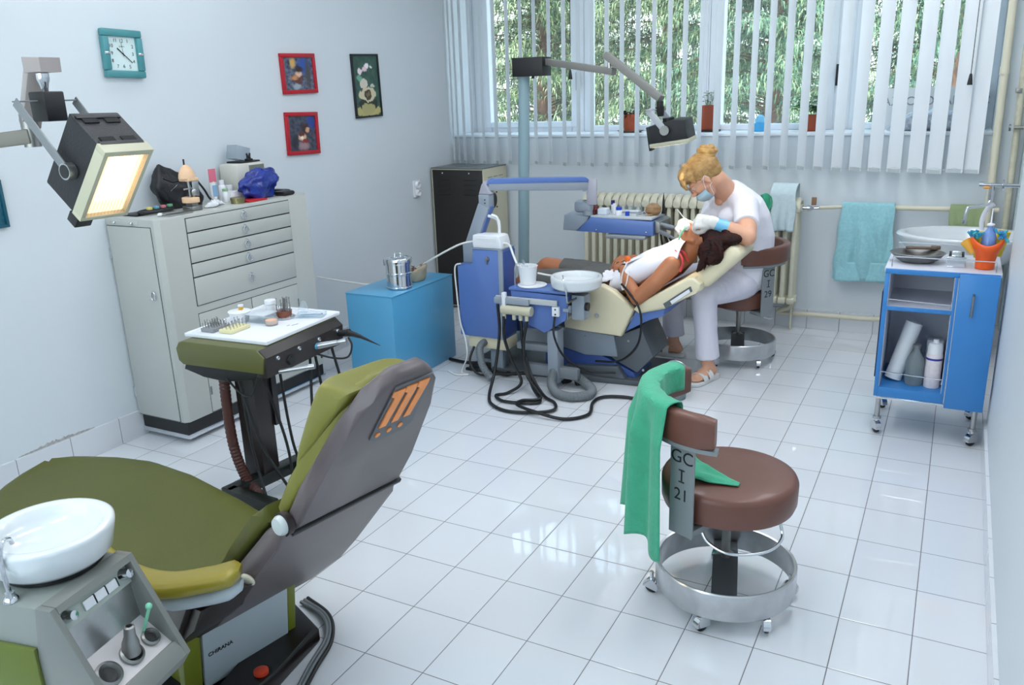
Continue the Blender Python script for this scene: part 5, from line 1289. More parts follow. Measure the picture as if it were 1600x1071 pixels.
# white cables
M_wc = mat('white_cable', (225, 226, 222), .45)
t2 = thing('power_cable', 'long white cable running from the left wall to the blue dental unit', 'cable', (-.9, 1.0, .5))
MB().tube(bez([(-1.41, .98, .50), (-1.2, 1.02, .475), (-.98, 1.0, .485), (-.85, 1.13, .53), (-.62, 1.07, .65), (-.45, 1.07, .735), (-.352, 1.09, .76)], 12), .0055, 8).build('cable_run', M_wc, t2)
hose(t, [(-.18, 1.09, .757), (-.14, 1.09, .75), (-.10, 1.06, .70), (-.06, 1.03, .655), (-.03, 1.02, .645)], .006, M_wc, 'white_cable', local=False)
hose(t, [(.058, 1.03, .62), (.12, 1.08, .60), (.20, 1.16, .585), (.27, 1.2, .57)], .005, M_wc, 'white_cable', local=False)
hose(t, [(-.43, 1.05, .636), (-.467, 1.048, .61), (-.462, 1.045, .47), (-.445, 1.04, .30), (-.41, 1.03, .2), (-.40, 1.02, .1), (-.44, 1.02, .006), (-.38, .99, .006), (-.44, .96, .006), (-.52, 1.0, .006)], .0045, M_wc, 'white_cable', local=False)

# ---- things lying on the instrument table
ZI = .8466
def jar(label, x, y, r, h, mc, mb=M_white, nm='jar'):
    d = thing(nm, label, 'jar', (x, y, ZI))
    MB().lathe([(0, 0), (r, 0), (r, h*.6), (r*.9, h*.66)], (x, y, ZI), 18).build('jar_body', mb, d)
    MB().lathe([(r*.95, h*.66), (r*.98, h), (0, h)], (x, y, ZI), 18).build('cap', mc, d)
M_bcap = mat('blue_cap', (30, 70, 190), .35)
jar('white jar with a blue lid nearest the middle of the instrument table', .275, 1.66, .018, .045, M_bcap)
jar('squat jar with a broad blue cap, right of the blue-lidded one', .33, 1.65, .013, .024, M_bcap, M_bcap)
jar('small white bottle behind the blue-lidded jar on the instrument table', .235, 1.70, .012, .06, M_white, nm='bottle')
jar('tallest thin white bottle with a dark blue cap on the instrument table', .20, 1.76, .011, .07, mat('navy_cap', (50, 40, 110), .4), nm='bottle')
tag(MB().box(.15, .205, 1.64, 1.70, ZI, ZI+.035, .004).build('carton', mat('white_blue_carton', (214, 224, 236), .5)), 'small pale carton at the left end of the instrument table', 'box')
d = thing('plastic_case', 'clear shallow plastic case behind the jars on the instrument table', 'case', (.30, 1.78, ZI))
MB().box(.24, .37, 1.75, 1.81, ZI, ZI+.04, .004).build('case_body', M_clear, d)
MB().box(.25, .36, 1.755, 1.805, ZI+.002, ZI+.012, .003).build('contents', M_whitepl, d)
d = thing('shade_book', 'upright dark red and black folder at the left of the instrument table', 'folder', (.135, 1.66, ZI))
MB().box(.128, .140, 1.63, 1.69, ZI, ZI+.09, .001, m=Matrix.Translation((.134, 1.66, ZI)) @ Matrix.Rotation(R(-8), 4, 'Y') @ Matrix.Translation((-.134, -1.66, -ZI))).build('folder_body', mat('dark_red_cover', (92, 36, 34), .5), d)
MB().ball((.142, 1.632, ZI+.035), .006, 8).build('red_dot', mat('bright_red', (220, 60, 50), .4), d)
tag(MB().lathe([(0, 0), (.03, 0), (.046, .02), (.042, .045), (.025, .062), (.01, .066), (0, .066)], (.46, 1.72, ZI), 24).build('mixing_bowl', mat('stained_tan_rubber', (150, 118, 84), .6, var=.3, vscale=40)), 'brown stained round lump at the right end of the instrument table', 'bowl')
tag(MB().lathe([(0, 0), (.012, 0), (.008, .02), (.006, .08), (.001, .12), (0, .12)], (.50, 1.78, ZI), 12).build('probe_stand', M_black), 'black pointed tool standing upright at the right end of the instrument table', 'tool')
rnd = random.Random(4)
lbl = ['steel probe lying by the brown lump, nearest the front edge of the table', 'steel tweezers lying behind the front probe', 'tan-handled scaler lying left of the brown lump', 'short dark tool lying across the steel probe', 'steel mirror handle lying at the table front, far from the jars', 'grey excavator lying beside the squat blue-capped jar']
for k in range(6):
    x, y = .38+rnd.uniform(0, .07), 1.63+k*.018
    d = Vector((rnd.uniform(.5, 1), rnd.uniform(-.4, .4), rnd.uniform(0, .25))).normalized()*.04
    tag(MB().cyl(Vector((x, y, ZI+.005)), Vector((x, y, ZI+.005))+d, .004, .002, 8).build('hand_instrument', (M_chrome, M_dsteel, mat('tan_handle', (190, 140, 90), .5), M_black, M_steel, M_grey)[k]), lbl[k], 'tool')

# ================================================================= far operating lamp
t = thing('operating_lamp', 'dental lamp on a tall pale pole shining over the patient', 'lamp', (-.36, 1.66, .032))
M_pole = mat('pale_blue_grey_pole', (138, 164, 172), .35)
MB().cyl((-.36, 1.66, .18), (-.312, 1.66, 1.63), .034, .033, n=28).build('pole', M_pole, t)
MB().cyl((-.365, 1.66, .0325), (-.36, 1.66, .18), .055, n=24).build('pole_socket', mat('blue_white_socket', (196, 210, 214), .4), t)
MB().box(-.358, -.165, 1.60, 1.72, 1.625, 1.728, .003).build('head_box', M_black, t)
MB().cyl((-.24, 1.63, 1.612), (-.24, 1.63, 1.625), .008, n=10).build('adjuster', M_black, t)
M_arm = mat('warm_grey_arm', (128, 126, 122), .4)
MB().bar((-.165, 1.66, 1.70), (.312, 1.48, 1.628), .04, .035, .003).build('upper_arm', M_arm, t)
MB().cyl((.285, 1.48, 1.635), (.285, 1.48, 1.70), .010, n=12).build('arm_pivot', M_chrome, t)
MB().bar((.262, 1.49, 1.715), (.60, 1.39, 1.485), .045, .036, .003, up=(.5, 0, 1)).build('spring_arm', M_arm, t)
MB().cyl((.595, 1.39, 1.475), (.595, 1.39, 1.445), .018, n=14).cyl((.595, 1.39, 1.447), (.60, 1.39, 1.40), .024, .016, n=14).build('swivel', M_black, t)
HL = Matrix.Translation((.655, 1.38, 1.322)) @ Matrix.Rotation(R(-8), 4, 'Y') @ Matrix.Rotation(R(4), 4, 'X') @ Matrix.Scale(.86, 4)
b = MB(); b.prism_y([(-.105, -.045), (.125, -.045), (.118, .062), (.05, .072), (-.10, .055)], -.085, .085, .006)
for v in b.bm.verts: v.co = HL @ v.co
b.build('lamp_housing', mat('black_crackle', (24, 25, 30), .5), t)
b = MB().box(-.108, .128, -.088, .088, -.068, -.045, .003, m=HL); b.build('front_bezel', mat('cream_bezel', (186, 184, 160), .4), t)
MB().box(-.095, .115, -.075, .075, -.0695, -.0685, 0, m=HL).build('lens', mat('dim_lit_lens', (255, 244, 214), .3, emit=(255, 236, 200), estr=3.0), t, smooth=0)
MB().box(-.135, -.118, -.03, .03, -.09, .05, .003, m=HL).build('handle_plate', M_black, t)
MB().cyl(HL @ Vector((.0, 0, .065)), HL @ Vector((.0, 0, .085)), .03, n=18).build('top_knob', M_black, t)
b = MB()
for s_ in (-1, 1): b.bar((.565, 1.38+s_*.092, 1.435), (.655, 1.38+s_*.092, 1.335), .006, .032, .001, up=(1, 0, 1))
b.bar((.57, 1.28, 1.435), (.57, 1.48, 1.435), .03, .006, .001); b.build('yoke', mat('light_grey_yoke', (170, 174, 180), .35), t)
MB().cyl((.655, 1.278, 1.335), (.655, 1.284, 1.335), .024, n=24).build('yoke_disc', M_dsteel, t)
lamp('operating_lamp_light', 'SPOT', HL @ Vector((.01, 0, -.072)), (0, R(-4), 0), 24.0, (1, .84, .60), .05, spot=R(46), blend=.5)

# ================================================================= cream dental chair
t = CH = thing('dental_chair', 'cream and blue reclined dental chair carrying the patient', 'dental chair', (.3, 1.37, 0))
CY_0, CY_1 = 1.15, 1.60
side = [(.150, .33), (.16, .48), (.20, .515), (.245, .529), (.37, .553), (.44, .525), (.50, .476), (.55, .432), (.483, .28), (.29, .291), (.155, .295)]
for y0, y1 in ((CY_0, CY_0+.055), (CY_1-.055, CY_1)):
    MB().prism_y(side, y0, y1, .012, seg=3).build('side_cover', M_crm, t)
MB().lathe([(0, .004), (.012, .003), (.014, 0)], (0, 0, 0), 16, frame_m((.345, CY_0-.0005, .385), (1, 0, 0), (0, 0, 1))).build('cover_bolt', M_steel, t)
MB().prism_y([(-.20, .36), (-.18, .43), (.15, .425), (.30, .40), (.45, .41), (.50, .36), (.40, .31), (.1, .33)], CY_0+.058, CY_1-.058, .015).build('seat_cushion', M_crm, t)
MB().prism_y([(-.50, .16), (-.54, .20), (-.22, .425), (-.19, .355), (-.22, .33)], CY_0+.05, CY_1-.05, .02).build('leg_rest', M_crm, t)
MB().prism_y([(-.42, .16), (-.2, .33), (.12, .32), (.1, .27)], CY_0+.12, CY_1-.12, .004).build('leg_rest_frame', M_unit, t)
bk = MB(); bk.prism_y([(.565, .462), (.83, .624), (.862, .624), (.898, .597), (.898, .562), (.872, .545), (.71, .449), (.578, .411), (.545, .43)], 1.16, 1.58, .014, seg=3); bk = bk.build('backrest', M_crm, t)
MB().prism_y([(.495, .30), (.555, .425), (.71, .446), (.705, .41), (.62, .375)], 1.18, 1.56, .004).build('backrest_underside', M_unit, t)
MB().prism_y([(.708, .480), (.722, .455), (.858, .558), (.848, .583)], 1.157, 1.1595, .0).build('control_recess', mat('grey_control_panel', (90, 94, 98), .4), bk, smooth=0)
MB().prism_y([(.745, .497), (.755, .482), (.848, .552), (.840, .568)], 1.154, 1.1565, .0).build('control_strip', M_whitepl, bk, smooth=0)
hd = Vector((.19, 0, .185)).normalized()
b = MB(); m = frame_m((.880, 1.375, .578), (0, 1, 0), hd)
b.box(-.165, .165, .0, .262, -.052, .034, .034, 4, m=m)
for v in b.bm.verts: v.co += Vector((-.02, 0, .035))*0
b.build('headrest', M_crm, t)
MB().bar((.84, 1.375, .575), (.91, 1.375, .625), .05, .02, .003).build('headrest_stem', M_steel, t)
# lift
M_lift = mat('slate_grey_enamel', (96, 102, 108), .35, .3)
MB().prism_y([(.30, .20), (.405, .245), (.565, .325), (.64, .165), (.55, .065), (.43, .12)], 1.22, 1.50, .004).build('lift_box', M_lift, t)
MB().prism_y([(-.05, .20), (-.05, .29), (.42, .262), (.44, .145), (.25, .135)], 1.21, 1.51, .004).build('lift_arm', M_ugrey, t)
MB().prism_y([(.0, .13), (.24, .18), (.53, .06), (.54, .032), (.0, .032)], 1.225, 1.495, .004).build('lift_skirt', mat('darker_blue_enamel', (52, 80, 150), .4), t)
MB().prism([(-.28, 1.09), (.60, 1.19), (.64, 1.30), (.64, 1.62), (-.28, 1.62), (-.28, 1.73), (-.45, 1.73), (-.45, 1.3), (-.33, 1.3)], .0005, .031, None, .004).build('base_plate', mat('grey_rubber_plate', (84, 90, 94), .5), t)
MB().prism_y([(.1, .032), (.14, .07), (.45, .10), (.5, .032)], 1.18, 1.22, .003).build('base_rail', M_lift, t)
MB().cyl((.20, 1.24, .26), (.20, 1.24, .33), .03, n=20).cyl((.20, 1.24, .33), (.20, 1.24, .345), .018, n=16).build('lift_column', M_steel, t)
MB().box(-.05, .20, 1.3, 1.45, .26, .33, .004).build('seat_frame', M_black, t)
for x, z in ((.32, .225), (.36, .18), (.50, .24), (.585, .085), (.40, .225), (.25, .24), (.12, .265)):
    MB().lathe([(0, .004), (.006, .003), (.008, 0)], (0, 0, 0), 12, frame_m((x, 1.2185 if x > .3 else 1.2085, z), (1, 0, 0), (0, 0, 1))).build('bolt', M_steel, t)
for x in (.18, .26): MB().cyl((x, 1.06, .022), (x+.03, 1.10, .022), .018, n=14).build('connector', M_black, t)
hose(t, [(.49, 1.13, .575), (.53, 1.135, .53), (.585, 1.13, .46), (.605, 1.12, .37), (.575, 1.14, .24), (.47, 1.165, .14), (.33, 1.17, .12)], .006, local=False)
# bucket
t = thing('bucket', 'clear plastic canister with a wire handle on the floor by the dentist', 'canister', (.80, 1.10, 0))
b = MB().lathe([(0, .001), (.055, .001), (.056, .004), (.058, .15), (.060, .152), (.058, .154), (.056, .15), (.053, .005), (0, .004)], (.80, 1.10, 0), 36); b.build('canister_body', glassy('clear_canister', (214, 224, 226), .22, .08), t)
MB().lathe([(0, .006), (.052, .006), (.052, .02), (0, .022)], (.80, 1.10, 0), 30).build('dark_residue', mat('grey_residue', (96, 100, 102), .5), t)
MB().tube([(.80+.058*math.cos(a), 1.10, .152+.05*math.sin(a)) for a in [math.pi*k/14 for k in range(15)]], .0025, 8).build('wire_handle', M_chrome, t)
# far stool
DS = Vector((.935, 1.875, 0))
stool2 = make_stool('brown rolling stool marked 29 on which the dentist sits', DS, 0, '29', pad=(282, 424), plate=323, castors=(250, 318, 30, 102, 174), sr=.185)
# ================================================================= people
def skin(name, col, col2=None):
    return mat(name, col, .5, sub=.08, var=.04, vscale=12)
M_sk1 = skin('fair_skin', (226, 170, 140)); M_sk2 = skin('tanned_skin', (176, 112, 76))
M_cotton = mat('white_cotton', (236, 234, 242), .8, bump=.2, bscale=45)
M_trous = mat('white_lilac_cotton', (224, 221, 233), .8, bump=.25, bscale=40)
M_latex = mat('white_latex', (226, 222, 218), .45)
def limb(b, pts, rs, n=18):
    """chain of round sections with balls at the joints"""
    pts = [Vector(p) for p in pts]
    for i in range(len(pts)-1): b.cyl(pts[i], pts[i+1], rs[i], rs[i+1], n)
    for p, r in zip(pts, rs): b.ball(p, r, 14)
    return b
def slab(b, secs, n=28, pw=.85):
    """torso loft; sec = (centre, side dir, half width, half depth, axis dir)"""
    rs = []
    for (c, l, w, d, ax) in secs:
        c = Vector(c); l = Vector(l).normalized(); f = Vector(ax).cross(l).normalized()
        rs.append([c+l*w*math.copysign(abs(math.cos(a))**pw, math.cos(a))+f*d*math.copysign(abs(math.sin(a))**pw, math.sin(a)) for a in [k*2*math.pi/n for k in range(n)]])
    return b.rings(rs)
def hand_shape(b, m, grow=0.0, curl=(35, 45, 30), spread=1.0, thumb=(.9, .5), s=1.0):
    """m: origin wrist, x to the fingertips, y to the thumb side, z out of the back of the hand"""
    P = lambda *q: m @ (Vector(q)*s)
    g = grow
    names = [(.030, .070, .0088), (.010, .078, .0090), (-.010, .072, .0086), (-.029, .056, .0078)]
    for y, L, r in names:
        k = P(.082-abs(y)*.18, y, 0)
        b.cyl(P(0, y*.55, 0), k, .014*s+g, .0115*s+g, 12); b.ball(k, .0115*s+g, 10)
        a = 0; p = Vector((.082-abs(y)*.18, y, 0)); segs = (L*.46, L*.30, L*.24)
        for q, (sg, cu) in enumerate(zip(segs, curl)):
            a += R(cu+(abs(y)*150 if q == 0 else 0)); p2 = p+Vector((math.cos(a)*sg, y*.12*spread, -math.sin(a)*sg))
            b.cyl(P(*p), P(*p2), (r-.0006*q)*s+g, (r-.0012-.0006*q)*s+g, 10); b.ball(P(*p2), (r-.0012-.0006*q)*s+g, 8); p = p2
    b.ball(P(.045, 0, -.002), .03*s+g, 14, (1.25, 1.1, .45), m.to_3x3().to_4x4())
    t0, t1, t2, t3 = (.015, .022, -.006), (.042, .022+.026*thumb[0], -.010-.016*thumb[1]), (.070, .026+.026*thumb[0], -.014-.026*thumb[1]), (.092, .022+.024*thumb[0], -.016-.034*thumb[1])
    limb(b, [P(*t0), P(*t1), P(*t2), P(*t3)], [.015*s+g, .0125*s+g, .0105*s+g, .0085*s+g], 10)
    limb(b, [P(-.02, 0, 0), P(.01, 0, 0)], [.024*s+g, .023*s+g], 12)
    return b
def head_shape(b, m, s=1.0, open_mouth=False):
    """m: x out of the face, y to the left ear, z to the crown; origin between the ears"""
    r3 = m.to_3x3().to_4x4(); P = lambda *q: m @ (Vector(q)*s)
    b.ball(P(-.012, 0, .035), .01*s, 24, (9.6, 7.6, 8.6), r3)
    b.ball(P(.028, 0, -.005), .01*s, 20, (6.6, 6.2, 8.6), r3)
    b.ball(P(.040, 0, -.060), .01*s, 16, (4.6, 4.8, 4.4), r3)
    b.ball(P(.062, 0, -.088), .01*s, 12, (2.3, 2.3, 1.8), r3)
    for q in (-1, 1):
        b.ball(P(.062, q*.033, -.015), .01*s, 12, (2.4, 2.2, 2.2), r3)       # cheek
        b.ball(P(.076, q*.028, .028), .01*s, 12, (1.6, 2.6, .9), r3)          # brow
        b.ball(P(-.005, q*.073, -.008), .01*s, 12, (1.5, .7, 2.7), r3)        # ear
        b.ball(P(.000, q*.079, .004), .01*s, 10, (1.7, .5, 1.8), r3)
        b.ball(P(.102, q*.010, -.030), .01*s, 8, (1.0, .85, .75), r3)
        b.cyl(P(.01, q*.055, -.03), P(.055, q*.025, -.085), .016*s, .014*s, 10)
    b.cyl(P(.088, 0, .022), P(.110, 0, -.024), .0075*s, .0115*s, 12); b.ball(P(.110, 0, -.025), .0115*s, 12)
    b.ball(P(.090, 0, -.052), .01*s, 12, (1.2, 2.4, .65), r3); b.ball(P(.088, 0, -.064), .01*s, 12, (1.2, 2.1, .75), r3)
    return b
def person(label, loc):
    return thing('person', label, 'person', loc)
UP = Vector((0, 0, 1))
# ------------------------------------------------------------ dentist
D = person('dentist in white T-shirt and trousers, hair in a blond bun, bending over the patient', (.935, 1.875, .43))
lat = Vector((.70, -.714, 0)); fw = Vector((-.714, -.70, 0))
hf = Vector((-.66, -.20, -.725)).normalized(); hl0 = Vector((.35, -.93, .0)); hz = hf.cross(hl0).normalized(); hl = hz.cross(hf).normalized()
if hz.z < 0: hz = -hz
hl = hz.cross(hf).normalized()
HC = Vector((.800, 1.535, 1.080))
HM = Matrix(((hf.x, hl.x, hz.x, HC.x), (hf.y, hl.y, hz.y, HC.y), (hf.z, hl.z, hz.z, HC.z), (0, 0, 0, 1)))
NB = Vector((.885, 1.685, .985))
b = MB()
head_shape(b, HM, .96)
limb(b, [NB, HM @ Vector((-.035, 0, -.045)), HM @ Vector((-.02, 0, -.02))], [.062, .052, .05])
slab(b, [((.94, 1.835, .47), lat, .13, .09, UP), ((.98, 1.80, .62), lat, .125, .095, UP), ((.968, 1.77, .78), lat, .15, .11, UP), ((.935, 1.735, .90), lat, .165, .105, (-.2, -.2, 1)), ((.905, 1.71, .955), lat, .14, .07, (-.4, -.3, 1))])
LS, LE, LW = Vector((1.005, 1.595, .925)), Vector((1.075, 1.345, .812)), Vector((.905, 1.30, .886))
RS_, RE, RW = Vector((.79, 1.83, .925)), Vector((.775, 1.68, .77)), Vector((.70, 1.50, .835))
limb(b, [LS, LS*.5+LE*.5, LE, LE*.45+LW*.55, LW], [.058, .052, .045, .041, .028])
limb(b, [RS_, RE, RW], [.055, .042, .028])
LH, LK, LA = Vector((1.005, 1.755, .485)), Vector((.845, 1.435, .485)), Vector((.875, 1.44, .09))
RH, RK, RA = Vector((.90, 1.93, .485)), Vector((.56, 1.80, .47)), Vector((.575, 1.79, .09))
limb(b, [LH, LK, LA], [.07, .05, .034]); limb(b, [RH, RK, RA], [.07, .05, .034])
def foot(b, heel, toe, ank):
    heel = Vector(heel); toe = Vector(toe); d = (toe-heel).normalized(); s_ = Vector((-d.y, d.x, 0))
    limb(b, [ank, heel+d*.03+UP*.025, heel+d*.10+UP*.028, heel+d*.165+UP*.018], [.034, .028, .030, .022])
    limb(b, [heel+d*.10+UP*.022+s_*.015, heel+d*.17+UP*.014+s_*.024], [.024, .014]); limb(b, [heel+d*.10+UP*.022-s_*.015, heel+d*.165+UP*.014-s_*.024], [.024, .014])
    for k in range(5):
        o = s_*(-.030+.015*k); L = .225-.010*abs(k-1.2)
        limb(b, [heel+d*.16+o+UP*.012, heel+d*L+o+UP*.010], [.010, .008 if k else .009], 8)
LHe, LTo = Vector((.905, 1.500, .022)), Vector((.825, 1.295, .022)); RHe, RTo = Vector((.640, 1.775, .022)), Vector((.435, 1.795, .022))
foot(b, LHe, LTo, LA); foot(b, RHe, RTo, RA)
LHm = frame_m(LW, (-.93, .05, .12), (-.12, .75, .62)); 
def handframe(o, x, z):
    x = Vector(x).normalized(); z = Vector(z); y = z.cross(x).normalized(); z = x.cross(y).normalized()
    return Matrix(((x.x, y.x, z.x, o[0]), (x.y, y.y, z.y, o[1]), (x.z, y.z, z.z, o[2]), (0, 0, 0, 1)))
LHm = handframe(LW, (-1, .10, .0), (-.05, -.80, .60)); RHm = handframe(RW, (.15, -1, .12), (-.75, -.1, .65))
hand_shape(b, LHm, -.003, (45, 55, 35), thumb=(.5, 1.2), s=.96)
hand_shape(b, RHm, -.003, (40, 50, 35), thumb=(.5, 1.2), s=.96)
blob(b, 'body', M_sk1, D, .0055, 5)
# gloves
for m_, w_, e_ in ((LHm, LW, LE), (RHm, RW, RE)):
    b = MB(); hand_shape(b, m_, .0042, (45, 55, 35) if m_ is LHm else (40, 50, 35), thumb=(.5, 1.2), s=.96)
    d_ = (Vector(e_)-Vector(w_)).normalized(); b.cyl(w_, Vector(w_)+d_*.05, .033, .035, 18); b.ball(w_, .033, 16); b.ball(m_ @ Vector((.022, 0, 0)), .030, 14); b.ball(m_ @ Vector((.05, .0, 0)), .030, 14, (1.2, 1.15, .62), m_.to_3x3().to_4x4())
    blob(b, 'glove', M_latex, D, .004, 3)
b = MB(); d_ = (LE-LW).normalized(); b.cyl(LW+d_*.022, LW+d_*.082, .0345, .040, 28); o = b.build('wristband', mat('pale_blue_band', (112, 186, 222), .35, coat=.3), D)
# shirt
b = MB()
slab(b, [((.94, 1.835, .46), lat, .168, .138, UP), ((.955, 1.815, .53), lat, .163, .135, UP), ((.98, 1.80, .63), lat, .158, .128, UP), ((.975, 1.775, .76), lat, .172, .132, UP), ((.945, 1.74, .87), lat, .182, .132, (-.1, -.1, 1)), ((.925, 1.725, .925), lat, .175, .115, (-.3, -.25, 1)), ((.912, 1.715, .968), lat, .13, .085, (-.4, -.35, 1)), ((.900, 1.70, .998), lat, .09, .068, (-.45, -.4, 1)), ((.880, 1.68, 1.026), lat, .066, .054, (-.5, -.45, 1))])
for q in (-1, 1): b.ball(Vector((.868, 1.66, .85))+lat*q*.07, .070, 16)
b.ball((.835, 1.705, .915), .05, 16)
sl = LS*.35+LE*.65
limb(b, [Vector((.945, 1.675, .945)), LS+Vector((0, 0, .006)), LS*.8+LE*.2], [.07, .068, .066]); b.cyl(LS*.9+LE*.1, sl, .066, .066, 22)
sr_ = RS_*.35+RE*.65
limb(b, [Vector((.85, 1.76, .945)), RS_, RS_*.8+RE*.2], [.07, .066, .062]); b.cyl(RS_*.9+RE*.1, sr_, .062, .060, 22)
o = blob(b, 't_shirt', M_cotton, D, .006, 6)
def wrinkle(o, strength, size, name='cloth_folds'):
    tx = bpy.data.textures.new(name, 'CLOUDS'); tx.noise_scale = size
    md = o.modifiers.new('folds', 'DISPLACE'); md.texture = tx; md.strength = strength; md.mid_level = .5; md.texture_coords = 'GLOBAL'
wrinkle(o, .008, .085)
# neckline: soft V of skin shown by a raised trim
b = MB()
for q in (-1, 1):
    p = bez([NB+lat*q*.062+Vector((.02, .02, .0)), NB+lat*q*.062+fw*.045+Vector((0, 0, -.005)), NB+fw*.10+lat*q*.025+Vector((0, 0, -.055)), NB+fw*.115+Vector((0, 0, -.085))], 8)
    b.tube(p, .006, 8)
b.bm.free()
b = MB(); limb(b, [NB+fw*.030+Vector((0, 0, .02)), NB+fw*.050+Vector((0, 0, -.040))], [.048, .024]); blob(b, 'neckline_skin', M_sk1, D, .005, 3)
# trousers
b = MB()
slab(b, [((.935, 1.845, .445), lat, .165, .135, UP), ((.94, 1.835, .52), lat, .165, .135, UP), ((.955, 1.82, .57), lat, .150, .125, UP)])
limb(b, [LH+Vector((-.02, -.01, .0)), (LH+LK)/2, LK+Vector((0, 0, .0))], [.090, .084, .072], 24); b.cyl(LK, LK*.45+LA*.55, .070, .060, 24); b.cyl(LK*.45+LA*.55, LA+Vector((0, 0, .035)), .060, .064, 24)
limb(b, [RH, (RH+RK)/2, RK], [.098, .086, .072], 24); b.cyl(RK, RK*.45+RA*.55, .070, .060, 24); b.cyl(RK*.45+RA*.55, RA+Vector((0, 0, .035)), .060, .066, 24)
o = blob(b, 'trousers', M_trous, D, .006, 7); wrinkle(o, .010, .10, 'trouser_folds')
# sandals
M_sand = mat('white_sandal', (228, 226, 224), .45)
for heel, toe in ((LHe, LTo), (RHe, RTo)):
    d = (toe-heel).normalized(); m = frame_m(Vector((heel.x, heel.y, .001))-d*.012, d, Vector((-d.y, d.x, 0)))
    so_ = MB().prism([(0, -.022), (.03, -.036), (.10, -.033), (.17, -.048), (.225, -.040), (.25, -.012), (.247, .02), (.21, .044), (.16, .046), (.09, .034), (.03, .036), (0, .022)], 0, .020, m, .004)
    S_ = so_.build('sandal', M_sand, D, smooth=50)
    b = MB()
    for x0, w_ in ((.085, .036), (.135, .036)):
        rs = []
        for k in range(13):
            a = math.pi*k/12; yy = math.cos(a)*.046; zz = .016+math.sin(a)*(.052-.010*(x0 > .1))
            rs.append([m @ Vector((x0+w_*j/3+.006*math.sin(a), yy*(1.0+.02), zz+.0*j)) for j in range(4)]+[m @ Vector((x0+w_*j/3+.006*math.sin(a), yy*(1.05), zz+.0035)) for j in (3, 2, 1, 0)])
        b.rings(rs)
    b.build('strap', M_sand, S_)
    b = MB()
    for x0 in (.103, .153): 
        c_ = m @ Vector((x0, -.030, .055)); b.tube([c_+m.to_3x3() @ Vector(q) for q in ((-.009, -.006, -.006), (.009, -.006, -.006), (.009, .008, .006), (-.009, .008, .006))], .0016, 6, closed=True)
    b.build('buckle', M_dsteel, S_)
# hair
M_blond = mat('blond_hair', (196, 160, 106), .55, spec=.3, col2=(152, 114, 70), vscale=26, bump=.5, bscale=90)
b = MB(); r3 = HM.to_3x3().to_4x4(); P = lambda *q: HM @ Vector(q)
b.ball(P(-.022, 0, .044), .01, 24, (9.4, 8.1, 8.6), r3); b.ball(P(-.055, 0, .005), .01, 18, (4.9, 6.4, 5.2), r3)
b.ball(P(.052, 0, .078), .01, 20, (5.2, 7.2, 4.8), r3)
for k in range(15):
    y = -.066+k*.0094; e = 1-(y/.08)**2
    limb(b, [P(.03, y*.8, .108+.012*e), P(.075+.010*e, y*.95, .086+.006*e), P(.092+.012*e, y*1.02, .058), P(.096+.012*e, y*1.0, .034+.005*math.sin(k*2.1))], [.014, .015, .012, .006], 8)
for q in (-1, 1): limb(b, [P(.05, q*.066, .05), P(.045, q*.072, .025)], [.014, .005], 8)
o = blob(b, 'hair', M_blond, D, .0045, 3); wrinkle(o, .006, .014, 'hair_locks')
b = MB()
bn = HC+Vector((.004, 0, .136))
for rr_, zz_, tr_ in ((.030, -.014, .017), (.033, .002, .017), (.021, .018, .015)):
    b.tube([bn+Vector(((rr_+.003*math.sin(a*3+zz_*90))*math.cos(a)*1.15, rr_*math.sin(a), zz_+.004*math.sin(a*2)+.10*zz_*0)) for a in [j*2*math.pi/20 for j in range(20)]], tr_, 10, closed=True)
b.ball(bn, .034, 16, (1.2, 1.1, .9))
hb = b.build('hair_bun', mat('dark_blond_hair', (168, 122, 66), .5, col2=(214, 172, 104), vscale=40, bump=.5, bscale=120), D, smooth=80)
MB().tube([bn+Vector((-.036+.01*math.sin(a), .034*math.cos(a), -.014+.020*math.sin(a))) for a in [k*2*math.pi/20 for k in range(20)]], .006, 8, closed=True).build('hair_tie', mat('sage_hair_tie', (150, 168, 130), .7), D)
# mask and glasses
M_mask = mat('pale_blue_mask', (172, 204, 222), .7)
b = MB(); rs = []
for k in range(15):
    a = R(-78+k*156/14)
    ring = []
    for j, (zz, rr) in enumerate(((-.036, .078), (-.050, .090), (-.066, .088), (-.084, .078), (-.098, .058))):
        ring.append((zz, rr))
    top = [P(.018+math.cos(a)*rr, math.sin(a)*rr*.80, zz*.96) for zz, rr in ring]; bot = [P(.018+math.cos(a)*(rr-.003), math.sin(a)*(rr-.003)*.80, zz*.96) for zz, rr in reversed(ring)]
    rs.append(top+bot)
b.rings(rs); b.build('face_mask', M_mask, D, smooth=60)
b = MB()
for q in (-1, 1):
    b.tube(bez([P(.034, q*.068, -.036), P(.015, q*.078, .002), P(-.008, q*.084, .022), P(-.018, q*.082, .0)], 6), .0013, 6)
    b.tube(bez([P(.024, q*.060, -.088), P(.008, q*.076, -.04), P(-.012, q*.083, -.03)], 6), .0013, 6)
b.build('ear_loop', M_white, D)
b = MB()
for q in (-1, 1): b.tube([P(.098, q*(.034+.024*math.cos(a)), .006+.017*math.sin(a)) for a in [k*2*math.pi/18 for k in range(18)]], .0012, 6, closed=True).tube([P(.098, q*.058, .010), P(.05, q*.076, .012), P(-.006, q*.081, .014)], .0016, 6)
b.tube([P(.099, -.010, .008), P(.101, 0, .011), P(.099, .010, .008)], .0012, 6); g_ = b.build('glasses', M_steel, D)
b = MB()
for q in (-1, 1): b.bm.faces.new([b.bm.verts.new(P(.0982, q*(.034+.023*math.cos(a)), .006+.016*math.sin(a))) for a in [k*2*math.pi/18 for k in range(18)]])
b.build('lens', M_clear, g_, smooth=0)
for q in (-1, 1): MB().ball(P(.076, q*.032, .008), .0125, 12).build('eye', mat('eyeball', (226, 222, 216), .2), D)
b = MB()
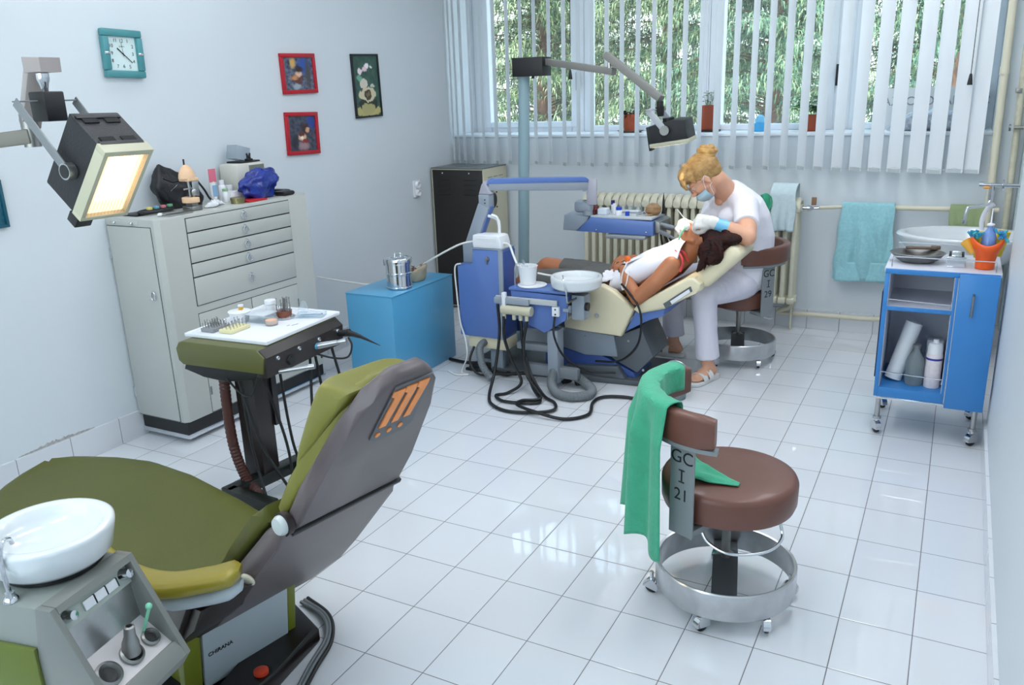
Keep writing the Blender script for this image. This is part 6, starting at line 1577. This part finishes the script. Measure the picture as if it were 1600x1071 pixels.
for q in (-1, 1): b.ball(P(.0775, q*.032, .009), .0132, 12, (1, 1.05, .8), r3)
b.build('eyelid', M_sk1, D)
# ------------------------------------------------------------ patient
P_ = person('patient lying back in grey shorts and white bib, long dark hair hanging down', (.27, 1.38, .42))
yl = Vector((0, -1, 0))
pf = Vector((-.56, .02, .83)).normalized(); pz0 = Vector((.80, 0, .60)); pl = pz0.cross(pf).normalized(); pz = pf.cross(pl).normalized()
PC = Vector((.845, 1.38, .785))
PH = Matrix(((pf.x, pl.x, pz.x, PC.x), (pf.y, pl.y, pz.y, PC.y), (pf.z, pl.z, pz.z, PC.z), (0, 0, 0, 1)))
b = MB(); head_shape(b, PH, .95)
limb(b, [(.745, 1.38, .695), (.785, 1.38, .735), (.825, 1.38, .765)], [.056, .05, .052])
ax1 = (1, 0, .15); ax2 = (1, 0, .5)
slab(b, [((.22, 1.38, .510), yl, .155, .088, ax1), ((.32, 1.38, .515), yl, .160, .088, ax1), ((.43, 1.38, .535), yl, .130, .074, ax1), ((.54, 1.38, .585), yl, .140, .082, ax2), ((.65, 1.38, .640), yl, .155, .086, ax2), ((.72, 1.38, .675), yl, .155, .062, ax2), ((.76, 1.38, .695), yl, .10, .045, ax2)])
limb(b, [(.725, 1.235, .665), (.66, 1.185, .585), (.565, 1.165, .495)], [.050, .044, .037]); limb(b, [(.565, 1.165, .495), (.50, 1.215, .555), (.445, 1.275, .618)], [.037, .036, .026])
limb(b, [(.725, 1.525, .665), (.66, 1.57, .585), (.565, 1.60, .51)], [.050, .044, .037]); limb(b, [(.565, 1.60, .51), (.50, 1.55, .57), (.43, 1.48, .628)], [.037, .036, .026])
NHm = handframe((.445, 1.275, .620), (-.62, .75, .12), (-.25, -.1, .95)); FHm = handframe((.43, 1.48, .638), (-.62, -.72, .10), (.2, .1, .97))
hand_shape(b, NHm, 0, (22, 30, 20), s=.92); hand_shape(b, FHm, 0, (22, 30, 20), s=.92)
NL = [(.25, 1.295, .505), (-.13, 1.275, .515), (-.40, 1.275, .30)]; FL = [(.25, 1.465, .51), (-.10, 1.475, .56), (-.37, 1.465, .31)]
for L_ in (NL, FL):
    limb(b, L_, [.082, .052, .034]); a_ = Vector(L_[2]); limb(b, [a_, a_+Vector((-.02, 0, -.02)), a_+Vector((-.09, 0, .03)), a_+Vector((-.14, 0, .06))], [.032, .03, .026, .016]); 
    k_ = Vector(L_[1]); limb(b, [k_+Vector((-.05, 0, -.035)), k_+Vector((-.15, 0, -.12))], [.048, .042])
blob(b, 'body', M_sk2, P_, .0055, 5)
b = MB()
slab(b, [((.215, 1.38, .510), yl, .170, .098, ax1), ((.32, 1.38, .515), yl, .166, .097, ax1), ((.37, 1.38, .522), yl, .150, .088, ax1)])
limb(b, [NL[0], (.06, 1.287, .51)], [.094, .082]); b.cyl((.06, 1.287, .51), (-.085, 1.278, .514), .082, .068, 22)
limb(b, [FL[0], (.10, 1.47, .532)], [.094, .082]); b.cyl((.10, 1.47, .532), (-.0, 1.473, .547), .080, .068, 22)
o = blob(b, 'shorts', mat('grey_shorts', (92, 92, 90), .8, bump=.2), P_, .006, 4); wrinkle(o, .008, .05, 'short_folds')
b = MB()
slab(b, [((.60, 1.38, .612), yl, .140, .080, ax2), ((.64, 1.38, .634), yl, .156, .091, ax2), ((.675, 1.38, .654), yl, .150, .085, ax2)])
o = blob(b, 'tank_top', mat('coral_pink_top', (214, 66, 84), .7), P_, .006, 4)
b = MB()
for q in (-1, 1): b.tube(bez([(.70, 1.38+q*.085, .752), (.765, 1.38+q*.085, .728), (.79, 1.38+q*.08, .68)], 6), .009, 8, flat=.5)
b.build('shoulder_strap', mat('coral_pink_top', (214, 66, 84), .7), P_)
b = MB(); b.tube(bez([(.735, 1.255, .742), (.765, 1.245, .722), (.785, 1.225, .69), (.775, 1.215, .64)], 6), .007, 8, flat=.5)
b.build('shoulder_strap', mat('coral_pink_top', (214, 66, 84), .7), P_)
# bib: white sheet lying over the chest, pointed hem on the near side, with a second fold on the lap
b = MB()
def bib(u, v):
    # u along the body (0 lap .. 1 neck), v across (0 near .. 1 far)
    x = .425+.32*u; y = 1.38+(v-.5)*(.34-.06*u)
    cz = .535+(.655-.535)*max(0, min(1, (x-.43)/.26))+.02*u
    e = (v-.5)*2; w = .155
    r_ = .093
    ang = e*(1.25 if v > .5 else 1.25+1.25*max(0, 1-abs(u-.25)*1.2))
    near = max(0, .5-v)*2
    yy = 1.38+math.sin(ang)*w; zz = cz+math.cos(ang)*r_*1.02+.008
    zz += .006*noise.noise(Vector((u*7, v*6, 1)))
    x += .03*math.sin(v*math.pi)*(u > .5)*u - .05*near*(1-u)
    return Vector((x-.03*(math.cos(ang)-.6)*u, yy, zz))
b.grid(bib, 30, 30); o = b.build('bib', M_cotton, P_, smooth=70); so = o.modifiers.new('thickness', 'SOLIDIFY'); so.thickness = .004; so.offset = 1
b = MB()
def bib2(u, v):
    x = .30+.10*u; e = (v-.5)*2
    return Vector((x+.01*math.sin(v*9), 1.31+.09*e, .590+.016*math.cos(e*1.4)+.012*noise.noise(Vector((u*5, v*7, 4)))-.03*abs(e)**2-.02*(1-u)))
b.grid(bib2, 14, 20); o = b.build('bib_fold', M_cotton, P_, smooth=70); so = o.modifiers.new('thickness', 'SOLIDIFY'); so.thickness = .005; so.offset = 1
b = MB(); b.box(.46, .56, 1.27, 1.31, .672, .682, .003, m=Matrix.Translation((.51, 1.29, .677)) @ Matrix.Rotation(R(-24), 4, 'Y') @ Matrix.Rotation(R(20), 4, 'Z') @ Matrix.Translation((-.51, -1.29, -.677))); b.build('folded_napkin', M_white, P_)
MB().ball((.475, 1.265, .675), .020, 14, (.8, .5, 1.1)).build('orange_clip', mat('orange_plastic', (240, 110, 30), .35), P_)
b = MB(); b.tube([(.452+.022*math.cos(a), 1.262+.026*math.sin(a)*.8, .624+.02*math.sin(a)) for a in [k*2*math.pi/24 for k in range(24)]], .0055, 8, closed=True); b.build('bracelet', M_black, P_)
b = MB(); b.tube(bez([(.475, 1.262, .665), (.462, 1.215, .60), (.475, 1.19, .53), (.50, 1.175, .56), (.505, 1.20, .63)], 8), .0035, 8); b.build('white_cord', M_wc, P_)
# hair
M_dhair = mat('dark_brown_hair', (26, 12, 11), .65, spec=.2, col2=(58, 26, 22), vscale=30, bump=.5, bscale=120)
b = MB(); r3 = PH.to_3x3().to_4x4(); Q = lambda *q: PH @ Vector(q)
b.ball(Q(-.022, 0, .045), .01, 24, (9.2, 8.2, 8.2), r3)
rnd = random.Random(8)
for k in range(34):
    v = k/33; y = 1.27+.23*v; s0 = Vector((.86+.07*rnd.random(), y*.6+1.38*.4, .83-.04*rnd.random()))
    near = 1-v
    e = Vector((.86+.10*rnd.random()+.09*v, 1.175+.30*v, .672-.03*near*rnd.random()+.11*(1-near)))
    mid = (s0+e)/2+Vector((.035+.02*rnd.random(), -.015*near, .03))
    p = bez([s0, mid, e], 8); b.tube(p, [.016*(1-.75*i/len(p)) for i in range(len(p))], 8)
for c_, r_, sc_ in (((.925, 1.32, .80), .01, (6.5, 6.5, 6.5)), ((.955, 1.27, .775), .01, (8.0, 5.0, 5.5)), ((.905, 1.225, .745), .01, (4.6, 2.6, 6.0)), ((.945, 1.215, .735), .01, (5, 2.4, 5)), ((1.0, 1.28, .81), .01, (6.5, 7, 3.0))): b.ball(c_, r_, 16, sc_)
for k in range(46):
    q = k/45; s0 = Vector((.90+.05*rnd.random(), 1.275-.03*rnd.random(), .84-.05*rnd.random())); e = Vector((.862+.12*q+.02*rnd.random(), 1.178+.02*rnd.random(), .672+.075*q-.02*rnd.random()))
    m1 = s0.lerp(e, .5)+Vector((-.012+.04*q, -.018, .012)); p = bez([s0, m1, e], 8); b.tube(p, [.011*(1-.7*i/len(p)) for i in range(len(p))], 6)
for k in range(14):
    e = Vector((1.0+.06*rnd.random(), 1.25+.25*k/13, .79+.03*rnd.random())); s0 = Vector((.88, 1.33+.1*k/13, .85)); p = bez([s0, (s0+e)/2+Vector((0, 0, .02)), e], 8); b.tube(p, [.018*(1-.7*i/len(p)) for i in range(len(p))], 8)
o = blob(b, 'hair', M_dhair, P_, .0045, 2); wrinkle(o, .006, .012, 'dark_locks')
for q in (-1, 1): MB().ball(Q(.073, q*.031, .008), .0125, 12).build('closed_eye', M_sk2, P_)
b = MB()
for q in (-1, 1): b.tube(bez([Q(.086, q*.020, .006), Q(.0875, q*.031, .003), Q(.083, q*.042, .006)], 5), .0012, 6)
b.build('eyelash', M_dhair, P_)
# cotton, ejector and tools
T = thing('mirror_and_probe', 'white dental mirror held by the gloved hand over the patient', 'tool', (.745, 1.39, .87))
MB().cyl((.748, 1.388, .875), (.708, 1.36, .935), .0035, .0025, 10).cyl((.748, 1.388, .875), (.775, 1.385, .835), .003, .0015, 8).build('tool_handle', M_white, T)
T = thing('saliva_ejector', 'green and white suction tip and cotton in the patient mouth', 'suction tip', (.765, 1.36, .82))
MB().tube(bez([(.775, 1.36, .835), (.760, 1.35, .843), (.742, 1.34, .82), (.728, 1.33, .78)], 6), .005, 8).build('green_tip', mat('mint_green_plastic', (130, 205, 170), .35), T)
MB().ball((.762, 1.362, .848), .018, 12, (1, .9, 1.2)).build('cotton_wad', M_white, T)
MB().cyl((.722, 1.328, .775), (.712, 1.322, .757), .006, n=10).build('tip_end', mat('peach_tip', (236, 200, 160), .4), T)
# ================================================================= radiator, pipes, towels
M_rad = mat('ivory_radiator_paint', (216, 212, 190), .4, var=.05, vscale=10)
t = thing('radiator', 'ivory cast iron radiator under the window behind the dentist', 'radiator', (.42, 2.55, .19))
RX0, RX1, RY = -.31, 1.14, 2.56
nsec = 27; sp = (RX1-RX0)/nsec
b = MB(); x = 0
for y in (-.055, 0, .055):
    b.tube([(0, y, .02), (0, y, .06), (0, y, .55), (0, y, .61)], [.010, .0155, .0155, .010], 10)
rs = []
for k in range(15):
    a = math.pi*k/14; rs.append([(q*.5*sp*.92*math.cos(g), -math.cos(a)*.072, .605+math.sin(a)*.05+.017*math.sin(g)) for q in (1,) for g in [j*2*math.pi/10 for j in range(10)]])
b.rings(rs)
b.box(-sp*.46, sp*.46, -.07, .07, .585, .625, .008).box(-sp*.46, sp*.46, -.07, .07, .0, .045, .012)
b.cyl((-sp*.5, 0, .605), (sp*.5, 0, .605), .026, n=14).cyl((-sp*.5, 0, .022), (sp*.5, 0, .022), .026, n=14)
first = b.build('radiator_section', M_rad, t, local=True, smooth=50)
first.location = (RX0+sp/2-.42, RY-2.55, 0)
for k in range(1, nsec):
    c = first.copy(); COL.objects.link(c); c.parent = t; c.location = (RX0+sp*(k+.5)-.42, RY-2.55, 0)
for x in (RX0+.03, RX1-.03): MB().box(x-.006, x+.006, RY+.03, RY+.05, .0005, .20, .002).build('foot', M_rad, t)
MB().cyl((RX1, RY, .797), (RX1+.035, RY, .797), .012, n=14).cyl((RX1+.03, RY, .797), (RX1+.055, RY, .797), .018, n=12).cyl((RX1+.055, RY, .797), (RX1+.10, RY, .80), .010, n=12).cyl((RX1+.06, RY, .80), (RX1+.06, RY-.03, .80), .012, n=12).build('valve', M_chrome, t)
MB().box(RX1+.055, RX1+.083, RY-.02, RY+.0, .818, .865, .002).build('valve_tag', mat('brown_tag', (138, 104, 78), .7), t)
t = thing('heating_pipe', 'ivory heating pipes along the wall from the radiator to the right corner', 'pipe', (1.7, 2.6, .1))
M_pipe = mat('ivory_pipe_paint', (214, 208, 186), .4)
MB().cyl((RX1+.10, RY, .80), (1.40, 2.62, .806), .011, n=14).cyl((1.40, 2.62, .806), (2.20, 2.62, .812), .0145, n=14).build('upper_pipe', M_pipe, t)
MB().tube(bez([(RX1-.01, RY, .21), (RX1-.04, 2.60, .15), (1.03, 2.625, .10), (1.3, 2.625, .105), (1.66, 2.625, .115), (1.70, 2.625, .16), (1.72, 2.64, .30)], 6), .015, 12).build('lower_pipe', M_pipe, t)
for x in (1.5, 1.95): MB().cyl((x, 2.62, .81), (x, 2.675, .81), .006, n=8).build('pipe_bracket', M_pipe, t)
t = thing('riser_pipe', 'thick ivory riser pipe in the right corner beside the blind', 'pipe', (2.145, 2.61, .8))
MB().cyl((2.15, 2.61, .50), (2.118, 2.61, 2.94), .021, n=18).build('riser', M_pipe, t)
MB().cyl((2.135, 2.61, 1.55), (2.134, 2.61, 1.59), .025, n=18).build('riser_collar', M_pipe, t)
t = thing('riser_pipe', 'thin rust-stained riser pipe right of the thick ivory one', 'pipe', (2.24, 2.60, .5))
MB().cyl((2.245, 2.60, .40), (2.205, 2.60, 2.94), .018, n=18).build('riser', mat('stained_pipe_paint', (196, 192, 170), .45, var=.12, vscale=30), t)
MB().box(2.20, 2.23, 2.575, 2.63, 1.45, 1.475, .003).build('pipe_clamp', M_dsteel, t)
MB().cyl((2.225, 2.585, 1.27), (2.225, 2.56, 1.27), .01, n=10).cyl((2.215, 2.56, 1.27), (2.26, 2.56, 1.27), .010, n=12).cyl((2.19, 2.56, 1.27), (2.20, 2.56, 1.27), .018, n=12).build('stopcock', M_dsteel, t)
M_mould = mat('grey_mould_paint', (176, 190, 192), .6, var=.12, vscale=9)
t = thing('pipe_casing', 'white boxed-in duct beside the riser pipes in the right corner', 'duct', (2.32, 2.60, .0))
MB().box(2.275, 2.3795, 2.54, 2.6755, .126, 1.55, .003).build('casing', M_mould, t)
def towel(name, label, cat, x0, x1, ztop, zf, zb, y, mt, rad=.02, seed=0, folds=5, amp=.008, hem=0.0, skew=0.0):
    b = MB(); off = seed*3.1
    def fn(u, v):
        Lf, Lb = ztop-zf, ztop-zb; arc = math.pi*rad; tot = Lf+arc+Lb; s = v*tot
        x = x0+(x1-x0)*u
        if s < Lf: yy = y-rad; z = ztop-rad-(Lf-s)+rad; g = min(1, (Lf-s)/.15); drop = (Lf-s)
        elif s < Lf+arc: a = (s-Lf)/rad; yy = y-math.cos(a)*rad; z = ztop+math.sin(a)*rad; g = 0; drop = 0
        else: yy = y+rad; z = ztop-(s-Lf-arc); g = min(1, (s-Lf-arc)/.15)*.2; drop = 0
        f = math.sin(u*folds*2*math.pi+off)*amp+noise.noise(Vector((u*4+off, v*3, 0)))*amp*1.2
        return Vector((x+skew*drop*(u-.5)+.004*math.sin(z*30+off), yy-abs(f)*g*1.4-.003*g, z+.004*math.sin(u*9+off)*g))
    b.grid(fn, 46, 44); o = b.build(name, mt, None, smooth=70); so = o.modifiers.new('thickness', 'SOLIDIFY'); so.thickness = .005; so.offset = 0
    return tag(o, label, cat)
M_cy = mat('turquoise_terry', (156, 210, 218), .9, var=.08, vscale=60, bump=.5, bscale=400, sheen=.3)
towel('towel', 'turquoise terry towel hanging over the wall pipe', 'towel', 1.365, 1.66, .812, .36, .50, 2.617, M_cy, .022, 1, 1.6, .016, skew=.12)
b = MB()
def hem(u, v): return Vector((1.358+.315*u, 2.577-.006*math.sin(u*9)-.012*v*math.sin(u*3.1+.4), .468-.118*v+.012*u))
b.grid(hem, 24, 10); o = b.build('towel', M_cy, None, smooth=70); so = o.modifiers.new('thickness', 'SOLIDIFY'); so.thickness = .005
tag(o, 'lower folded layer of the turquoise towel, showing beneath the upper one', 'towel')
towel('towel', 'olive green towel hanging on the pipe behind the wash basin', 'towel', 1.955, 2.135, .816, .66, .70, 2.617, mat('olive_terry', (150, 166, 122), .9, var=.08, bump=.4, bscale=300), .022, 2, 2, .008)
towel('towel', 'pale blue-white towel over the right end of the radiator', 'towel', .965, 1.115, .868, .665, .75, 2.545, mat('pale_blue_terry', (204, 222, 226), .9, var=.05, vscale=40, bump=.4, bscale=300), .080, 3, 1.5, .008)
b = MB()
def gc(u, v):
    return Vector((.905+.065*u+.01*math.sin(v*5), 2.462-.012*math.sin(u*7)-.01*v, .895-.14*v-.03*abs(u-.4)*(1-v)))
b.grid(gc, 16, 16); o = b.build('cloth', M_gcl, None, smooth=70); so = o.modifiers.new('thickness', 'SOLIDIFY'); so.thickness = .004
tag(o, 'green cloth on the radiator between the pale towel and the dentist', 'cloth')

# ================================================================= wash basin and tap
t = thing('wash_basin', 'white oval wash basin in the right corner behind the blue cart', 'sink', (2.04, 2.31, .60))
cx, cy = 2.035, 2.32
prof = [(.05, .52), (.12, .535), (.19, .58), (.24, .655), (.262, .698), (.268, .712), (.262, .722), (.245, .724), (.228, .718), (.215, .69), (.17, .635), (.09, .612), (.0, .606)]
b = MB().lathe(prof, (cx, cy, 0), 56, None, sx=1.26, sy=.96)
b.build('basin', mat('white_porcelain', (232, 240, 246), .15, coat=.5), t, smooth=60)
MB().lathe([(.05, .0), (.075, .002), (.065, .3), (.08, .53)], (cx+.03, cy, 0), 28).build('pedestal', mat('white_porcelain', (232, 240, 246), .15, coat=.5), t)
t = thing('wall_tap', 'chrome wall tap with a swinging spout above the wash basin', 'tap', (2.2, 2.3, .98))
b = MB().cyl((2.085, 2.30, .988), (2.3795, 2.30, .985), .011, n=16).cyl((2.078, 2.30, .988), (2.10, 2.30, .988), .017, n=16).cyl((2.187, 2.30, .986), (2.194, 2.30, .986), .032, n=24).cyl((2.14, 2.30, .99), (2.14, 2.30, .905), .014, n=16)
b.tube(bez([(2.14, 2.30, .925), (2.135, 2.29, .895), (2.11, 2.27, .883), (2.05, 2.23, .876), (2.035, 2.222, .865), (2.028, 2.218, .80)], 8), .009, 12).cyl((2.028, 2.218, .81), (2.027, 2.218, .79), .012, n=14)
b.build('tap_body', M_chrome, t)
MB().ball((2.115, 2.282, .975), .012, 10, (1.6, .6, .5)).build('orange_mark', mat('amber_plastic', (236, 160, 50), .4), t)
tag(MB().tube(bez([(2.16, 2.33, .885), (2.13, 2.34, .85), (2.115, 2.35, .79), (2.12, 2.36, .735)], 8), .012, 10).build('hand_cloth', M_cotton), 'narrow white cloth hanging under the wall tap', 'cloth')

# ================================================================= blue cart
M_cb = mat('cart_blue_laminate', (56, 130, 198), .35, var=.03, vscale=4)
M_cw = mat('cart_white_laminate', (214, 216, 228), .4)
t = thing('service_cart', 'bright blue cart on castors with open white shelves by the right wall', 'cart', (1.957, 1.2, 0))
X0, X1, Yc0, Yc1, Z0, Z1 = 1.742, 2.172, 1.0, 1.39, .185, .768
XD = 2.022
MB().box(X0, X0+.018, Yc0, Yc1, Z0, Z1-.018, .001).box(XD-.012, XD, Yc0, Yc1, Z0+.0, Z1-.018, .001).box(X1-.012, X1, Yc0, Yc1, Z0, Z1-.018, .001).box(X0+.018, XD-.012, Yc0, Yc1, Z0, Z0+.045, .001).box(X0+.018, XD-.012, Yc0, Yc1-.02, .585, .603, .001).box(X0, X1, Yc0, Yc0+.016, Z1-.022, Z1-.0, .001).build('carcass', M_cb, t)
MB().box(X0+.0185, XD-.0125, Yc1-.02, Yc1-.008, Z0+.045, Z1-.02).build('white_back_panel', M_cw, t)
MB().box(X0+.0182, X0+.020, Yc0+.004, Yc1-.02, Z0+.046, Z1-.023).box(XD-.014, XD-.0122, Yc0+.004, Yc1-.02, Z0+.046, Z1-.023).box(X0+.02, XD-.014, Yc0+.004, Yc1-.02, .6032, .6042).build('white_lining', M_cw, t)
MB().box(X0-.004, X1+.006, Yc0+.002, Yc1+.004, Z1-.0175, Z1+.004, .003).build('worktop', mat('cart_top_laminate', (206, 208, 220), .35), t)
d_ = MB().box(XD+.003, X1+.002, Yc0-.016, Yc0-.001, Z0-.012, Z1-.004, .003).build('door', M_cb, t)
MB().tube([(2.084, Yc0-.016, .682), (2.084, Yc0-.036, .680), (2.083, Yc0-.036, .592), (2.083, Yc0-.016, .590)], .005, 10).build('door_handle', M_dsteel, d_)
MB().box(X0-.006, X0-.001, Yc0+.02, Yc1, .27, .66, .0).build('side_panel', mat('navy_edge', (18, 30, 70), .4), t)
for z, nm in ((.632, 'upper'), (.300, 'lower')):
    MB().tube([(X0+.022, Yc0+.01, z-.03), (X0+.022, Yc0+.01, z), (XD-.016, Yc0+.01, z-.008), (XD-.016, Yc0+.01, z-.03)], .0025, 8).build('shelf_rail', M_chrome, t)
for y in (Yc0+.018, Yc1-.012):
    MB().tube([(X0+.022, y, Z1+.003), (X0+.022, y, Z1+.05), (X1-.018, y, Z1+.05), (X1-.018, y, Z1+.003)], .0028, 8).build('gallery_rail', M_chrome, t)
for x in (X0+.022, X1-.025):
    MB().bar((x, Yc0+.01, Z0-.008), (x, Yc1-.02, Z0-.008), .018, .012, .002).build('chassis_bar', M_chrome, t)
    for y in (Yc0+.03, Yc1-.03):
        MB().cyl((x, y, .075), (x, y, Z0-.002), .011, n=14).cyl((x, y, .07), (x, y, .082), .018, n=14).build('leg', M_steel, t)
        castor(t, x, y, .0004, .027, R(30 if x < 2 else -40), M_chrome, local=False, hz=.072)
MB().bar((X0+.02, Yc0+.02, Z0-.01), (X1-.02, Yc0+.02, Z0-.01), .014, .010, .002).build('chassis_bar', M_chrome, t)
ZC_ = Z1+.0046
b = MB().lathe([(0, .0), (.055, .0), (.078, .014), (.098, .040), (.101, .041), (.096, .043), (.076, .018), (.05, .004), (0, .004)], (1.853, 1.17, ZC_), 40, None, sx=1.12, sy=1.0)
tag(b.build('kidney_dish', M_dsteel, smooth=60), 'wide shallow steel basin on the left of the blue cart top', 'bowl')
tag(MB().bar((1.80, 1.24, ZC_+.047), (1.93, 1.245, ZC_+.049), .02, .012, .003).box(1.90, 1.94, 1.235, 1.255, ZC_+.044, ZC_+.060, .004).build('forceps', mat('bronzed_steel', (110, 92, 80), .4, .7)), 'dark steel forceps lying across the shallow steel basin', 'tool')
t = thing('instrument_box', 'small open steel instrument box between the basin and the orange vase', 'box', (2.005, 1.17, Z1))
b = MB().box(1.972, 2.038, 1.09, 1.25, ZC_, ZC_+.004, .001)
for q in ((1.972, 1.976, 1.09, 1.25), (2.034, 2.038, 1.09, 1.25), (1.976, 2.034, 1.09, 1.094), (1.976, 2.034, 1.246, 1.25)): b.box(*q, ZC_+.004, ZC_+.040)
b.build('box_body', M_chrome, t)
MB().box(1.968, 2.042, 1.075, 1.10, ZC_+.039, ZC_+.043, .001).box(1.985, 2.025, 1.13, 1.235, ZC_+.030, ZC_+.044, .004).build('loose_lid', M_chrome, t)
# orange scalloped pot with its contents
t = thing('orange_pot', 'orange scalloped plastic pot at the right end of the cart top', 'pot', (2.112, 1.10, Z1))
b = MB()
def pot(u, v):
    a = u*2*math.pi; lobe = .5+.5*math.cos(2*(a))
    pr = [(.0, .036), (.25, .037), (.5, .043), (.72, .058), (.88, .064), (1.0, .060)]
    for (v0, r0), (v1, r1) in zip(pr, pr[1:]):
        if v <= v1+1e-6: r = r0+(r1-r0)*(v-v0)/(v1-v0); break
    h = .115+.022*lobe-.010*(1-lobe)
    return Vector((2.112+math.cos(a)*r*1.0, 1.10+math.sin(a)*r*.95, ZC_+h*v))
b.grid(pot, 48, 16, closed_u=True); b.bm.faces.new([b.bm.verts.new((2.112+.036*math.cos(a), 1.10+.034*math.sin(a), ZC_+.001)) for a in [k*2*math.pi/32 for k in range(32)]])
o = b.build('pot_body', mat('orange_plastic_gloss', (236, 92, 24), .35), t, smooth=70); so = o.modifiers.new('thickness', 'SOLIDIFY'); so.thickness = .003; so.offset = -1
t = thing('spray_bottle', 'clear bottle of blue liquid standing in the orange pot', 'bottle', (2.115, 1.10, Z1+.01))
MB().lathe([(0, .012), (.026, .012), (.028, .02), (.028, .13), (.020, .155), (.010, .172), (.009, .182)], (2.115, 1.10, ZC_), 24).build('bottle_body', mat('blue_tinted_bottle', (120, 160, 230), .1, coat=.6, alpha=.75), t)
MB().lathe([(.014, .181), (.014, .188), (.006, .19), (.003, .195), (.002, .25), (0, .25)], (2.115, 1.10, ZC_), 16).build('nozzle', M_whitepl, t)
for k, (x, y, z, r, h, c, nm, lb) in enumerate(((2.090, 1.145, .10, .027, .105, (238, 214, 60), 'yellow', 'bright yellow plastic cup behind the blue bottle, its left one'), (2.150, 1.14, .11, .025, .105, (238, 220, 50), 'yellow', 'bright yellow plastic cup behind the blue bottle, its right one'), (2.066, 1.11, .125, .022, .06, (240, 180, 70), 'amber', 'small amber cup leaning at the left rim of the orange pot'))):
    t = thing('cup', lb, 'cup', (x, y, ZC_+z))
    m = Matrix.Translation((x, y, ZC_+z-.06)) @ Matrix.Rotation(R((-12, 10, -38)[k]), 4, 'Y')
    MB().lathe([(0, .0), (r*.8, .0), (r, h), (r*.96, h), (r*.76, .003), (0, .003)], (0, 0, 0), 24, m).build('cup_body', mat('cup_'+nm, c, .35), t)
for k, (x, y, c, lb) in enumerate(((2.062, 1.085, (40, 120, 190), 'teal and blue tangle of plastic at the left rim of the orange pot'), (2.156, 1.085, (50, 110, 210), 'blue and green tangle of plastic at the right rim of the orange pot'))):
    b = MB()
    for j in range(14):
        p = Vector((x+random.uniform(-.018, .018), y+random.uniform(-.015, .015), ZC_+.125+random.uniform(0, .03))); q = p+Vector((random.uniform(-.02, .02), random.uniform(-.02, .02), random.uniform(-.01, .025)))
        b.tube([p, (p+q)/2+Vector((0, 0, .006)), q], [.005, .007, .004], 7)
    tag(b.build('plastic_tangle', mat('tangle_%s' % 'ab'[k], c, .4, col2=(60, 180, 170), vscale=60)), lb, 'packaging')
# lower shelf
ZL = Z0+.0456
t = thing('paper_roll', 'white paper roll leaning in the lower shelf of the blue cart', 'roll', (1.82, 1.14, ZL))
m = Matrix.Translation((1.808, 1.13, ZL+.007)) @ Matrix.Rotation(R(14), 4, 'Y') @ Matrix.Rotation(R(-8), 4, 'X')
MB().lathe([(.0, .0), (.036, .0), (.036, .27), (.028, .27), (.027, .20), (0, .20)], (0, 0, 0), 36, m).build('roll_body', M_white, t)
t = thing('glass_bottle', 'clear glass bottle with a grey stopper beside the paper roll', 'bottle', (1.895, 1.10, ZL))
MB().lathe([(0, 0), (.036, 0), (.040, .006), (.040, .10), (.034, .125), (.016, .15), (.013, .165), (.016, .17)], (1.895, 1.10, ZL), 32).build('bottle_body', glassy('bottle_glass', (205, 216, 218), .3, .06), t)
MB().lathe([(0, .168), (.017, .168), (.017, .182), (.0, .184)], (1.895, 1.10, ZL), 18).build('stopper', mat('grey_stopper', (110, 114, 118), .5), t)
t = thing('spray_can', 'white spray can with a dark blue band on the lower cart shelf', 'can', (1.968, 1.09, ZL))
c = (1.968, 1.09, ZL)
MB().lathe([(0, 0), (.032, 0), (.033, .004), (.033, .15), (.031, .156)], c, 32).build('can_body', mat('pinkish_can_print', (228, 218, 220), .35, var=.1, vscale=45), t)
MB().lathe([(.0336, .128), (.0336, .137)], c, 32).build('blue_band', mat('dark_blue_print', (40, 50, 150), .4), t)
MB().lathe([(.031, .156), (.030, .185), (.026, .2), (.012, .205), (.011, .218), (0, .22)], c, 28).build('cap', M_whitepl, t)
tag(MB().box(1.93, 2.0, 1.24, 1.30, ZL, ZL+.17, .004).build('carton', mat('dotted_white_carton', (222, 224, 228), .5)), 'pale carton standing behind the spray can on the lower cart shelf', 'box')
